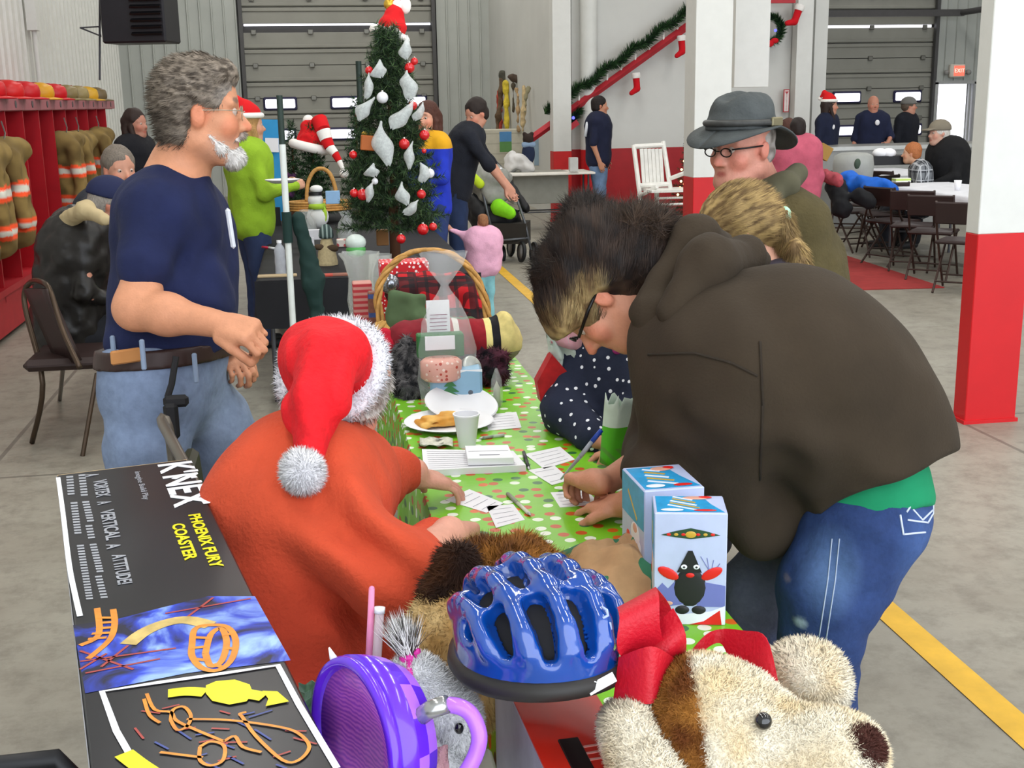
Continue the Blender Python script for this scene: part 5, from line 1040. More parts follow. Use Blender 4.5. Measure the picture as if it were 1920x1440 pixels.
t = thing('candle_bag', 'slim clear wrapped candle standing on the dotted cloth', 'candle', P(932, 762, .752)); cello('wrapping', [(.018, 0), (.02, .05), (.016, .09), (.004, .125)], P(932, 762, .752), t, 16)
mb = MB(); mb.lathe([(.012, 0), (.011, .06), (.0, .085)], P(932, 762, .753), None, 14); mb.build('candle', mat('candle_wax', '#b9bba9', .5), t, True, True)
# --- the raffle basket cluster at the far end of the green table
bx = P(815, 722, TZ)
WICK = mat('wicker', '#b98a49', .6, var=.25, vscale=50)
t = thing('gift_basket', 'large wicker basket with a tall arched handle at the end of the green table', 'basket', bx + V(0, .15, 0)); bc_ = bx + V(.01, .28, .0)
mb = MB()
for k in range(9):
    z = .01 + .014 * k; R_ = .155 + .05 * k / 8
    mb.tube([bc_ + V(R_ * 1.15 * math.cos(a) * (1 + .015 * (-1) ** (i + k)), R_ * .8 * math.sin(a) * (1 + .015 * (-1) ** (i + k)), z) for i, a in enumerate(np.linspace(0, 2 * PI, 48, endpoint=False))], .008, 6, closed=True)
mb.lathe([(0, 0), (.16, 0), (.16, .01), (0, .01)], bc_, None, 24, sx=1.1); mb.build('woven_body', WICK, t, True, True)
hd = D(1, 1, 1); d_h = 4.45
hp_ = [D(722, 640, d_h), D(709, 575, d_h), D(712, 535, d_h), D(730, 502, d_h), D(760, 478, d_h), D(800, 468, d_h), D(845, 476, d_h), D(882, 505, d_h), D(905, 550, d_h), D(916, 600, d_h), D(918, 640, d_h)]
def smooth_path(p, n=6):
    out = []; p = [V(q) for q in p]
    for i in range(len(p) - 1):
        p0, p1, p2, p3 = p[max(i - 1, 0)], p[i], p[i + 1], p[min(i + 2, len(p) - 1)]
        for k in range(n):
            u = k / n; out.append(.5 * ((2 * p1) + (-p0 + p2) * u + (2 * p0 - 5 * p1 + 4 * p2 - p3) * u * u + (-p0 + 3 * p1 - 3 * p2 + p3) * u ** 3))
    return out + [p[-1]]
mb = MB(); sp = smooth_path(hp_, 5)
for k in range(3): mb.tube([q + V(.010 * math.cos(i * .5 + k * 2.1), .010 * math.sin(i * .5 + k * 2.1), 0) for i, q in enumerate(sp)], .008, 6)
mb.build('handle', WICK, t, True, True)
mb = MB()
for i in range(9): a = i * .7; mb.tube([D(715, 618, 4.4) + V(.03 * math.cos(a + j * .7), .015 * math.sin(j + a), .03 * math.sin(a + j)) for j in range(6)], .004, 5)
mb.build('raffia_bow', mat('raffia', '#c79a52', .7), t, True, True)
PLR = mat('plaid_red', '#b5131d', .9, var=.1, pat=plaid(9, ['#141216', '#141216', '#3a0d12']))
tag(soft('fleece_throw', [cap(D(770, 560, 4.7), D(870, 575, 4.7), .09, .085, .06), cap(D(760, 540, 4.72), D(850, 535, 4.72), .06, .05, .06), cap(D(880, 560, 4.68), D(892, 610, 4.6), .06, .05, .04)], PLR, None, .01, amp=.02, freq=14), 'red and black fleece throw bundled inside the basket', 'blanket')
tag(soft('fleece_throw', [rbox(D(762, 590, 4.42), (.07, .02, .085), rotm('Y', .1), .018, .03), cap(D(790, 600, 4.42), D(885, 610, 4.45), .035, .03, .03)], mat('sage_fleece', '#4f6243', .95, var=.15, vscale=12), None, .008, amp=.008, freq=16), 'folded sage green cloth at the front of the basket', 'cloth')
def plaidroll(nt, co, cs):
    s = N(nt, 'ShaderNodeSeparateXYZ'); nt.links.new(co, s.inputs[0]); x = s.outputs[0]; c = cs
    for lo_, hi_, col in ((.100, .122, '#e2d089'), (.122, .150, '#17151a'), (.150, .3, '#cdbb78'), (-.3, -.1, '#7c1f28'), (-.1, -.06, '#c9c4ba'), (-.01, .01, '#c9c4ba')):
        k = math_(nt, 'MULTIPLY', math_(nt, 'GREATER_THAN', x, lo_), math_(nt, 'LESS_THAN', x, hi_)); c = mixc(nt, k, c, col)
    k = math_(nt, 'LESS_THAN', s.outputs[2], .055); c = mixc(nt, math_(nt, 'MULTIPLY', k, .7), c, '#5e5c60'); return c
tag(soft('plaid_blanket', [cap(D(765, 640, 4.15), D(935, 640, 4.2), .075, .082, .03), eli(D(945, 625, 4.2), V(.035, .07, .08), k=.02)], mat('plaid_roll', '#8c1a24', .95, pat=plaidroll, var=.15, vscale=30), None, .007, amp=.006, freq=30), 'rolled red, grey and cream striped blanket at the basket front', 'blanket')
tag(soft('knit_scarf', [cap(D(765, 660, 4.05), D(770, 735, 3.98), .045, .05, .03), cap(D(750, 670, 4.1), D(748, 700, 4.05), .03, .03, .03)], FURM, None, .007, amp=.012, freq=30, paint=hair_col('#1c1c20', '#6d6a6a', 70), fur=(5000, .02, .0016, '#55555a', (0, 0, -1), .5)), 'dark knitted fringe hanging at the left of the basket', 'scarf')
tag(soft('fringe_bundle', [cap(D(905, 690, 4.1), D(930, 705, 4.1), .035, .03, .03), cap(D(890, 660, 4.15), D(930, 680, 4.12), .03, .04, .03)], FURM, None, .007, amp=.014, freq=36, paint=hair_col('#16171c', '#5a2a3a', 50), fur=(2500, .022, .0016, '#3a3a42', (0, 0, -.5), .7)), 'dark fringe of the blanket hanging at the right of the basket', 'fringe')
tag(soft('red_mitten', [cap(D(722, 630, 4.12), D(722, 672, 4.08), .028, .024, .02), cap(D(736, 655, 4.1), D(740, 640, 4.1), .011, .010, .01)], mat('mitten_red', '#b3122b', .9), None, .006, amp=.004, freq=30), 'red mitten hanging at the left of the basket', 'mitten')
t = thing('wrapped_gift', 'clear cellophane gift bag tied with a knot in front of the basket', 'gift', P(842, 760, TZ)); c = P(842, 762, TZ) + V(0, .03, .003)
cello('cellophane', [(.085, 0), (.092, .08), (.09, .18), (.075, .27), (.045, .33), (.018, .37), (.012, .385), (.03, .41), (.06, .45), (.075, .49)], c, t, 60, .05, 3, sx=1.0, sy=.6)
def card(name, c, w, h, m, par, R=None, th=.004): mb = MB(); mb.box(c, (w, th, h), R, bev=.001); return mb.build(name, m, par, True)
kd = card('info_card', D(822, 605, 3.86), .075, .145, PW, t, rotm('X', -.1))
mb = MB()
for i in range(8): mb.box(D(822, 590 + 7 * i, 3.85), (.055, .002, .002))
mb.ell(D(811, 572, 3.85), (.008, .002, .006)); mb.build('printed_lines', mat('ink_plum', '#7a3650', .8, var=0), kd, True)
gb = MB(); gb.box(D(825, 646, 3.85), (.15, .05, .075), bev=.004); gb = gb.build('green_box', mat('box_green', '#2e6a37', .5), t, True); card('label', D(825, 643, 3.80), .095, .045, PW, gb)
mb = MB(); mb.lathe([(.045, 0), (.055, .01), (.055, .06), (.045, .07)], D(828, 712, 3.8), None, 24, sx=1.2); mb.build('candy_jar', mat('candy_pink', '#d8a294', .4, pat=dots(60, .3, ['#b34a3e', '#e8d0c4'])), t, True, True)
mb = MB(); mb.lathe([(.0, 0), (.036, 0), (.036, .018), (.03, .022), (0, .022)], D(880, 690, 3.86), rotm('X', 1.0) @ rotm('Y', .5), 24, cap=False); tag(mb.build('tin_lid', mat('tin', '#b9bcb5', .3, .6), None, True, True, 40), 'round silver tin lid leaning beside the wrapped gift', 'lid')
# tin box with winter scene
c = P(858, 766, TZ); Rb_ = rotm('Z', -.08); t = thing('gift_tin', 'square pale blue tin with a winter tree scene in front of the wrapped gift', 'tin', c)
mb = MB(); mb.box(c + V(0, .03, .066), (.165, .10, .128), Rb_, bev=.008); bd = mb.build('tin_body', mat('tin_blue', '#8db4cf', .35, var=.1, vscale=9), t, True)
mb = MB(); RT2 = Rb_ @ np.stack([V(1, 0, 0), V(0, 0, 1), V(0, -1, 0)], 1); f0 = c + Rb_ @ V(0, -.0205, .066)
mb.prism([(-.08, -.062), (.08, -.062), (.08, -.01), (.05, -.022), (.0, -.045), (-.08, -.05)], f0, RT2, .0008, m=0); mb.prism([(-.08, .064), (.08, .064), (.08, .056), (.03, .06), (0, .052), (-.04, .058), (-.08, .05)], f0, RT2, .0008, m=0)
for k in range(4): w = .012 + .008 * k; mb.prism([(-.022 - w, .03 - .018 * k), (-.022 + w, .03 - .018 * k), (-.022, .052 - .018 * k)], f0, RT2, .0014 + .0003 * k, m=1)
mb.box(f0 + RT2 @ V(-.022, -.042, .001), (.005, .002, .02), Rb_, m=2); mb.ell(f0 + RT2 @ V(.03, -.03, .0), (.014, .002, .012), m=0); mb.ell(f0 + RT2 @ V(.042, -.01, .0), (.008, .002, .008), m=3); mb.ell(f0 + RT2 @ V(.03, -.045, .0), (.022, .002, .006), m=2)
mb.build('printed_scene', [mat('print_white', '#e9edf2', .4), mat('print_green', '#3c7c4c', .4), mat('print_brown', '#6e4230', .4), mat('print_grey', '#5b6470', .4)], bd, True)
def brick(name, label, c, size, m, cat='box', R=None, **k):
    mb = MB(); mb.box(c, size, R, bev=.004); return tag(mb.build(name, m, None, True), label, cat)
brick('gift_box', 'red gift box with white dots behind the basket', D(757, 515, 5.0) - V(0, 0, .09), (.20, .14, .30), mat('red_dots', '#c8202a', .5, pat=dots(55, .3, ['#f0e4e4'])), 'gift')
brick('treat_box', 'red and white striped tall treat box left of the basket', D(680, 568, 4.75) - V(0, 0, .045), (.075, .08, .26), mat('peppermint', '#c2857a', .5, pat=stripes(2, 45, '#b3343a', .5)))
brick('treat_box', 'brown and blue printed box beside the striped treat box', D(702, 580, 4.6) - V(0, 0, .05), (.045, .05, .24), mat('brown_print', '#7a4a3a', .5, var=.4, vscale=40, pat=stripes(2, 14, '#3c4f85', .25)))
t = thing('clear_bag', 'clear crinkled bag of snacks left of the basket handle', 'bag', D(676, 535, 5.3) * V(1, 1, 0) + V(0, 0, TZ)); cello('film', [(.05, 0), (.06, .1), (.05, .2), (.07, .28), (.09, .31)], D(676, 535, 5.3) * V(1, 1, 0) + V(0, 0, TZ + .004), t, 30, .08, 5, m=mat('cello_milky', '#dfe3e0', .12, alpha=.3, var=0))
t = thing('clear_bag', 'clear bag beside the tree trunk', 'bag', D(714, 505, 5.3) * V(1, 1, 0) + V(0, 0, TZ)); cello('film', [(.04, 0), (.045, .1), (.05, .2), (.05, .30)], D(714, 505, 5.3) * V(1, 1, 0) + V(0, 0, TZ + .004), t, 30, .06, 6, m=mat('cello_milky', ''))
mb = MB(); mb.ell(D(730, 532, 4.55), .038); tag(mb.build('ornament_ball', mat('sequin', '#8d9096', .2, .8, var=.6, vscale=160), None, True, True), 'silver and black sequined ball in the basket', 'ball')
# crumpled paper bag on the near part of the table
g = []
for i in range(22):
    row = []
    for j in range(16):
        u, v = i / 21, j / 15; x = .46 + .26 * u; y = 2.02 + .36 * v; z = .755 + .085 * math.sin(PI * u) ** .5 * math.sin(PI * min(v * 1.05, 1)) ** .6; k = noise3(np.array([[x * 14, y * 14, 1.0]]))[0] * .03 + noise3(np.array([[x * 34, y * 34, 4.0]]))[0] * .012
        row.append((x, y, max(z + k * math.sin(PI * u) * math.sin(PI * v), .754)))
    g.append(row)
def bagpat(nt, co, cs):
    n = N(nt, 'ShaderNodeTexNoise', Scale=7.0, Detail=2.0); nt.links.new(co, n.inputs['Vector']); return mixc(nt, math_(nt, 'GREATER_THAN', n.outputs[0], .52), cs, '#2f6b4b')
mb = MB(); mb.sheet(g); tag(mb.build('paper_bag', mat('kraft', '#a5825c', .8, pat=bagpat, var=.15, vscale=20), None, True, False, 18), 'crumpled brown and green paper bag on the table by the blue boxes', 'bag')
# two printed ornament boxes
def orn_box(label, fx, base_y, d, w, dp, hgt, rz, fig):
    c = P(fx, base_y, TZ); t = thing('ornament_box', label, 'box', c, 0); R = rotm('Z', rz); c0 = c + R @ V(0, dp / 2, hgt / 2 + .002)
    mb = MB(); mb.box(c0, (w, dp, hgt), R, bev=.002); bd = mb.build('carton', mat('carton_pale', '#b9c2e2', .35, var=.06, vscale=14), t, True)
    Fr = R @ np.stack([V(1, 0, 0), V(0, 0, 1), V(0, -1, 0)], 1); f0 = c0 + R @ V(0, -dp / 2 - .0003, 0); tp = R @ np.eye(3); t0 = c0 + V(0, 0, hgt / 2 + .0003); Lf = R @ np.stack([V(0, -1, 0), V(0, 0, 1), V(-1, 0, 0)], 1); l0 = c0 + R @ V(-w / 2 - .0003, 0, 0)
    pal = [mat('pr_cyan', '#2c93c8', .35, var=.15, vscale=40), mat('pr_white', '#e8eaf2', .35), mat('pr_red', '#d8251f', .35), mat('pr_gold', '#caa23c', .35), mat('pr_dark', '#222226', .4), mat('pr_green', '#2c4a33', .4), mat('pr_violet', '#6d74b8', .4), mat('pr_peach', '#d8a08c', .4)]
    mb = MB(); mb.prism([(-w * .46, -dp * .44), (w * .46, -dp * .44), (w * .30, dp * .0), (w * .2, dp * .44), (-w * .46, dp * .44)], t0, tp, .0004, m=0)
    for k in range(5): mb.box(t0 + R @ V(-w * .08 + w * .012 * (k % 2), dp * (-.22 + .13 * k), .0008), (w * (.5 - .05 * k), dp * .045, .0008), R @ rotm('Z', -.5), m=(3 if k % 2 else 1))
    mb.ell(t0 + R @ V(w * .1, dp * .33, .001), (w * .18, dp * .09, .001), R, m=7); mb.ell(t0 + R @ V(w * .24, dp * .36, .0015), (w * .1, dp * .06, .001), R, m=2); mb.ell(t0 + R @ V(-w * .25, -dp * .34, .001), (w * .16, dp * .07, .001), R, m=1); mb.ell(t0 + R @ V(w * .2, -dp * .36, .001), (w * .16, dp * .05, .001), R, m=2)
    mb.build('lid_print', pal, bd, True)
    mb = MB()
    if fig:
        mb.prism([(-w * .49, -hgt * .2), (-w * .38, -hgt * .12), (-w * .30, -hgt * .17), (-w * .2, -hgt * .1), (-w * .1, -hgt * .2), (.0, -hgt * .3), (-w * .49, -hgt * .35)], f0, Fr, .0005, m=6); mb.prism([(w * .12, -hgt * .1), (w * .49, -hgt * .14), (w * .49, -hgt * .33), (w * .1, -hgt * .33)], f0, Fr, .0005, m=6)
        mb.prism([(-w * .49, -hgt * .49), (w * .49, -hgt * .49), (w * .49, -hgt * .32), (w * .3, -hgt * .37), (-w * .1, -hgt * .4), (-w * .49, -hgt * .36)], f0, Fr, .0009, m=1); mb.prism([(0, -hgt * .49), (w * .45, -hgt * .49), (w * .42, -hgt * .36), (w * .2, -hgt * .46)], f0, Fr, .0013, m=2)
        mb.prism([(-w * .18, -hgt * .02), (w * .16, -hgt * .02), (w * .03, hgt * .17), (-w * .03, hgt * .17)], f0, Fr, .0022, m=4); mb.ell(f0 + Fr @ V(-.0, -hgt * .16, 0), V(w * .23, hgt * .17, .002), Fr, m=4); mb.ell(f0 + Fr @ V(-w * .1, -hgt * .36, 0), V(w * .1, hgt * .04, .003), Fr, m=4); mb.ell(f0 + Fr @ V(w * .13, -hgt * .36, 0), V(w * .1, hgt * .04, .003), Fr, m=4)
        for sg in (-1, 1): mb.ell(f0 + Fr @ V(sg * w * .3, -hgt * .03, .001), V(w * .16, hgt * .045, .002), Fr @ rotm('Z', -sg * -.5), m=2); mb.ell(f0 + Fr @ V(sg * w * .085, hgt * .03, .002), V(w * .045, hgt * .022, .001), Fr, m=1); mb.ell(f0 + Fr @ V(sg * w * .085, hgt * .028, .0028), V(w * .018, hgt * .010, .0006), Fr, m=4)
        mb.ell(f0 + Fr @ V(0, -hgt * .045, .002), V(w * .06, hgt * .022, .002), Fr, m=2); mb.ell(f0 + Fr @ V(-w * .3, -hgt * .3, .001), V(w * .07, hgt * .02, .001), Fr, m=7)
        mb.prism([(-w * .4, hgt * .31), (-w * .2, hgt * .345), (0, hgt * .37), (w * .2, hgt * .345), (w * .4, hgt * .31), (w * .2, hgt * .29), (0, hgt * .275), (-w * .2, hgt * .29)], f0, Fr, .0012, m=5)
        for k in range(-3, 4): mb.ell(f0 + Fr @ V(k * w * .1, hgt * .315, .0012), V(w * .03, hgt * .013, .0008), Fr, m=(2 if k % 2 else 3))
        mb.ell(f0 + Fr @ V(0, hgt * .315, .0014), V(w * .075, hgt * .03, .001), Fr, m=3)
        for k in range(4): mb.box(f0 + Fr @ V(w * (.2 + .05 * k), hgt * (.06 - .02 * k), .0004), (w * .008, .0006, hgt * .14), R @ rotm('Y', .35 * (k - 1.5)), m=6)
        mb.build('front_print', pal, bd, True)
        mb = MB()
    W_ = dp
    mb.ell(l0 + Lf @ V(W_ * .12, -hgt * .02, 0), V(W_ * .2, hgt * .12, .001), Lf, m=1); mb.ell(l0 + Lf @ V(W_ * .12, hgt * .04, .0004), V(W_ * .1, hgt * .05, .001), Lf, m=7); mb.ell(l0 + Lf @ V(W_ * .1, -hgt * .32, 0), V(W_ * .16, hgt * .1, .001), Lf, m=2); mb.ell(l0 + Lf @ V(W_ * .3, -hgt * .15, 0), V(W_ * .1, hgt * .1, .001), Lf, m=1); mb.ell(l0 + Lf @ V(-W_ * .2, -hgt * .1, 0), V(W_ * .08, hgt * .05, .001), Lf, m=2)
    mb.prism([(-W_ * .49, hgt * .1), (W_ * .49, hgt * .1), (W_ * .49, hgt * .49), (-W_ * .49, hgt * .49)], l0, Lf, .0003, m=0); mb.box(l0 + Lf @ V(0, hgt * .25, .0006), (.0006, W_ * .5, .006), R @ rotm('X', .6), m=3)
    mb.build('side_print', pal, bd, True); return t
orn_box('printed blue carton standing behind the one with the dark figure', 1262, 1108, 2.2, .122, .155, .21, .02, False)
orn_box('printed pale carton with a dark mitten-armed figure, nearest of the two', 1292, 1174, 2.1, .132, .10, .218, -.24, True)
# ---------------------------------------------------------------- toys in the foreground
# long building-toy box lying on a low stand
KZ = 1.0; A_, B_, C_, D_ = P(107, 892, KZ), P(350, 860, KZ), P(632, 1440, KZ), P(172, 1440, KZ)
dv = nrm((C_ + D_) / 2 - (A_ + B_) / 2); du = V(-dv[1], dv[0], 0); wk = abs((B_ - A_) @ du); Lk = abs(((C_ + D_) / 2 - (A_ + B_) / 2) @ dv) + .10; k0 = (A_ + B_) / 2; kc = k0 + dv * Lk / 2; RK = np.stack([dv, du, V(0, 0, 1)], 1)
t = thing('toy_box', 'long black toy coaster box with yellow and white lettering lying at the left', 'box', (kc[0], kc[1], KZ - .08)); KB = t
CARD = mat('card_brown', '#b09a78', .7); KBLK = mat('box_black', '#1c1d21', .3, var=.12, vscale=6)
mb = MB(); mb.box(kc - V(0, 0, .04), (Lk, wk, .08), RK, bev=.003); bd = mb.build('carton', KBLK, t, True)
mb = MB(); mb.box(k0 - V(0, 0, .04) - dv * .0015, (.004, wk, .078), RK); mb.build('end_flap', CARD, bd, True)
mb = MB(); mb.box(kc - V(0, 0, .04) - du * (wk / 2 + .001), (Lk, .001, .076), RK); mb.build('side_print', mat('side_grey', '#8b8d93', .4, var=.2, vscale=9), bd, True)
def PK(px, py, e=.0006): return P(px, py, KZ + e)
def ribbon(pts, w, mb, m=0, e=.001, n=4):
    """flat printed line on the box lid; points given in the picture"""
    q = smooth_path([PK(x, y, e) for x, y in pts], n); v = []; f = []
    for i, p in enumerate(q):
        d = nrm(q[min(i + 1, len(q) - 1)] - q[max(i - 1, 0)]); s_ = V(-d[1], d[0], 0) * w / 2; v += [p - s_, p + s_]
    mb.add(v, [(2 * i, 2 * i + 2, 2 * i + 3, 2 * i + 1) for i in range(len(q) - 1)], m)
def patch(pts, mb, m=0, e=.0006): mb.add([PK(x, y, e) for x, y in pts], [tuple(range(len(pts)))], m)
KW, KY, KG = mat('print_w', '#eef0f6', .35, var=0), mat('print_y', '#e9dc12', .35, var=.03), mat('print_g', '#9a9da4', .4, var=.1, vscale=60)
def ktext(txt, c, e, cap_px, m, name, shear=0, bold=.0):
    """text from picture point c to e (baseline runs towards the viewer)"""
    a, b = PK(*c, .0012), PK(*e, .0012); L = abs((b - a) @ dv); mid = (a + b) / 2; size = .03; mb = MB(); n0 = MB(); text_mb(n0, txt, (0, 0, 0), np.eye(3), 1.0); vv = np.vstack(n0.v); wid = vv[:, 0].max() - vv[:, 0].min(); hh = vv[:, 1].max() - vv[:, 1].min()
    pa = PK(c[0] + cap_px, c[1] - cap_px * .12); ch = abs((pa - PK(*c)) @ du); size = ch / hh; mb = MB(); text_mb(mb, txt, mid, np.stack([dv, du, V(0, 0, 1)], 1), size, .0002, 0, (L / wid) / size, shear=shear, bold=bold); return mb.build(name, m, t, True)
ktext("K'NEX", (322, 868), (360, 945), 62, KW, 'logo', bold=.025)
mb = MB(); ribbon([(325, 898), (345, 890), (358, 890), (365, 896)], .012, mb); ribbon([(335, 945), (365, 935), (380, 936), (388, 944)], .012, mb); mb.build('logo_swash', KW, t, True)
ktext("imagine Build Play", (256, 884), (276, 936), 14, KG, 'tagline')
ktext("PHOENIX FURY", (364, 964), (404, 1062), 21, KY, 'title', bold=.03)
ktext("COASTER", (333, 982), (356, 1048), 22, KY, 'title', bold=.03)
for tx, a, b in (("A", (170, 889), (171, 893)), ("VORTEX", (188, 900), (190, 931)), ("A", (193, 940), (195, 945)), ("VERTICAL", (202, 956), (208, 1012)), ("A", (210, 1020), (212, 1028)), ("ATTITUDE!", (222, 1040), (232, 1095))): ktext(tx, a, b, 25, KG, 'slogan', bold=.02)
mb = MB()
for x0, y0, x1, y1 in ((130, 893, 133, 930), (153, 890, 158, 932), (138, 942, 146, 1003), (160, 940, 170, 980), (166, 985, 172, 1012), (150, 1022, 168, 1126), (174, 1020, 188, 1075), (184, 1080, 196, 1124)):
    n = max(3, int((y1 - y0) / 5))
    for i in range(n): a = i / n; xx = x0 + (x1 - x0) * a; yy = y0 + (y1 - y0) * a; patch([(xx - 6, yy), (xx + 7, yy - 1), (xx + 7.5, yy + 2.2), (xx - 5.5, yy + 3.2)], mb)
mb.build('small_print', KG, t, True)
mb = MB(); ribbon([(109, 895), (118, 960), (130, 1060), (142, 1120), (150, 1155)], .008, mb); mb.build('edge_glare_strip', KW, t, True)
def energy(nt, co, cs):
    n = N(nt, 'ShaderNodeTexNoise', Scale=9.0, Detail=5.0, Distortion=1.6); nt.links.new(co, n.inputs['Vector']); r = N(nt, 'ShaderNodeValToRGB'); e = r.color_ramp.elements
    e[0].position = .38; e[0].color = (*lin('#11152f'), 1); e[1].position = .72; e[1].color = (*lin('#9fc2f2'), 1); k = r.color_ramp.elements.new(.52); k.color = (*lin('#2240c0'), 1); nt.links.new(n.outputs[0], r.inputs[0]); return r.outputs[0]
mb = MB(); patch([(137, 1172), (215, 1162), (300, 1140), (390, 1118), (478, 1118), (545, 1238), (350, 1262), (160, 1300)], mb); mb.build('energy_print', mat('energy', '#2240c0', .35, pat=energy, var=.2, vscale=20), t, True)
OR = mat('track_orange', '#d98a2b', .35, var=.2, vscale=30); RD = mat('track_red', '#a3403a', .4); mb = MB()
for l in ([(150, 1210), (185, 1190), (182, 1140)], [(165, 1235), (205, 1200), (215, 1170), (212, 1142)], [(360, 1210), (365, 1180), (390, 1172), (425, 1175), (442, 1200), (435, 1235), (410, 1256), (378, 1252), (360, 1230), (360, 1210)], [(385, 1225), (395, 1190), (415, 1178), (425, 1205), (415, 1240), (395, 1248), (385, 1225)]): ribbon(l, .009, mb, e=.0014)
for a, b in (((184, 1158), (214, 1158)), ((183, 1168), (214, 1166)), ((180, 1178), (212, 1176)), ((172, 1188), (208, 1186)), ((165, 1198), (200, 1195)), ((360, 1215), (386, 1212)), ((366, 1195), (394, 1196)), ((364, 1235), (388, 1238)), ((400, 1245), (415, 1250)), ((425, 1215), (440, 1216)), ((418, 1190), (436, 1188))): ribbon([a, b], .007, mb, e=.0016)
for a, b in (((150, 1240), (330, 1215)), ((150, 1220), (250, 1255)), ((160, 1262), (300, 1235)), ((190, 1250), (240, 1210)), ((150, 1255), (200, 1225)), ((310, 1150), (470, 1122)), ((340, 1165), (400, 1120))): ribbon([a, b], .004, mb, 1, e=.0012)
mb.build('coaster_print', [OR, RD], t, True)
mb = MB(); ribbon([(240, 1208), (270, 1185), (310, 1168), (350, 1162), (395, 1172)], .024, mb, e=.0013); mb.build('track_band_print', mat('band_pale', '#cbb06a', .35, var=.35, vscale=24), t, True)
mb = MB(); ribbon([(258, 1440), (218, 1370), (191, 1296), (300, 1279), (420, 1262), (521, 1247), (560, 1320), (632, 1440)], .008, mb, e=.0016, n=1); mb.build('inset_frame', KW, t, True)
mb = MB(); ribbon([(315, 1300), (350, 1296), (385, 1298)], .022, mb, 0, .0018); patch([(386, 1285), (405, 1277), (440, 1274), (468, 1283), (475, 1300), (462, 1315), (430, 1321), (398, 1314), (386, 1300)], mb, 0, .002); ribbon([(462, 1300), (495, 1306)], .022, mb, 0, .0019); patch([(492, 1295), (520, 1296), (542, 1315), (498, 1324), (503, 1310)], mb, 0, .002)
mb.build('arrow_print', KY, t, True); mb = MB(); ribbon([(232, 1412), (258, 1432), (285, 1450)], .022, mb, 0, .0018); mb.build('arrow_print', KY, t, True)
ktext("1.25", (432, 1279), (448, 1315), 20, OR, 'figure_print'); ktext("FT", (405, 1289), (412, 1310), 14, OR, 'figure_print')
mb = MB(); rs = np.random.RandomState(4)
for l in ([(275, 1300), (290, 1330), (320, 1335), (330, 1350), (360, 1365), (420, 1390)], [(320, 1350), (325, 1330), (345, 1325), (358, 1342), (350, 1362), (332, 1368), (320, 1350)], [(350, 1348), (430, 1350), (520, 1362), (560, 1375), (580, 1400), (560, 1425), (530, 1425), (480, 1380), (455, 1345), (450, 1338), (462, 1335)], [(375, 1400), (395, 1390), (420, 1398), (418, 1425), (395, 1435), (375, 1425), (375, 1400)], [(300, 1410), (380, 1420)], [(420, 1390), (440, 1380), (455, 1400), (490, 1410)], [(270, 1310), (280, 1340), (300, 1355)]): ribbon(l, .0045, mb, 0, .0017)
for k in range(26): x, y = rs.uniform(250, 560), rs.uniform(1320, 1435); ribbon([(x, y), (x + rs.uniform(15, 45), y + rs.uniform(-14, 22))], .0028, mb, 1 + k % 2, .0012)
mb.build('model_print', [OR, RD, mat('pr_navy', '#3a4a8c', .4)], t, True)
table('low_stand', 'narrow black stand hidden under the long toy box', kc[0] - .13, kc[0] - .05, kc[1] + .0, kc[1] + .45, KZ - .083, BLACK, BLACK)
table('folding_table', 'small white table set crosswise under the purple toy and the white pony', -.26, .228, .98, 1.64, TZ - .002, mat('plastic_top', ''), LEG)
# dark chair corner at the bottom left
t = thing('chair', 'black padded chair top at the bottom left corner', 'chair', P(60, 1640, .0) * V(1, 1, 0)); c = D(20, 1462, 1.55)
mb = MB(); mb.tube([c + V(-.18, 0, -.3), c + V(-.15, 0, -.02), c + V(-.09, 0, .022), c + V(.06, 0, .024), c + V(.095, -.02, -.01), c + V(.11, -.03, -.3)], .012, 10); mb.build('back_frame', BLACK, t, True, True); mb = MB(); mb.box(c + V(-.03, 0, -.12), (.23, .03, .26), bev=.012); mb.build('backrest', mat('vinyl_black', '#151519', .4), t, True)
mb = MB(); mb.box(c + V(-.03, -.22, c[2] * 0 - .42), (.38, .4, .05), bev=.02); mb.build('seat', mat('vinyl_black', ''), t, True)
for dx in (-.2, .14):
    for dy in (0, -.4): mb = MB(); mb.cyl(V(c[0] + dx, c[1] + dy, 0), V(c[0] + dx, c[1] + dy, c[2] - .42), .011, n=8); mb.build('leg', BLACK, t, True)
# the orange woman's chair
t = thing('banquet_chair', 'dark padded chair the orange-jacketed woman sits on, its back edge showing', 'chair', (-.1, 2.35, 0)); a, b = D(306, 793, 2.72), D(372, 930, 2.40)
mb = MB(); fr = smooth_path([V(a[0] + .05, a[1] + .03, .02), V(a[0] + .02, a[1] + .02, .5), a + V(.012, .01, -.05), a + V(0, -.01, 0), b + V(.0, .02, 0), b + V(.02, 0, -.06), V(b[0] + .03, b[1], .5), V(b[0] + .05, b[1], .02)], 5); mb.tube(fr, .012, 8); mb.build('back_frame', mat('chair_steel', '#6b655c', .35, .5), t, True, True)
mb = MB(); m_ = (a + b) / 2; mb.box(m_ + V(.02, 0, -.17), (.035, .30, .30), rotm('Y', -.08), bev=.012); mb.build('backrest', mat('vinyl_olive', '#2b2c1c', .5, var=.2), t, True)
mb = MB(); mb.box((-.07, 2.36, .46), (.42, .42, .06), bev=.025); mb.build('seat', mat('vinyl_olive', ''), t, True)
for x in (-.25, .12):
    for y in (2.18, 2.54): mb = MB(); mb.cyl((x, y, 0), (x, y, .44), .011, n=8); mb.build('leg', mat('chair_steel', ''), t, True)
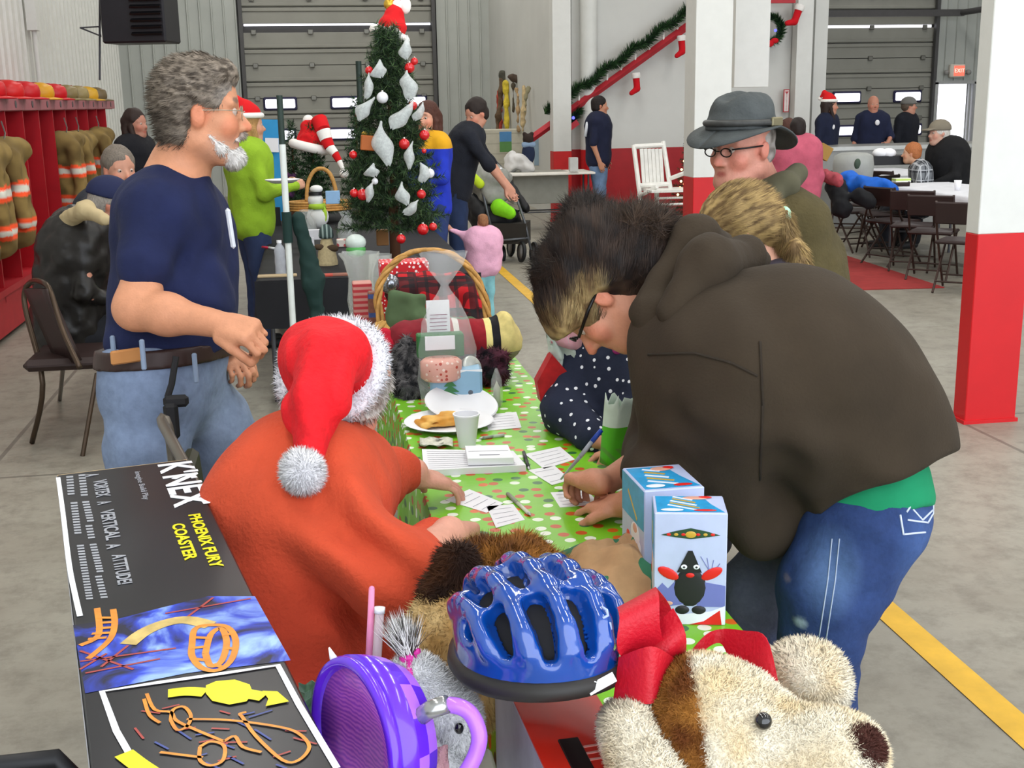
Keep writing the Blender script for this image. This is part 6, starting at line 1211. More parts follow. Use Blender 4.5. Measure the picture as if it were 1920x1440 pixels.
# red and silver toy carton under the helmet
HZ = .93; q = [P(955, 1300, HZ), P(1112, 1292, HZ), P(1207, 1440, HZ), P(1012, 1440, HZ)]; dx_ = nrm((q[1] - q[0]) * V(1, 1, 0)); dy_ = nrm(((q[0] + q[1]) - (q[2] + q[3])) * V(1, 1, 0)); cc = sum(q) / 4; ang = math.atan2(dy_[1], dy_[0]) - PI / 2
RBX = rotm('Z', ang); cw = .112; cl = .46; c = cc + RBX @ V(0, -.02, 0); t = thing('toy_carton', 'red topped toy carton with grey sides under the blue helmet', 'box', (c[0], c[1], TZ))
mb = MB(); mb.box((c[0], c[1], (HZ + TZ) / 2 + .003), (cw, cl, HZ - TZ - .006), RBX, bev=.003); bd = mb.build('carton', mat('carton_silver', '#8f8e9c', .35, var=.25, vscale=9), t, True)
mb = MB(); mb.box(V(c[0], c[1], HZ + .0005), (cw - .002, cl - .002, .003), RBX); mb.build('red_lid', mat('lid_red', '#cf2a1c', .35, var=.08), t, True)
cp = P(1078, 1412, HZ); mb = MB(); mb.box(cp + V(0, -.02, .002), (.026, .10, .004), RBX, bev=.001); mb.build('slot', mat('slot_dark', '#17070a', .5), t, True)
mb = MB()
for i in range(3): mb.box(P(1130, 1398 + 13 * i, HZ) + V(0, 0, .0025), (.05, .0035, .001), RBX @ rotm('Z', .05))
mb.build('clear_tape', mat('tape', '#e8a49a', .15), t, True)
t2 = P(1170, 1375, HZ)
# blue bicycle helmet
hcn = D(1006, 1178, 1.52); hf_ = nrm(-FW * V(1, 1, 0) * 1.0 + RT * .34 + V(0, 0, .10)); RH = R3(hf_); E_ = V(.138, .104, .084); HS = lambda th, ph, k=1.0: hcn + RH @ (V(math.cos(th) * math.cos(ph), math.sin(ph) * 1.0, math.sin(th) * math.cos(ph)) * E_ * k)
t = thing('bicycle_helmet', 'shiny blue bicycle helmet with dark vents resting on the toy carton', 'helmet', hcn - V(0, 0, .06))
q = [eli(hcn, E_, RH, .01), eli(hcn - RH @ V(0, 0, .045), E_ * V(1.0, 1.02, .45), RH, .02)]
for ph in np.radians([-58, -31, -3, 26, 54]):      # raised ribs between the vents
    pts = [HS(th, ph, 1.0) for th in np.radians(np.linspace(12, 160, 9))]
    q += [cap(pts[i], pts[i + 1], .005, .005, .02) for i in range(8)]
for ph, rows in ((-72, ((40, 62),)), (-45, ((12, 52), (72, 98), (115, 140))), (-17, ((8, 52), (72, 100), (118, 145))), (11, ((8, 52), (72, 98), (116, 142))), (40, ((12, 52), (72, 98), (115, 140))), (66, ((35, 62), (80, 105)))):
    p_ = math.radians(ph)
    for r0, r1 in rows:
        th = np.radians(np.linspace(r0, r1, 4)); wd = .0118 if abs(ph) < 60 else .009
        for i in range(3): q += [cap(HS(th[i], p_, kk), HS(th[i + 1], p_, kk), wd * (.7 + .4 * i / 2), wd * (.8 + .4 * i / 2), .005, '-') for kk in (.9, .97, 1.04)]
q += [eli(hcn - RH @ V(0, 0, .01), E_ * .86, RH, .002, '-'), cut(hcn - RH @ V(0, 0, .036), -RH[:, 2])]
soft('shell', q, mat('helmet_blue', '#08439a', .12, coat=1.0, var=.1, vscale=9, spec=.6), t, .0035, it=2)
q = [eli(hcn - RH @ V(0, 0, .004), E_ * .84, RH, .01), eli(hcn - RH @ V(0, 0, .02), E_ * .72, RH, .002, '-'), cut(hcn - RH @ V(0, 0, .05), -RH[:, 2])]
soft('liner', q, mat('helmet_liner', '#16161a', .8), t, .005)
ring = [hcn + RH @ V(.131 * math.cos(a), .100 * math.sin(a), -.034 + .004 * math.cos(2 * a)) for a in np.linspace(0, 2 * PI, 48, endpoint=False)]; mb = MB(); mb.tube(ring, .013, 8, closed=True); mb.build('lower_band', mat('helmet_band', '#2a2826', .5), t, True, True)
mb = MB(); c = D(1128, 1282, 1.40); mb.box(c, (.035, .012, .0015), rotm('Y', -.45) @ rotm('X', .8)); mb.tube([D(1093, 1264, 1.41), D(1105, 1275, 1.40), c], .0008, 4); mb.build('tag', PW, t, True)
mb = MB()
for i, p_ in enumerate(((1136, 1150), (1142, 1175), (1135, 1205), (1128, 1235))): mb.tube([D(p_[0] - 8, p_[1] - 12, 1.425 - .004 * i), D(p_[0] + 2, p_[1] - 6, 1.42), D(p_[0] + 4, p_[1] + 4, 1.42), D(p_[0] - 6, p_[1] + 9, 1.418)], .0018, 5)
mb.build('decal', mat('decal_silver', '#a9b8e4', .3), t, True, True)
# plush dog behind the helmet
def plush_paint(fn): return fn
t = thing('plush_dog', 'brown plush dog with dark ears and tan belly behind the blue helmet', 'plush toy', P(900, 1240, TZ) * V(1, 1, 0) + V(0, 0, TZ)); hd = D(935, 1108, 1.86)
pb = lambda v: lerpc(V(lin('#5a3413')), V(lin('#9a6427')), np.clip(.5 + .9 * noise3(v * 26), 0, 1)[:, None])
soft('head', [eli(hd, V(.095, .085, .075), None, .03), eli(hd + V(.05, -.03, -.02), V(.06, .06, .05), None, .03)], FURM, t, .007, amp=.006, freq=26, paint=pb, fur=(26000, .017, .0010, '#7a4c1c', (0, 0, -.3), .5))
soft('ear', [cap(D(858, 1058, 1.80), D(838, 1112, 1.80), .028, .036, .03)], FURM, t, .006, amp=.005, freq=30, paint=lambda v: lerpc(V(lin('#27140a')), V(lin('#4a2a14')), np.clip(.5 + noise3(v * 30), 0, 1)[:, None]), fur=(9000, .016, .001, '#3a200f', (0, 0, -.8), .4))
soft('ear', [cap(D(985, 1035, 1.95), D(1030, 1085, 1.92), .028, .034, .03)], FURM, t, .007, amp=.005, freq=30, paint=pb, fur=(8000, .016, .001, '#5a3413', (0, 0, -.8), .4))
soft('body', [eli(D(862, 1245, 1.80), V(.082, .09, .12), None, .03), cap(D(800, 1190, 1.78), D(812, 1120, 1.80), .035, .012, .03), eli(D(960, 1230, 1.95), V(.10, .09, .13), None, .04)], FURM, t, .008, amp=.004, freq=26, paint=lambda v: lerpc(V(lin('#b88f55')), V(lin('#d9b981')), np.clip(.5 + noise3(v * 34), 0, 1)[:, None]), fur=(22000, .012, .001, '#c9a56c', (0, 0, -.4), .5))
# large plush dog lying at the right
t = thing('plush_dog', 'big cream plush dog with brown ear patch lying at the front', 'plush toy', P(1400, 1500, TZ) * V(1, 1, 0) + V(0, 0, TZ)); dd = 1.42
hcp = D(1338, 1402, dd)
def dogpaint(v):
    c = lerpc(V(lin('#ecd5aa')), V(lin('#fbf0d8')), np.clip(.5 + .8 * noise3(v * 30), 0, 1)[:, None]); br = lerpc(V(lin('#6b3a14')), V(lin('#a8702f')), np.clip(.5 + noise3(v * 34), 0, 1)[:, None])
    s = (v - D(1306, 1340, dd)) @ nrm(RT + UP * .12); return lerpc(c, br, np.clip(-s / .006 + .6 * noise3(v * 40), 0, 1)[:, None])
q = [eli(hcp, V(.088, .10, .108), None, .03), eli(D(1295, 1335, dd), V(.05, .06, .055), None, .03), cap(D(1430, 1428, dd - .03), D(1560, 1432, dd - .07), .066, .052, .05), eli(D(1565, 1418, dd - .08), V(.055, .045, .045), None, .03), eli(D(1434, 1352, dd - .11), .006, k=.008, op='-')]
hdB = soft('head', q, FURM, t, .006, amp=.003, freq=26, paint=dogpaint, fur=(80000, .0062, .0008, '#e6cfa5', (.2, 0, -.3), .5))
mb = MB(); eb = D(1431, 1352, dd - .103); mb.ell(eb, .010); mb.build('eye', mat('eye_gloss', '#0c0a0c', .08, coat=1), t, True, True)
soft('nose', [eli(D(1612, 1408, dd - .10), V(.026, .026, .028), None, .01)], FURM, t, .004, paint=lambda v: np.ones((len(v), 3)) * V(lin('#4c2a22')), fur=(8000, .006, .0008, '#5a342a', (0, 0, 0), .5))
soft('ear', [cap(D(1262, 1300, dd + .06), D(1262, 1440, dd + .02), .036, .045, .04), cap(D(1282, 1320, dd + .02), D(1278, 1430, dd - .02), .03, .035, .03)], FURM, t, .006, amp=.006, freq=26, paint=lambda v: lerpc(V(lin('#2a1509')), V(lin('#6e4018')), np.clip(.45 + noise3(v * 26), 0, 1)[:, None]), fur=(26000, .014, .001, '#5a3413', (0, 0, -.7), .4))
cr = lambda v: lerpc(V(lin('#e8d3ae')), V(lin('#f8eed8')), np.clip(.5 + .8 * noise3(v * 30), 0, 1)[:, None])
soft('paw', [eli(D(1515, 1272, dd + .10), V(.050, .055, .046), rotm('Y', .2), .02), cap(D(1500, 1300, dd + .12), D(1440, 1380, dd + .15), .045, .05, .03)], FURM, t, .006, amp=.002, freq=26, paint=cr, fur=(26000, .008, .0009, '#efdcb8', (0, 0, -.2), .5))
soft('paw', [cap(D(1188, 1372, dd - .02), D(1235, 1500, dd - .08), .036, .046, .03), cap(D(1168, 1355, dd + .02), D(1190, 1380, dd), .025, .034, .03)], FURM, t, .006, amp=.002, freq=26, paint=cr, fur=(22000, .007, .0009, '#f3e6d2', (0, 0, -.2), .5))
soft('body', [cap(D(1290, 1450, dd + .16), D(1420, 1500, dd + .14), .075, .08, .04)], FURM, t, .009, paint=cr, fur=(9000, .008, .0009, '#efdcb8', (0, 0, -.2), .5))
# big red ribbon bow
RIB = mat('ribbon_red', '#c01226', .45, var=.08, vscale=8, bump=.2, bscale=200); t = thing('gift_bow', 'big red fabric bow between the helmet and the cream dog', 'bow', D(1270, 1260, 1.475) * V(1, 1, 0) + V(0, 0, TZ + .1))
def strip(rows, d_, name, th=.0015):
    """rows: list of (edge a px, edge b px, depth)"""
    a = smooth_path([D(r_[0][0], r_[0][1], r_[2]) for r_ in rows], 5); b = smooth_path([D(r_[1][0], r_[1][1], r_[2] if len(r_) < 4 else r_[3]) for r_ in rows], 5)
    g = [[x * (1 - k / 5) + y * k / 5 for k in range(6)] for x, y in zip(a, b)]; mb = MB(); mb.sheet(g, thick=th); return mb.build(name, RIB, t, True, True, 80)
strip([((1275, 1248), (1272, 1262), 1.485), ((1240, 1190), (1165, 1232), 1.425), ((1236, 1120), (1162, 1158), 1.415), ((1232, 1104), (1160, 1142), 1.465), ((1262, 1150), (1190, 1180), 1.525), ((1275, 1245), (1270, 1262), 1.505)], 0, 'loop')
strip([((1160, 1232), (1150, 1310), 1.425), ((1220, 1212), (1220, 1320), 1.385), ((1262, 1232), (1262, 1290), 1.425), ((1284, 1248), (1280, 1270), 1.475)], 0, 'loop')
strip([((1262, 1140), (1160, 1240), 1.445), ((1286, 1190), (1215, 1262), 1.425), ((1284, 1250), (1272, 1275), 1.475)], 0, 'loop')
strip([((1276, 1248), (1280, 1268), 1.485), ((1318, 1196), (1318, 1222), 1.495), ((1350, 1180), (1350, 1206), 1.505), ((1392, 1182), (1372, 1238), 1.485), ((1436, 1196), (1420, 1262), 1.445), ((1462, 1290), (1440, 1300), 1.425)], 0, 'loop')
strip([((1276, 1252), (1280, 1272), 1.485), ((1325, 1222), (1322, 1262), 1.445), ((1372, 1236), (1360, 1290), 1.425), ((1450, 1290), (1440, 1330), 1.405)], 0, 'tail')
mb = MB(); mb.ell(D(1276, 1258, 1.555), (.014, .014, .02)); mb.build('knot', RIB, t, True, True)
# purple round toy with a lavender loop
PU, LA = mat('purple_plastic', '#6228d8', .2, coat=.6, var=.03), mat('lavender_plastic', '#b06cf0', .3, coat=.4, var=.03)
n_ = nrm(-RT * .80 - UP * .05 - FW * .58); ctr = D(664, 1394, 1.43); RP = frame(n_, UP); t = thing('toy_mirror', 'round purple plastic toy with checkered rim and a lavender handle loop', 'toy', ctr - V(0, 0, .11))
mb = MB(); mb.lathe([(.100, -.008), (.104, 0), (.102, .006), (.094, .008), (.090, .003), (.0875, -.002)], ctr, RP, 64, cap=False); mb.lathe([(.1, -.03), (.104, -.008), (.100, -.006)], ctr, RP, 64, cap=False); mb.build('rim', PU, t, True, True)
def ripple(nt, co, cs):
    w = N(nt, 'ShaderNodeTexWave', Scale=55.0, Distortion=9.0, Detail=2.0, bands_direction='Z'); w.inputs['Detail Scale'].default_value = .6; nt.links.new(co, w.inputs['Vector']); return mixc(nt, math_(nt, 'MULTIPLY', w.outputs[0], .55), cs, '#d070c8')
mb = MB(); mb.lathe([(.0, -.012), (.05, -.010), (.0885, -.001), (.0885, -.006), (0, -.018)], ctr, RP, 64, cap=False); mb.build('ripple_face', mat('ripple_film', '#8b3fb6', .3, pat=ripple, var=.2, vscale=12), t, True, True)
mb = MB()
for ri, (z0, z1, r0, r1) in enumerate(((-.03, -.047, .1, .094), (-.047, -.064, .094, .084))):
    for j in range(28):
        a0_, a1_ = 2 * PI * j / 28, 2 * PI * (j + 1) / 28; v = [ctr + RP @ V(r * math.cos(a), r * math.sin(a), z) for a in (a0_, (a0_ + a1_) / 2, a1_) for r, z in ((r0, z0), (r1, z1))]; mb.add(v, [(0, 1, 3, 2), (2, 3, 5, 4)], (j // 2 + ri) % 2)
mb.lathe([(.084, -.064), (.0, -.068)], ctr, RP, 56, m=0, cap=False); mb.build('checkered_back', [PU, LA], t, True, True)
lp = smooth_path([D(778, 1352, 1.40), D(805, 1334, 1.39), D(845, 1322, 1.38), D(880, 1336, 1.375), D(898, 1375, 1.37), D(893, 1412, 1.37), D(872, 1452, 1.37), D(840, 1500, 1.38), D(790, 1520, 1.4)], 6); mb = MB(); mb.tube(lp, .0095, 12); mb.build('handle_loop', LA, t, True, True)
mb = MB(); mb.tube([D(781, 1349, 1.392), D(805, 1331, 1.382), D(838, 1320, 1.372)], .0108, 10); mb.build('silver_clip', mat('clip_silver', '#a8a8a6', .15, .7), t, True, True)
# white plush pony with a tied tuft
t = thing('plush_pony', 'white fluffy plush pony with pink ribbon behind the purple toy', 'plush toy', D(790, 1320, 1.56) * V(1, 1, 0) + V(0, 0, TZ)); wh = lambda v: np.ones((len(v), 3)) * V(lin('#eeeeee')); FW_ = (0, 0, -.2)
soft('head', [eli(D(780, 1302, 1.56), V(.046, .045, .052), None, .02), eli(D(850, 1350, 1.57), V(.036, .04, .045), None, .03)], FURM, t, .005, paint=wh, fur=(20000, .008, .0008, '#eeeeee', FW_, .5))
soft('body', [eli(D(800, 1440, 1.58), V(.05, .06, .08), None, .03)], FURM, t, .007, paint=wh, fur=(9000, .009, .0008, '#eeeeee', FW_, .5))
ty = D(765, 1230, 1.55); n = 1500; bs = ty + NR.randn(n, 3) * .004; di = np.stack([NR.randn(n) * .34 * 1, NR.randn(n) * .3, np.abs(NR.randn(n) * .25) + 1], 1); di += V(-.25, 0, 0); di /= np.linalg.norm(di, axis=1, keepdims=True); sd2 = np.cross(di, NR.randn(n, 3)); sd2 /= np.linalg.norm(sd2, axis=1, keepdims=True); ln = (.035 + .028 * NR.rand(n, 1))
vv = np.stack([bs - sd2 * .0009, bs + sd2 * .0009, bs + di * ln], 1).reshape(-1, 3); tm = mesh_from('tuft', vv, np.arange(3 * n).reshape(-1, 3), FURM, smooth=True, col=np.ones((3 * n, 3)) * V(lin('#eeecea'))); obj('tuft', tm, t, True); nn = np.repeat(di * V(1, 1, 0) + V(0, -.6, .7), 3, 0); sg_ = (np.cross(vv[1::3] - vv[0::3], vv[2::3] - vv[0::3]) * nn[::3]).sum(1); tm.normals_split_custom_set_from_vertices((nn / np.linalg.norm(nn, axis=1, keepdims=True) * np.repeat(np.where(sg_ < 0, -1, 1), 3)[:, None]).tolist())
mb = MB(); mb.ell(ty + V(0, -.006, 0), (.012, .009, .008)); mb.tube([ty + V(0, -.01, 0), ty + V(.0, -.03, -.012), ty + V(-.006, -.05, -.034)], .0045, 6); mb.tube([ty, ty + V(.014, -.008, .010)], .004, 6); mb.build('ribbon', mat('hot_pink', '#e83aa8', .4), t, True, True)
mb = MB(); mb.ell(D(861, 1366, 1.525), (.006, .004, .008)); mb.build('eye', mat('eye_gloss', ''), t, True, True)
mb = MB(); g = [[D(800 + 8 * i, 1400 + 12 * j + 3 * math.sin(i), 1.50 - .004 * math.sin(i * 2 + j)) for j in range(6)] for i in range(6)]; mb.sheet(g, thick=.002); mb.build('mane', mat('mane_pink', '#d6a2a8', .6, bump=.6, bscale=300), t, True, True)
t = thing('toy_wand', 'pink plastic wand with a clear tube standing beside the white pony', 'toy', D(690, 1250, 1.60) * V(1, 1, 0) + V(0, 0, TZ)); mb = MB(); mb.cyl(D(690, 1300, 1.60), D(697, 1104, 1.60), .0058, .0040, 12); mb.ell(D(697, 1104, 1.60), .004); mb.build('stick', mat('stick_pink', '#e58bb4', .35), t, True, True)
mb = MB(); mb.cyl(D(703, 1300, 1.59), D(712, 1142, 1.59), .0062, .0062, 12); mb.build('clear_tube', mat('tube_clear', '#e7d6de', .1, alpha=.55, var=0), t, True, True); mb = MB(); mb.cyl(D(711.5, 1150, 1.59), D(712.2, 1138, 1.59), .0072, .0072, 12); mb.build('cap', FOAM, t, True, True)
t = thing('gift_wrap', 'scrap of green and white wrapping beside the toy box', 'wrapping', D(600, 1330, 1.7) * V(1, 1, 0) + V(0, 0, TZ)); mb = MB(); g = [[D(560 + 12 * i, 1280 + 16 * j + 5 * math.sin(i * 2.3), 1.66 + .012 * math.sin(i * 1.9 + j * 1.3)) for j in range(8)] for i in range(7)]; mb.sheet(g, thick=.001); mb.build('foil', mat('foil_green', '#5f7f66', .2, var=.5, vscale=40), t, True, False, 20)
mb = MB(); mb.tube([D(634, 1246, 1.47), D(624, 1232, 1.47), D(617, 1214, 1.47)], [.006, .0045, .001], 8); mb.build('white_tip', FOAM, t, True, True)
# ---------------------------------------------------------------- lockers with turnout gear along the left wall
LR = mat('locker_red', '#a80f1c', .45, var=.12, vscale=4); RAIL = mat('locker_rail', '#a35a60', .4, var=.1); TAN = mat('turnout_tan', None, .9, attr=True, var=.1)
xb, xf = -3.28, -2.32; ys = [8.0 + .62 * i for i in range(13)]
def bay(y, lab):
    t = thing('gear_locker', lab, 'locker', ((xb + xf) / 2, y, 0), 0, None); w = .62
    mb = MB(); mb.box(((xb + xf) / 2, y - w / 2 + .012, 1.02), (xf - xb, .024, 1.5)); mb.box(((xb + xf) / 2 - .12, y - w / 2 + .012, 1.85), (xf - xb - .24, .024, .22)); mb.build('side_panel', LR, t, True)
    mb = MB(); mb.box((xb + .02, y, 1.12), (.02, w, 1.7)); mb.build('back_panel', LR, t, True)
    mb = MB(); mb.box(((xb + xf) / 2 - .01, y, 1.70), (xf - xb, w, .02)); mb.build('shelf', LR, t, True)
    r = MB(); r.box((xf + .01, y, 1.745), (.025, w, .10), bev=.004); r = r.build('name_rail', RAIL, t, True); mb = MB(); mb.lathe([(0, 0), (.03, 0), (.03, .004), (0, .004)], (xf + .023, y, 1.745), frame((1, 0, 0)), 14); mb.build('number_tag', mat('tag_dark', '#4d4748', .4), r, True)
    mb = MB(); mb.box(((xb + xf) / 2, y, .36), (xf - xb + .05, w, .05)); mb.box((xf - .02, y, .2), (.04, w, .32)); mb.build('bench', mat('bench_red', '#b3202a', .5), t, True)
    mb = MB(); mb.cyl((-2.8, y - w / 2, 1.62), (-2.8, y + w / 2, 1.62), .012); mb.build('hanging_rod', mat('galv', ''), t, True)
    return t
L0 = bay(ys[0], 'open red gear locker nearest the camera at the left edge')
ordn = ['second', 'third', 'fourth', 'fifth', 'sixth', 'seventh', 'eighth', 'ninth', 'tenth', 'eleventh', 'twelfth', 'thirteenth']
for i in range(1, 13): dup(L0, ((xb + xf) / 2, ys[i], 0), 0, 'open red gear locker, %s of the row counted from the camera' % ordn[i - 1], 'red gear lockers on the left wall')
L0['group'] = 'red gear lockers on the left wall'
def coatpaint(zs):
    def f(v):
        c = lerpc(V(lin('#6e5a33')), V(lin('#8e7644')), np.clip(.5 + noise3(v * 12), 0, 1)[:, None])
        for z in zs:
            d = np.abs(v[:, 2:3] - z); c = np.where(d < .055, V(lin('#ff5a2e')), c); c = np.where(d < .02, V(lin('#d9d6c8')), c)
        return c
    return f
def coat(i, lab, dx=.30):
    y = ys[i]; t = thing('turnout_coat', lab, 'coat', (-2.5, y, .7), 0, 'turnout coats hanging in the lockers'); q = [cap((-2.62 + dx, y - .13, 1.40), (-2.5 + dx, y + .12, 1.40), .09, .09, .05), cap((-2.58 + dx, y, 1.35), (-2.55 + dx, y, .78), .13, .15, .06), cap((-2.5 + dx, y - .14, 1.36), (-2.46 + dx, y - .16, .86), .065, .06, .05), cap((-2.55 + dx, y + .14, 1.36), (-2.5 + dx, y + .16, .86), .065, .06, .05)]
    soft('coat_shell', q, TAN, t, .018, amp=.02, freq=9, paint=coatpaint((1.12, .84)))
    mb = MB(); mb.tube([(-2.58 + dx, y, 1.62), (-2.56 + dx, y, 1.53), (-2.55 + dx, y - .1, 1.48)], .006, 5); mb.build('hanger', mat('galv', ''), t, True); return t
for i, lab in ((1, 'tan turnout coat with orange bands, nearest the camera'), (2, 'tan turnout coat with orange bands, second locker shown'), (3, 'tan turnout coat with bright bands beside the cap man'), (7, 'tan turnout coat with orange bands above the leather jacket'), (8, 'tan turnout coat half hidden behind its neighbour'), (10, 'dark tan coat near the far end of the lockers')): coat(i, lab)
def helm(y, z, col, lab, s=1.0):
    c = V(-2.40, y, z + .08); t = thing('fire_helmet', lab, 'helmet', c, 0, 'fire helmets on top of the lockers')
    soft('dome', [eli(c + V(0, 0, .05) * s, V(.13, .10, .10) * s, k=.02), cap(c + V(-.1, 0, .09) * s, c + V(.1, 0, .1) * s, .02, .02, .02), cut(c, (0, 0, -1))], mat('helm' + col, col, .4), t, .014); mb = MB(); mb.lathe([(.10 * s, 0), (.16 * s, -.01), (.16 * s, 0), (.10 * s, .014)], c, None, 20, sx=1.25, cap=False); mb.build('brim', mat('helm' + col, col), t, True, True)
hc_ = ['#6a5b3c', '#7a6038', '#5c5a3a', '#b8141c', '#c01a1a', '#b8141c', '#c8901c', '#b8141c', '#7a6a44', '#8a7a50', '#c89a2c', '#6c5c40']
for i in range(12): helm(ys[0] + .62 * i + .25, 1.715, hc_[i], '%s fire helmet, %s along the locker shelf from its near end' % ({'#b8141c': 'red', '#c01a1a': 'red', '#c8901c': 'yellow', '#c89a2c': 'yellow'}.get(hc_[i], 'tan'), (['first'] + ordn)[i]))
mb = MB(); mb.box((xb + .2, (ys[0] + ys[-1]) / 2, 1.86), (.3, 7.9, .26)); tag(mb.build('locker_top_box', mat('locker_red2', '#c4181c', .5)), 'long red backing box above the locker shelves', 'shelf')
mb = MB(); p = D(545 / 4, 300, 10); mb.prism([(-.05, 0), (.05, .02), (.0, .75), (-.05, .8)], V(-2.45, 12.2, .75), frame((1, 0, 0)) @ rotm('Z', 0) if False else np.stack([V(0, 1, 0), V(0, 0, 1), V(1, 0, 0)], 1), .03); tag(mb.build('grey_cloth', mat('cloth_grey', '#8e949a', .9)), 'pale grey cloth strip hanging from a locker', 'cloth')
# hanging heater
t = thing('unit_heater', 'black unit heater with louvres hanging in the left corner', 'heater', D(262, 40, 14)); R = rotm('Z', -.25); c = D(262, 22, 14)
mb = MB(); mb.box(c, (.76, .5, .72), R, bev=.02); hb_ = mb.build('housing', mat('heater_black', '#1f1e24', .4), t, True)
mb = MB()
for k in range(8): mb.box(c + R @ V(.17, -.27, -.26 + .075 * k), (.36, .05, .02), R @ rotm('X', .5))
mb.build('louvres', mat('heater_dark', '#0c0c10', .4), hb_, True)
mb = MB(); mb.cyl(D(187, 0, 14), D(187, 150, 14), .012); mb.tube([D(150, 52, 14), D(185, 50, 14), D(190, 68, 14), D(150, 52, 14)], .01, 5); mb.box(D(200, 62, 14), (.07, .07, .09)); mb.build('gas_pipe', mat('pipe_dark', '#3b3c42', .4), t, True)
mb = MB(); mb.cyl((-3.24, 16.2, 7), (-3.24, 16.2, 2.9), .06); mb.box((-3.24, 16.2, 2.9), (.12, .2, .5)); mb.cyl((-3.24, 16.2, 2.9), (-3.24, 16.2, .0), .03); tag(mb.build('conduit', mat('col_white', '')), 'white conduit and box running down the left wall', 'pipe')
# ---------------------------------------------------------------- black table, tree and the decorations on it
table('folding_table', 'dark folding table under the black cloth', -.30, .92, 6.80, 11.2, TZ - .004, mat('plastic_top', ''), LEG)
tcloth('tablecloth', 'black tablecloth on the second table behind the standing man', -.32, .94, 6.76, 11.25, TZ, .27, mat('black_cloth', '#17171b', .8, var=.2, vscale=5), wl=.22)
tb = P(742, 492, TZ); TOP = D(738, 40, 7.45); t = thing('christmas_tree', 'tall artificial Christmas tree with white ribbon loops and red balls', 'tree', tb)
mb = MB(); mb.cyl(tb, tb + V(0, 0, .45), .033, .03, 12); mb.cyl(tb + V(0, 0, .4), V(tb[0], tb[1], TOP[2] - .1), .018, .008, 8); mb.build('trunk', mat('bark', '#5c3a26', .8), t, True, True)
mb = MB(); mb.cyl(tb, tb + V(0, 0, .03), .16, .14, 20); mb.build('stand', BLACK, t, True)
rs = np.random.RandomState(11); pth = []; z0, z1 = tb[2] + .20, TOP[2] - .12
for k in range(230):
    u = (k / 230) ** .95; z = z0 + (z1 - z0) * u; L_ = (.30 * (1 - u) ** .8 + .055) * rs.uniform(.72, 1.1); a = k * 2.399 + rs.uniform(-.3, .3); o_ = V(tb[0], tb[1], z); e_ = o_ + V(math.cos(a) * L_, math.sin(a) * L_, .04 - .10 * L_ + .06 * u); pth.append((o_ + (e_ - o_) * .15, e_))
    for s_ in (-1, 1): m_ = o_ + (e_ - o_) * .55; pth.append((m_, m_ + V(math.cos(a + s_ * .7), math.sin(a + s_ * .7), .1) * L_ * .35))
needle_mesh('foliage', pth, 46000, .045, .0022, ['#1d2f1c', '#2b4527', '#3a5531', '#15231a', '#4a6238'], t)
RB_, WB = mat('ball_red', '#c8141a', .12, coat=.8, var=0), mat('ball_white', '#e6e6ea', .25, var=0)
def ball(px, py, r, m, lab, d=6.98):
    c = D(px, py, d); t = thing('tree_ornament', lab, 'ornament', c, 0, 'balls on the Christmas tree'); mb = MB(); mb.ell((0, 0, 0), r, n=18, k=12); mb.build('ball', m, t, smooth=True); mb = MB(); mb.cyl((0, 0, r * .95), (0, 0, r * 1.2), r * .22, n=10); mb.build('cap', mat('cap_silver', '#c9c6bd', .2, .8), t)
for px, py, r, m, lab in ((768, 127, .030, 0, 'red ball at upper right of the tree'), (777, 115, .022, 0, 'small red ball at the tree\'s upper right edge'), (692, 132, .024, 0, 'red ball at the upper left edge of the tree'), (717, 183, .034, 1, 'large white ball high on the tree'), (774, 198, .026, 0, 'red ball right of the tree middle'), (758, 270, .032, 0, 'red ball at the centre of the tree'), (796, 253, .030, 0, 'red ball in front of the smiling girl'), (662, 290, .024, 0, 'small red ball at the left edge of the tree'), (806, 325, .027, 1, 'white ball by the blue sweater'), (703, 340, .019, 1, 'small white ball low on the tree'), (680, 365, .034, 0, 'big red ball low at the left of the tree'), (664, 362, .026, 0, 'red ball behind the big low left one'), (790, 364, .027, 0, 'red ball low at the right of the tree'), (793, 430, .034, 0, 'red ball on the lowest right branch'), (752, 448, .028, 0, 'red ball hanging beside the trunk'), (812, 425, .024, 0, 'red ball at the toddler\'s hand'), (795, 283, .014, 0, 'tiny pink red ball below the girl\'s chin')): ball(px, py, r, (RB_, WB)[m], lab)
ORG = mat('organza', '#d9dedd', .7, alpha=.5, var=.2, vscale=60)
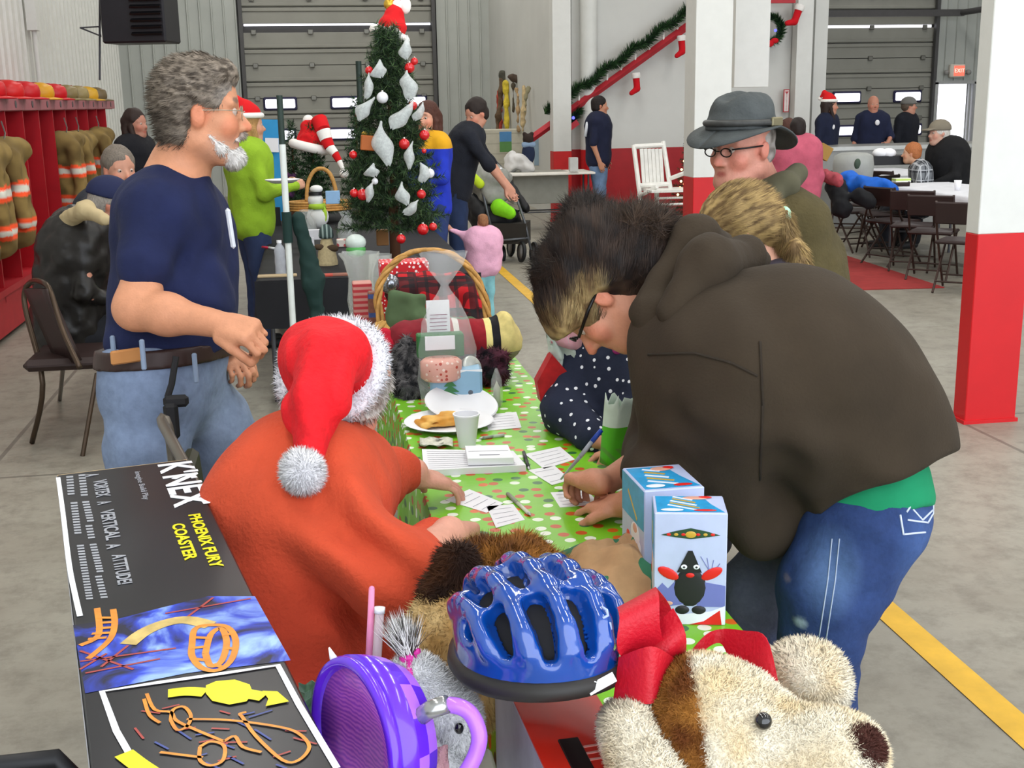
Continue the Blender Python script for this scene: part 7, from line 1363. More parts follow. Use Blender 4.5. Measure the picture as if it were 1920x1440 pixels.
for px, py, w, h_, ti, lab in ((762, 88, 11, 22, .1, 'topmost right'), (712, 128, 14, 16, .3, 'upper left'), (690, 160, 9, 24, -.2, 'left of the white ball'), (765, 158, 17, 26, -.15, 'upper right'), (687, 203, 12, 26, -.5, 'left middle'), (755, 215, 15, 32, -.5, 'right middle'), (720, 268, 18, 42, .05, 'largest central'), (770, 290, 9, 26, -.2, 'right of the centre'), (786, 208, 9, 18, -.3, 'right edge'), (700, 318, 13, 12, .2, 'lower left'), (792, 322, 12, 18, .3, 'lower right'), (757, 362, 12, 22, .2, 'lower centre'), (772, 388, 10, 18, -.9, 'lowest'), (695, 358, 8, 20, -.4, 'low left')):
    g = []; c = D(px, py, 6.93)
    for i in range(13):
        u = i / 12; row = []
        for j in range(7): v_ = (j / 6 - .5) * 2; ww = w * math.sin(PI * min(max(u ** 1.3, .03), .97)) ** .8 * (1 + .18 * math.sin(u * 9 + px)); x, y = v_ * ww + w * .35 * math.sin(u * 4 + px), (u - .5) * 2 * h_ + 3 * v_ * v_; row.append(c + (RT * (x * math.cos(ti) + y * math.sin(ti)) + UP * (x * math.sin(ti) - y * math.cos(ti))) / F * 6.93 - FW * (.03 * (1 - v_ * v_) * math.sin(PI * u)))
        g.append(row)
    mb = MB(); mb.sheet(g, thick=.0015); tag(mb.build('ribbon_loop', ORG, None, True, True, 180), 'sheer white ribbon loop on the tree, %s one' % lab, 'ribbon', 'white ribbon loops on the Christmas tree')
t = thing('gift_ornament', 'small brown gift box with gold bow hung on the tree', 'ornament', D(690, 272, 6.98)); mb = MB(); mb.box(D(690, 268, 6.98), (.085, .07, .085), rotm('Y', .1), bev=.004); mb.build('box', mat('orn_brown', '#a4561f', .5), t, True); mb = MB(); mb.ell(D(684, 250, 7.08), (.02, .01, .012)); mb.ell(D(697, 250, 7.08), (.02, .01, .012)); mb.build('bow', mat('gold', '#c9a23a', .3, .6), t, True)
HRr, HWw = mat('hat_red', '#d0141a', .9), mat('hatwhite', '#f2efe9', 1, var=.04)
def minihat(c, s, tip, lab, tilt=0):
    t = thing('santa_hat', lab, 'hat', c); soft('crown', [cap(V(c), lerp(c, tip, .5), .075 * s, .05 * s, .04), cap(lerp(c, tip, .5), tip, .05 * s, .018 * s, .02)], HRr, t, .010, amp=.008, freq=20); mb = MB(); R_ = rotm('Y', tilt); mb.tube([V(c) + R_ @ V(.085 * s * math.cos(a), .08 * s * math.sin(a), -.05 * s) for a in np.linspace(0, 2 * PI, 20, endpoint=False)], .026 * s, 8, closed=True); mb.ell(tip, .03 * s); mb.build('fur_trim', HWw, t, True, True)
minihat(D(736, 48, 7.2), 1.15, D(745, 10, 7.2), 'Santa hat on top of the tall tree', .35)
tag(soft('ribbon_tail', [cap(D(742, 62, 7.1), D(712, 88, 7.15), .025, .012, .02), cap(D(735, 58, 7.1), D(752, 70, 7.1), .03, .02, .02)], HWw, None, .008), 'white fluffy trim trailing down from the tree-top hat', 'ribbon')
t = thing('tree_topper', 'gold and red topper with a white plume at the very top', 'ornament', D(738, 8, 7.2)); mb = MB(); mb.ell(D(730, 8, 7.2), (.035, .03, .035)); mb.build('gold_ball', mat('gold', ''), t, True, True); mb = MB(); mb.ell(D(744, 4, 7.22), (.05, .03, .05)); mb.build('red_bow', HRr, t, True, True); mb = MB(); mb.ell(D(760, 10, 7.2), (.035, .03, .05)); mb.build('plume', HWw, t, True, True)
def smalltree(px, py, d, h_, w, lab, n=9000, seed=1, zb=.753):
    b = D(px, py, d); h_ += b[2] - zb; b = V(b[0], b[1], zb); t = thing('small_christmas_tree', lab, 'tree', b); pth = []; rs = np.random.RandomState(seed)
    for k in range(70): u = k / 70; z = .05 + h_ * u; L_ = w * (1 - u) + .02; a = k * 2.4; pth.append((b + V(0, 0, z), b + V(math.cos(a) * L_, math.sin(a) * L_, z + .01)))
    needle_mesh('foliage', pth, n, .045, .003, GR, t); mb = MB(); mb.cyl(b, b + V(0, 0, h_ * .9), .015, .006, 8); mb.cyl(b, b + V(0, 0, .03), .09, .08, 16); mb.build('trunk', mat('bark', ''), t, True)
smalltree(592, 404, 10.3, .72, .20, 'small tree wearing a Santa hat and striped scarf'); minihat(D(583, 258, 10.2), 1.6, D(578, 226, 10.2), 'Santa hat slumped over the small tree', .25)
smalltree(672, 330, 10.5, .62, .17, 'small dark tree behind the left side of the tall tree', 6000, 3); smalltree(552, 345, 10.7, .5, .13, 'small tree with dark ornaments behind the blue board', 4000, 4)
t = thing('striped_stocking_cap', 'red and white striped long knit cap draped over the small tree', 'hat', D(620, 270, 10.1)); mb = MB(); pp = [D(598, 225, 10.15), D(606, 245, 10.1), D(612, 262, 10.1), D(618, 276, 10.1), D(628, 288, 10.1), D(636, 302, 10.1), D(643, 318, 10.1)]
for i in range(6): mb.cyl(pp[i], pp[i + 1], .07 - .009 * i, .063 - .009 * i, 14, m=i % 2)
mb.ell(D(645, 325, 10.1), .04, m=1); mb.build('knit', [HRr, HWw], t, True)
t = thing('handled_basket', 'wicker basket with a tall arched handle on the far part of the black table', 'basket', D(600, 398, 9.9)); mb = MB(); mb.tube(smooth_path([D(575, 378, 9.9), D(577, 345, 9.9), D(588, 322, 9.9), D(603, 316, 9.9), D(618, 325, 9.9), D(628, 350, 9.9), D(632, 378, 9.9)]), .017, 8); mb.build('handle', WICK, t, True, True)
mb = MB(); c = D(600, 392, 9.9); [mb.tube([c + V(.25 * math.cos(a), .13 * math.sin(a), .02 * k) for a in np.linspace(0, 2 * PI, 30, endpoint=False)], .013, 5, closed=True) for k in range(4)]; mb.lathe([(0, 0), (.22, 0)], c, None, 20, cap=False, sx=1.1); mb.build('woven_body', WICK, t, True, True)
c = D(597, 428, 9.3); t = thing('snowman_figure', 'white snowman figure with a lime scarf and raised hat', 'figurine', c); mb = MB(); mb.ell(c + V(0, 0, .09), (.085, .07, .09)); mb.ell(c + V(-.01, 0, .215), (.06, .055, .06)); mb.ell(c + V(0.0, 0, .30), (.05, .045, .032)); mb.build('body', mat('snow_white', '#dfdfdc', .8), t, True, True); mb = MB(); mb.cyl(c + V(0, 0, .15), c + V(0, 0, .19), .07, .062, 16); mb.ell(c + V(.05, -.04, .11), (.022, .012, .06)); mb.build('scarf', mat('lime', '#a6c83c', .9), t, True, True); mb = MB(); mb.cyl(c + V(-.01, 0, .255), c + V(-.01, 0, .28), .052, .05, 16); mb.build('hat_band', BLACK, t, True)
c = D(615, 508, 7.3); t = thing('burlap_figure', 'small burlap bodied figure with a striped knit hat on the black table', 'figurine', c); soft('body', [cap(c + V(0, 0, .05), c + V(0, 0, .13), .065, .05, .02), eli(c + V(0, 0, .18), .035)], mat('burlap', '#b3a27c', .95, var=.15, vscale=60), t, .008, amp=.003, freq=30); soft('collar', [cap(c + V(-.06, -.02, .15), c + V(.05, -.03, .14), .018, .022, .01)], mat('dark_brown', '#4a3a2a', .9), t, .008)
mb = MB(); mb.lathe([(.042, .20), (.046, .215), (.04, .25), (.02, .28), (0, .285)], c, None, 16); mb.build('hat', mat('hat_stripe', '#3a4a48', .9, pat=stripes(0, 40, '#8a9a94', .4)), t, True, True)
c = D(668, 482, 7.0); t = thing('snow_globe', 'round ornament with green base and white dome on the black table', 'ornament', c); mb = MB(); mb.lathe([(.03, 0), (.055, .02), (.058, .05), (.05, .06)], c, None, 20); mb.build('base', mat('globe_green', '#4c9a4c', .4), t, True, True); mb = MB(); mb.ell(c + V(0, 0, .085), (.062, .055, .05)); mb.build('dome', mat('globe_white', '#c9d4cc', .2), t, True, True)
def bottle(c, lab, h_=.20, m=None):
    t = thing('water_bottle', lab, 'bottle', c); mb = MB(); mb.lathe([(.0, 0), (.03, 0), (.032, .01), (.030, .05), (.032, .08), (.030, .11), (.032, .14), (.026, .16), (.013, h_ - .02), (.013, h_ - .012)], c, None, 20, cap=False); mb.build('bottle_body', m or mat('bottle_clear', '#c8ccd4', .1, alpha=.5, var=.1, vscale=30), t, True, True); mb = MB(); mb.cyl(c + V(0, 0, h_ - .015), c + V(0, 0, h_), .0145, n=14); mb.build('cap', FOAM, t, True)
bottle(P(527, 516, TZ), 'clear water bottle standing at the front of the black table')
brick('cardboard_tray', 'flat tan cardboard edge along the front of the black table', P(520, 521, TZ) + V(.0, .03, .008), (.22, .06, .014), CARD, 'tray'); brick('picture_frame', 'low red and tan wooden strip beside the burlap figure', P(610, 520, TZ) + V(0, .03, .008), (.26, .05, .016), mat('strip_red', '#8c5a4a', .6, pat=stripes(0, 7, '#b5483a', .3)), 'tray')
pen('red marker pen on the black table', (490, 463), (516, 466), '#c22a4a', '#d8d8da', .008, TZ + .01)
for (px, py, lab) in ((575, 455, 'white printed card standing left of the burlap figure'), (590, 440, 'pale card behind the burlap figure')): brick('place_card', lab, D(px, py, 7.9), (.10, .015, .07), PW, 'card')
brick('blue_card', 'light blue card with a dark square beside the snowman', D(624, 370, 9.2), (.11, .02, .10), mat('card_blue', '#8fb4da', .6), 'card'); brick('amber_box', 'small amber wooden box left of the tree trunk', D(717, 445, 7.6), (.075, .05, .10), mat('amber', '#9a6a3a', .6)); brick('candle_plate', 'small white plate with red candy on the black table', P(645, 455, TZ + .03), (.10, .08, .05), mat('candy_dish', '#d8cfc6', .5, pat=dots(20, .3, ['#b0484c'])), 'plate')
for (px, py, d, lab) in ((650, 415, 8.6, 'clear bag of treats behind the snow globe'), (575, 415, 8.8, 'clear jar of treats left of the snowman')): c = D(px, py, d); t = thing('treat_bag', lab, 'bag', V(c[0], c[1], TZ)); cello('film', [(.06, 0), (.07, .06), (.06, .12), (.03, .16), (.05, .2)], V(c[0], c[1], TZ + .003), t, 30, .07, 8, m=mat('cello_milky', ''))
c = D(555, 362, 10.7); t = thing('poinsettia', 'purple poinsettia bunch behind the white pole', 'flower', c); soft('petals', [eli(c + V(dx, 0, dz), .05, k=.01) for dx, dz in ((-.05, 0), (.05, .03), (0, .09), (.02, -.09), (-.04, .13))], mat('purple_petal', '#6a3a6e', .8, var=.5, vscale=30), t, .012, amp=.02, freq=30)
t = thing('display_board', 'bright blue display board with a white notice behind the table', 'board', D(507, 320, 9.6) * V(1, 1, 0)); mb = MB(); bR = rotm('Z', -.1) @ rotm('Y', .04); bp = D(506, 272, 9.6); mb.box(V(bp[0], bp[1], bp[2] - .2), (.17, .02, .80), bR); mb.build('panel', mat('board_blue', '#2f8ec4', .6), t, True); mb = MB(); mb.box(D(510, 272, 9.56), (.105, .01, .11), bR); mb.build('notice', PW, t, True); mb = MB(); mb.box(V(bp[0], bp[1], .45), (.1, .1, .9)); mb.build('foot', BLACK, t, True)
# poles with a furled green umbrella
def pole(px, py, d, zt, zd, r, lab, gr=True):
    p = D(px, py, d); t = thing('patio_umbrella' if gr else 'flag_pole', lab, 'umbrella' if gr else 'pole', (p[0], p[1], 0)); x, y = p[0], p[1]; GRN = mat('pole_green', '#26362f', .5)
    mb = MB(); mb.cyl((x, y, zd), (x, y, zt), r * .95, n=12); mb.build('upper_pole', GRN, t, True)
    if gr:
        mb = MB(); mb.cyl((x, y, 0), (x, y, zd), r, n=12); mb.build('white_pole', mat('pole_white', '#d7dcd8', .4), t, True); z_ = D(535, 428, d)[2]; mb = MB(); mb.cyl((x, y, z_ - .08), (x, y, z_ + .08), r * 1.5, n=12); mb.build('collar', mat('canopy_green', '#16302c', .8), t, True)
        soft('furled_canopy', [cap(V(x + .06, y + .03, z_ + .04), V(x + .12, y + .05, z_ - .3), .035, .055, .02), cap(V(x + .12, y + .05, z_ - .3), V(x + .13, y + .05, z_ - .58), .055, .03, .02)], mat('canopy_green', ''), t, .010, amp=.012, freq=16)
    else: mb = MB(); mb.cyl((x, y, 0), (x, y, zd), r, n=12); mb.build('lower_pole', GRN, t, True)
    mb = MB(); mb.cyl((x, y, 0), (x, y, .05), .2, .18, 20); mb.build('base', GRN, t, True)
pole(534, 350, 6.25, D(526, 179, 6.25)[2], D(532, 270, 6.25)[2], .017, 'white and green umbrella pole with furled dark canopy'); pole(674, 160, 11.6, D(672, 115, 11.6)[2], 1.0, .03, 'dark pole rising left of the tall tree', False)
# ---------------------------------------------------------------- people in the middle distance and behind
def who(label, px, d, z_h=1.62, face=90, hface=None, J=None, s=1.0, **k):
    """figure standing on the floor with its head at picture column px and depth d"""
    b = D(px, 300, d); loc = V(b[0], b[1], 0); t = thing('person', label, 'person', loc); JJ = place(J, loc, face, s); figure(t, JJ, None, headface=hface if hface is not None else face, s=s, **k); return t
ARM = lambda el, ha: dict(elL=el, elR=(el[0], -el[1], el[2]), haL=ha, haR=(ha[0], -ha[1], ha[2]))
who('woman in a lime green sweater and small Santa hat holding a plate', 466, 8.4, face=75, hface=75, J=dict(elL=(.06, .25, 1.14), haL=(.30, .12, 1.18), elR=(.05, -.25, 1.14), haR=(.30, -.10, 1.18)), s=.97, skin='#cf9c80', shirt='#8fb32a', pants='#2c3858', hair='#a8804e', long_hair=.24, hat='santa', g=1.12, sh_off=.02)
p = D(530, 343, 8.1); mb = MB(); mb.lathe([(0, 0), (.07, 0), (.115, .02), (.118, .024), (.07, .006), (0, .004)], p, None, 24, cap=False); tag(mb.build('foam_plate', FOAM, None, True, True, 50), 'white plate held by the woman in the green sweater', 'plate')
who('dark-haired person in a black sweater beside the lockers', 256, 10.2, face=110, hface=120, J={}, s=.97, skin='#b07a66', shirt='#121218', pants='#1d2430', hair='#2b1d18', long_hair=.16, g=1.0, sh_off=.03)
seatJ = dict(pelvis=(0, 0, .52), hiL=(0, .1, .5), hiR=(0, -.1, .5), knL=(.42, .13, .48), knR=(.42, -.13, .48), anL=(.44, .13, .09), anR=(.44, -.13, .09), chest=(.03, 0, .84), neck=(.10, 0, 1.06), head=(.17, 0, 1.17), shL=(.06, .2, .99), shR=(.06, -.2, .99), elL=(.10, .27, .74), elR=(.10, -.27, .74), haL=(.32, .16, .66), haR=(.32, -.16, .66))
lm = who('seated man in a black leather jacket with tan collar and navy cap', 96, 6.35, face=80, hface=85, hpitch=-15, J={**seatJ, 'chest': (.06, 0, .86), 'neck': (.2, 0, 1.06), 'head': (.27, 0, 1.16), 'shL': (.12, .22, 1.0), 'shR': (.12, -.22, 1.0)}, s=1.03, skin='#b98069', shirt='#1f1c1a', pants='#1c1d22', hair='#8d857d', hat=('cap', '#1b2142'), g=1.3, sh_off=.035, h=.011, sh_mat=mat('leather_black', '#1f1c1a', .42, var=.2, vscale=9, bump=.4, bscale=14), shirt_amp=.014)
soft('shearling_collar', [cap(D(128, 412, 6.3), D(160, 394, 6.12), .045, .045, .03), cap(D(160, 394, 6.12), D(198, 412, 6.0), .045, .03, .03)], mat('shearling', '#b5a27c', .95), lm, .010, amp=.006, freq=30)
who('seated man with short grey hair behind the man in the cap', 162, 7.3, face=95, hface=150, J=seatJ, s=1.13, skin='#c08a72', shirt='#2a2c33', pants='#3a5a86', hair='#6f655b', g=1.05)
who('smiling girl in a blue sweater with yellow shoulders behind the tree', 808, 9.4, face=250, hface=215, J=dict(elL=(.02, .24, 1.16), haL=(.25, .12, 1.12), elR=(.02, -.24, 1.16), haR=(.25, -.1, 1.12)), s=.98, skin='#d39a80', shirt='#2136b4', sh_mat=mat('blue_sweater', '#2136b4', .9, pat=lambda nt, co, cs: mixc(nt, math_(nt, 'GREATER_THAN', (lambda s: (nt.links.new(co, s.inputs[0]), s.outputs[2])[1])(N(nt, 'ShaderNodeSeparateXYZ')), 1.355), cs, '#d9a01c')), pants='#2a3a66', hair='#4a2a20', long_hair=.24, g=1.0, brow='#4a2a20', h=.011)
who('man in a black T-shirt bending towards the stroller', 852, 10.6, face=100, hface=240, hpitch=-20, J=dict(chest=(.08, 0, 1.26), neck=(.16, 0, 1.43), head=(.2, 0, 1.56), shL=(.14, .2, 1.38), shR=(.14, -.2, 1.38), elL=(.3, .26, 1.15), haL=(.45, .2, .95), elR=(.30, -.24, 1.15), haR=(.45, -.18, .95)), s=1.02, skin='#c48c74', shirt='#1a1d26', pants='#22304f', hair='#241a16', g=1.1, sleeve=.55, sh_off=.018)
who('toddler in a pink puffy jacket and aqua leggings seen from behind', 903, 9.3, face=355, hface=350, J=dict(elL=(.06, .30, 1.45), haL=(.14, .52, 1.55), head=(.02, 0, 1.66)), s=.47, skin='#c08a70', shirt='#e0a8c0', pants='#7fb7bd', hair='#8a5c3c', g=1.35, sh_off=.04, h=.008, long_hair=0)
hm_ = who('heavyset man in navy T-shirt with pale braces and jeans by the column', 1122, 16.2, face=110, hface=95, J=dict(elR=(-.04, -.27, 1.13), haR=(.05, -.25, .88)), s=1.0, skin='#bb8468', shirt='#161b33', pants='#6a83a4', hair='#1c1512', g=1.3, sleeve=.5, sh_off=.015)
mb = MB(); mb.tube([D(1097, 256, 15.95), D(1101, 232, 15.93), D(1112, 214, 15.98)], .022, 6); mb.build('suspender', mat('strap_white', '#cfd3da', .7), hm_, True, True)
# serving counter people
b1_ = who('woman with a Santa hat and white badge behind the serving counter', 1549, 16.6, face=140, hface=110, J={}, s=.97, skin='#c08a72', shirt='#161c33', pants='#141a2c', hair='#2a1c18', long_hair=.16, hat='santa', sh_off=.015, sleeve=.55); 
b2_ = who('bald man in a navy shirt with white badge behind the counter', 1632, 17.4, face=200, hface=190, J=dict(elL=(.05, .27, 1.15), haL=(.25, .2, 1.05)), s=.97, skin='#b9806a', shirt='#181e38', pants='#141a2c', hair=None, g=1.15, sleeve=.55)
who('man in a dark polo and grey cap at the right of the counter', 1697, 17.8, face=150, hface=110, J={}, s=.95, skin='#c08a74', shirt='#14161f', pants='#141a2c', hair='#5a4c40', hat=('cap', '#6b6a66'), g=1.05)
for px, py, d, o_ in ((1561, 238, 16.35, b1_), (1645, 230, 17.1, b2_)): mb = MB(); mb.ell(D(px, py, d), (.035, .02, .04)); mb.build('shirt_badge', PW, o_, True, True)
seatB = {**seatJ}
who('woman in a pink hooded jacket with dark hair, seen from behind', 1494, 11.3, face=15, hface=20, J=dict(), s=.86, skin='#b07a66', shirt='#b8566a', pants='#262a3a', hair='#1f1613', g=1.2, sh_off=.05)
who('brown-haired person just left of the pink jacket', 1476, 12.0, face=300, hface=290, J=dict(), s=.85, skin='#a8705a', shirt='#3a2f30', pants='#262a3a', hair='#4a2c22')
om_ = who('old bearded man in a tan cap and black coat seated at the right table', 1785, 13.6, face=270, hface=265, J=seatJ, s=1.08, skin='#c49a86', shirt='#121214', pants='#1c1d22', hair='#c9c4bc', hat=('cap', '#7b7364'), g=1.3, sh_off=.04)
soft('beard', [eli(D(1772, 268, 13.5), (.06, .06, .05))], HAIRM, om_, .012, amp=.006, freq=40, paint=lambda v: np.ones((len(v), 3)) * V(lin('#c3beb6')))
who('child with reddish hair in a grey plaid shirt at the white table', 1735, 13.4, face=290, hface=300, J=seatJ, s=.90, skin='#c89a7c', hair='#a5643a', pants='#2a2c33', sh_mat=mat('plaid_grey', '#6f7276', .9, pat=plaid(9, ['#2c2f35', '#b9bcc0', '#b9bcc0'])), shirt='#6f7276')
# chairs
CF, CV = mat('chair_brown', '#3a2a24', .4, .3), mat('chair_vinyl', '#2c1d1b', .5)
def fchair(loc, rz, lab, grp='brown folding chairs at the white tables'):
    t = thing('folding_chair', lab, 'chair', loc, rz, grp)
    for s in (-1, 1):
        mb = MB(); mb.tube([(-.20 + .42, s * .2, .01), (-.12, s * .2, .52), (-.22, s * .2, .80)], .011, 8); mb.build('leg', CF, t); mb = MB(); mb.tube([(-.24, s * .18, .01), (.16, s * .18, .44)], .011, 8); mb.build('leg', CF, t)
    mb = MB(); mb.box((0, 0, .445), (.40, .40, .03), bev=.012); mb.build('seat', CV, t); mb = MB(); mb.box((-.205, 0, .70), (.022, .42, .20), rotm('Y', -.25), bev=.01); mb.build('backrest', CV, t); mb = MB(); mb.cyl((.15, -.2, .12), (.15, .2, .12), .008); mb.cyl((-.17, -.18, .10), (-.17, .18, .10), .008); mb.build('crossbar', CF, t); return t
f1 = P(1745, 522, 0); ch0 = fchair((f1[0], f1[1], 0), math.radians(50), 'brown folding chair, middle of the three nearest the column')
for px, py, rz, lab in ((1708, 506, 55, 'brown folding chair left of the middle one at the white table'), (1800, 546, 48, 'brown folding chair nearest the red and white column'), (1650, 478, 80, 'brown folding chair under the blue jacket'), (1605, 470, 95, 'brown folding chair beside the olive coat'), (1588, 440, 60, 'brown folding chair farthest left in the dark row'), (1660, 440, 30, 'brown folding chair under the far table edge'), (1630, 455, 120, 'brown folding chair below the dark coat'), (1670, 495, 20, 'brown folding chair turned sideways left of the three')):
    p = P(px, py, 0); dup(ch0, (p[0], p[1], 0), math.radians(rz), lab)
p = P(110, 800, 0); t = thing('banquet_chair', 'dark padded banquet chair with a curved frame at the left edge', 'chair', (p[0], p[1], 0)); c = V(p[0], p[1], 0)
q0, q1 = D(58, 530, 6.35), D(88, 534, 6.0); W_ = [V(D(62, 828, 6.2)[0], D(62, 828, 6.2)[1], .01), D(48, 600, 6.3), D(48, 535, 6.3), D(66, 527, 6.2), D(92, 535, 6.05), D(112, 600, 5.98), V(P(155, 855, 0)[0], P(155, 855, 0)[1], .01)]
mb = MB(); mb.tube(smooth_path([P(60, 830, .01), D(80, 720, 6.1), D(50, 590, 6.15), D(46, 548, 6.15), D(60, 528, 6.1), D(82, 530, 5.95), D(96, 550, 5.9), D(118, 620, 5.88), D(150, 690, 5.8)], 5), .014, 8); mb.build('back_frame', mat('chair_bronze', '#4a3c30', .3, .6), t, True, True)
mb = MB(); g = [[D(54 + 8 * j + 12 * i, 540 + 27 * i, 6.1 - .04 * j) for j in range(6)] for i in range(6)]; mb.sheet(g, thick=.03); mb.build('backrest', CV, t, True, True)
mb = MB(); sc = D(150, 690, 6.15); mb.box(V(sc[0], sc[1], .47), (.46, .44, .06), bev=.025); mb.build('seat', CV, t, True)
for a, b in (((182, 700), (155, 855)), ((118, 690), (112, 750)), ((215, 700), (205, 790))): mb = MB(); mb.cyl(P(b[0], b[1], .0), D(a[0], a[1], 6.0 if a[0] == 182 else 6.4), .012, n=8); mb.build('leg', mat('chair_bronze', ''), t, True)
# white tables on the right, what lies on them
def wtable(x0, x1, y0, y1, lab, lab2): table('folding_table', lab, x0, x1, y0, y1, TZ - .004, mat('plastic_top', ''), LEG); tcloth('tablecloth', lab2, x0 - .02, x1 + .02, y0 - .02, y1 + .02, TZ, .22, mat('white_cloth', '#dfe0e6', .6), wl=.3)
wtable(6.15, 6.95, 9.3, 12.4, 'folding table under the near white cloth at the right', 'white tablecloth nearest the right column'); wtable(6.9, 7.7, 13.6, 16.2, 'folding table under the far white cloth', 'white tablecloth on the farther table near the counter')
BJ = mat('jacket_blue', '#1560c4', .7, var=.25, vscale=9)
tag(soft('blue_jacket', [cap(D(1592, 340, 12.6), D(1632, 352, 12.3), .10, .08, .06), cap(D(1632, 352, 12.3), D(1668, 355, 12.2), .08, .09, .06)], BJ, None, .015, amp=.03, freq=8), 'bright blue jacket thrown over chairs by the white table', 'jacket')
tag(soft('dark_coat', [cap(D(1568, 345, 12.4), D(1580, 390, 12.2), .10, .10, .06), cap(D(1610, 368, 12.2), D(1630, 378, 12.1), .08, .07, .06)], mat('coat_dark', '#17181b', .9, var=.4, vscale=6), None, .015, amp=.03, freq=8), 'dark coat draped over a folding chair below the blue jacket', 'coat')
tag(soft('red_scarf', [cap(D(1548, 330, 12.2), D(1570, 338, 12.1), .07, .06, .04)], mat('scarf_rose', '#a84a52', .9, var=.3, vscale=20), None, .012, amp=.015, freq=14), 'rose and white scarf piled beside the dark coat', 'scarf')
brick('tan_bag', 'tan folded bag held beside the pink jacket', D(1545, 285, 12.0), (.13, .06, .14), mat('bag_tan', '#a07c3c', .7), 'bag', rotm('Y', .5))
c = D(1600, 308, 13.2); c[2] = TZ + .045; t = thing('drink_cooler', 'grey round drinks cooler on the far table', 'cooler', c); mb = MB(); mb.lathe([(.20, 0), (.22, .05), (.23, .2), (.215, .30), (.15, .33), (0, .34)], c + V(0, 0, -.04), None, 24, sx=.95); mb.build('drum', mat('cooler_grey', '#9a9c98', .5), t, True, True); mb = MB(); mb.ell(c + V(-.05, -.21, .18), (.04, .02, .06)); mb.build('emblem', mat('cooler_mark', '#3a4a3c', .6), t, True, True)
t = thing('serving_counter', 'long grey steel serving counter in front of the right garage door', 'counter', (9.6, 15.9, 0)); ct0 = D(1690, 275, 16.3); mb = MB(); mb.box((ct0[0] - .1, ct0[1], .5), (2.6, .7, 1.0)); mb.build('cabinet', mat('steel_grey', '#8d8d89', .4, .3), t, True); mb = MB(); mb.box((ct0[0] - .1, ct0[1], 1.02), (2.7, .8, .05)); mb.build('worktop', mat('steel_top', '#a8a8a4', .3, .5), t, True)
brick('black_tray', 'black serving tray on the far white table', D(1655, 300, 13.6), (.62, .3, .10), BLACK, 'tray')
for px, lab in ((1650, 'white covered bowl at the left of the black tray'), (1666, 'white covered bowl at the right of the black tray')): mb = MB(); mb.ell(D(px, 287, 13.5), (.085, .08, .055)); tag(mb.build('serving_bowl', FOAM, None, True, True), lab, 'bowl')
for px, py, d, h_, lab in ((1697, 302, 12.9, .16, 'white squeeze bottle on the far table'), (1690, 300, 12.9, .12, 'white salt shaker beside the squeeze bottle')): c = P(px, py + 8, TZ + .003); mb = MB(); mb.lathe([(.03, 0), (.032, h_ * .6), (.012, h_ * .8), (.01, h_)], c, None, 14); tag(mb.build('squeeze_bottle', FOAM, None, True, True), lab, 'bottle')
c = P(1795, 357, TZ + .003); mb = MB(); mb.lathe([(.026, 0), (.038, .10), (.036, .10), (.024, .005)], c, None, 18); tag(mb.build('foam_cup', FOAM, None, True, True), 'white foam cup on the near white table by the column', 'cup')
brick('napkin_pack', 'lime and white napkin packet on the near white table', P(1690, 338, TZ + .03), (.18, .1, .05), mat('pack_lime', '#b8cf6a', .6, pat=stripes(2, 22, '#e8e8e0', .5)), 'packet')
m_ = [V(4.68, 10.0, .002), V(5.58, 9.9, .002), V(5.72, 12.3, .002), V(4.82, 12.3, .002)]; mb = MB(); mb.add(m_ + [p + V(0, 0, .008) for p in m_], [(4, 5, 6, 7), (0, 1, 5, 4), (1, 2, 6, 5), (2, 3, 7, 6), (3, 0, 4, 7)]); tag(mb.build('red_mat', mat('mat_red', '#96302e', .95, var=.15, vscale=12)), 'flat red floor mat between the folding chairs and the olive coat', 'mat')
# stroller
c = P(935, 482, 0); t = thing('stroller', 'grey and black baby stroller with lime lining and a mesh basket', 'stroller', (c[0], c[1], 0)); d_ = 13.1; SB = mat('stroller_black', '#141518', .5); Q = lambda x, y, dz=0: D(x, y, d_ + dz)
mb = MB()
for dz in (-.2, .25): mb.tube([Q(888, 325, dz), Q(905, 360, dz), Q(930, 465, dz)], .016, 6); mb.tube([Q(965, 360, dz), Q(985, 420, dz), Q(996, 470, dz)], .014, 6); mb.tube([Q(930, 452, dz), Q(992, 446, dz)], .014, 6)
mb.tube([Q(882, 322, -.2), Q(888, 303, 0), Q(925, 298, .1), Q(945, 320, .25)], .016, 6); mb.build('frame', mat('stroller_frame', '#5c5f63', .3, .5), t, True, True)
soft('canopy', [eli(Q(915, 335, 0), V(.26, .28, .17), None, .03), eli(Q(925, 362, 0), V(.2, .24, .12), None, .03)], mat('stroller_grey', '#8c8d86', .9, var=.25, vscale=8), t, .02, amp=.03, freq=8)
soft('seat', [cap(Q(905, 400, 0), Q(950, 410, 0), .17, .15, .05), cap(Q(893, 380, 0), Q(900, 430, 0), .10, .08, .05), cap(Q(955, 345, .05), Q(985, 392, -.05), .06, .045, .04)], SB, t, .018, amp=.02, freq=10); soft('lining', [cap(Q(935, 388, -.2), Q(955, 400, -.2), .09, .07, .04)], mat('lime_lining', '#7fd018', .8, var=.2), t, .015, amp=.01, freq=12)
mb = MB(); mb.box(Q(955, 435, 0), (.42, .4, .22), rotm('Z', -.3)); mb.build('basket', mat('mesh_dark', '#2b2722', .9), t, True); brick('paper_sheet', 'white sheet lying on the stroller canopy', Q(925, 322, -.12), (.20, .14, .012), PW, 'paper', rotm('Y', -.4)); tag(soft('lime_toy', [cap(Q(888, 332, -.25), Q(900, 345, -.25), .045, .05, .03)], mat('lime_toy', '#b6cf2a', .8), None, .012), 'lime yellow toy at the left of the stroller canopy', 'toy')
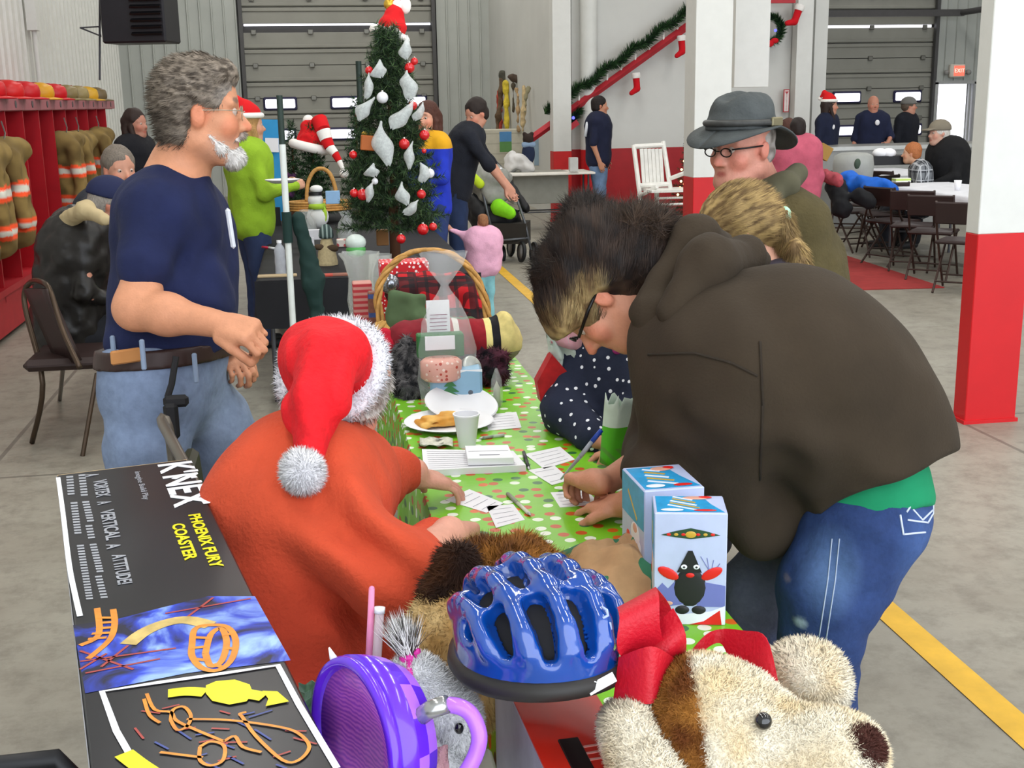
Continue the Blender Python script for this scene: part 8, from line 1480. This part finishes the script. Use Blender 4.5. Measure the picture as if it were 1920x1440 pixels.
for x, y, dz in ((940, 478, .1), (978, 472, -.2), (1001, 473, 0), (958, 462, .4)):
    mb = MB(); w_ = Q(x, y, dz); R_ = frame(nrm(RT + FW * .35)); mb.tube([w_ + R_ @ V(.095 * math.cos(a), .095 * math.sin(a), 0) for a in np.linspace(0, 2 * PI, 18, endpoint=False)], .022, 6, closed=True); mb.lathe([(0, -.012), (.08, -.01), (.08, .01), (0, .012)], w_, R_, 16, m=1); mb.build('wheel', [SB, mat('hub_grey', '#8a8c8e', .4)], t, True, True)
# rocking chair, lit tree, side table and what stands there
rc = D(1235, 400, 15.6); rc = V(rc[0], rc[1], 0); WG = mat('white_gloss', ''); t = thing('rocking_chair', 'white wooden rocking chair in front of the dark red wall', 'chair', rc); RR = lambda x, y, dz=0: D(x, y, 15.6 + dz)
for a, b, n_2 in (((1188, 272), (1204, 400), 'back_post'), ((1243, 265), (1258, 360), 'back_post'), ((1231, 355), (1232, 402), 'leg'), ((1288, 330), (1290, 402), 'leg')): mb = MB(); mb.cyl(RR(*a), RR(*b), .03, n=8); mb.build(n_2, WG, t, True)
for a, b in (((1190, 275), (1245, 272)), ((1200, 348), (1256, 345))): mb = MB(); mb.cyl(RR(*a), RR(*b), .032, n=8); mb.build('back_rail', WG, t, True)
for k in range(6): mb = MB(); x = 1202 + 7 * k; mb.box((RR(x, 280) + RR(x + 6, 345)) / 2, (.045, .02, .46), rotm('Y', -.08)); mb.build('slat', WG, t, True)
mb = MB(); mb.box(RR(1250, 356, -.1), (.55, .5, .03)); mb.build('seat', WG, t, True)
for a, b, n_2 in (((1256, 335), (1290, 322), 'arm'), ((1198, 368), (1232, 350), 'arm')): mb = MB(); mb.cyl(RR(*a), RR(*b, -.3), .028, n=8); mb.build(n_2, WG, t, True)
for y in (372, 384): mb = MB(); mb.cyl(RR(1232, y, -.25), RR(1292, y - 2, -.25), .016, n=6); mb.build('stretcher', WG, t, True)
for dz in (-.25, .25): mb = MB(); mb.tube([V(RR(1190, 403, dz)[0], RR(1190, 403, dz)[1], .06), V(RR(1235, 405, dz)[0], RR(1235, 405, dz)[1], .02), V(RR(1290, 402, dz)[0], RR(1290, 402, dz)[1], .05)], .022, 6); mb.build('rocker', WG, t, True)
smalltree(1287, 395, 16.4, .95, .28, 'small lit Christmas tree behind the rocking chair', 5000, 9, 0); FL = mat('warm_bulb', '#ffd9a0', .3, var=0, emit='#ffcf8c', estr=4)
for i, (x, y) in enumerate(((1283, 302), (1278, 318), (1286, 322), (1277, 340), (1275, 352), (1283, 345), (1271, 365), (1284, 378), (1287, 308))): mb = MB(); mb.ell((0, 0, 0), .016, n=8, k=6); o = mb.build('fairy_light', FL); o.location = D(x, y, 15.9); tag(o, 'warm glowing bulb on the small lit tree', 'light', 'warm bulbs on the small lit tree')
c = D(1065, 322, 15.9); table('side_table', 'white topped table behind the far column', c[0] - .95, c[0] + .35, c[1] - .1, c[1] + .6, c[2], mat('white_top', '#d9d5cb', .5), LEG); 
brick('grey_tote', 'grey storage tote under the white topped table', D(1008, 350, 16.3), (.75, .5, .42), mat('tote_grey', '#8a8a80', .6)); c = D(960, 268, 20.5); brick('storage_counter', 'cream counter with shelves in the far corner', V(c[0] - .35, c[1], .62), (1.0, .6, 1.24), mat('cream_counter', '#c4bfae', .6, pat=stripes(2, 6, '#b0ab9a', .12)), 'counter')
brick('wall_poster', 'blue and green picture taped to the cream counter', D(948, 266, 19.8), (.20, .02, .33), mat('poster_art', '#4f86b8', .6, pat=lambda nt, co, cs: mixc(nt, math_(nt, 'GREATER_THAN', (lambda s: (nt.links.new(co, s.inputs[0]), s.outputs[2])[1])(N(nt, 'ShaderNodeSeparateXYZ')), .17), '#5a8a4c', cs)), 'poster'); brick('wall_poster', 'pale blue sheet behind the far column', D(1013, 285, 19.0), (.20, .02, .42), mat('poster_pale', '#8fa5b4', .6), 'poster'); brick('white_box', 'small white carton on the table beside the heavyset man', D(1075, 304, 15.8) - V(0, 0, .03), (.11, .1, .18), mat('carton_white', '#bdbdb9', .6))
c = D(991, 308, 16.15); t = thing('plush_bear', 'dark plush bear in a blue jacket on the side table', 'plush toy', c); soft('body', [eli(c + V(0, 0, .14), (.09, .08, .15)), ], mat('bear_navy', '#1d2740', .9), t, .014); soft('head', [eli(c + V(0, 0, .33), .075), eli(c + V(-.05, 0, .4), .03), eli(c + V(.05, 0, .4), .03)], mat('bear_brown', '#2c211c', .9), t, .014); soft('collar', [cap(c + V(-.06, -.03, .26), c + V(.06, -.03, .26), .04, .04, .02)], mat('bear_blue', '#7d93ac', .9), t, .014)
tag(soft('plastic_bags', [cap(D(965, 303, 16.1), D(990, 312, 16.1), .12, .08, .05)], mat('bag_white', '#c9c7c4', .4, var=.1), None, .02, amp=.05, freq=9), 'crumpled white plastic bags at the left of the side table', 'bag')
# gear hanging on the wall corner
gd = lambda x: 3.46 / math.tan(YAW + math.atan((x - 960) / F)) * .985
for x0, y0, x1, y1, r, col, lab in ((942, 150, 932, 245, .06, '#5e4a36', 'brown harness strap hanging at the far left of the wall gear'), (936, 175, 938, 245, .05, '#b04a3a', 'red rope hanging on the far wall'), (948, 155, 951, 245, .045, '#c9b23a', 'yellow strap hanging on the far wall'), (942, 140, 950, 165, .07, '#4b4a40', 'dark hood above the hanging straps'), (962, 145, 982, 152, .07, '#4a3d33', 'brown cap shaped bundle above the hanging hoses'), (962, 160, 963, 210, .035, '#4c4436', 'dark hose hanging beside the yellow strap'), (970, 165, 972, 245, .03, '#a58a66', 'tan wooden handle hanging on the wall'), (982, 160, 980, 245, .035, '#b9a47c', 'pale canvas strap at the right of the wall gear'), (990, 165, 984, 210, .03, '#8a8468', 'grey webbing loop at the right end of the wall gear')):
    tag(soft('hanging_gear', [cap(D(x0, y0, gd(x0)), D(x1, y1, gd(x0)), r, r * .8, .03)], mat('gear' + col, col, .9, var=.3, vscale=14), None, .02, amp=.03, freq=9), lab, 'gear')
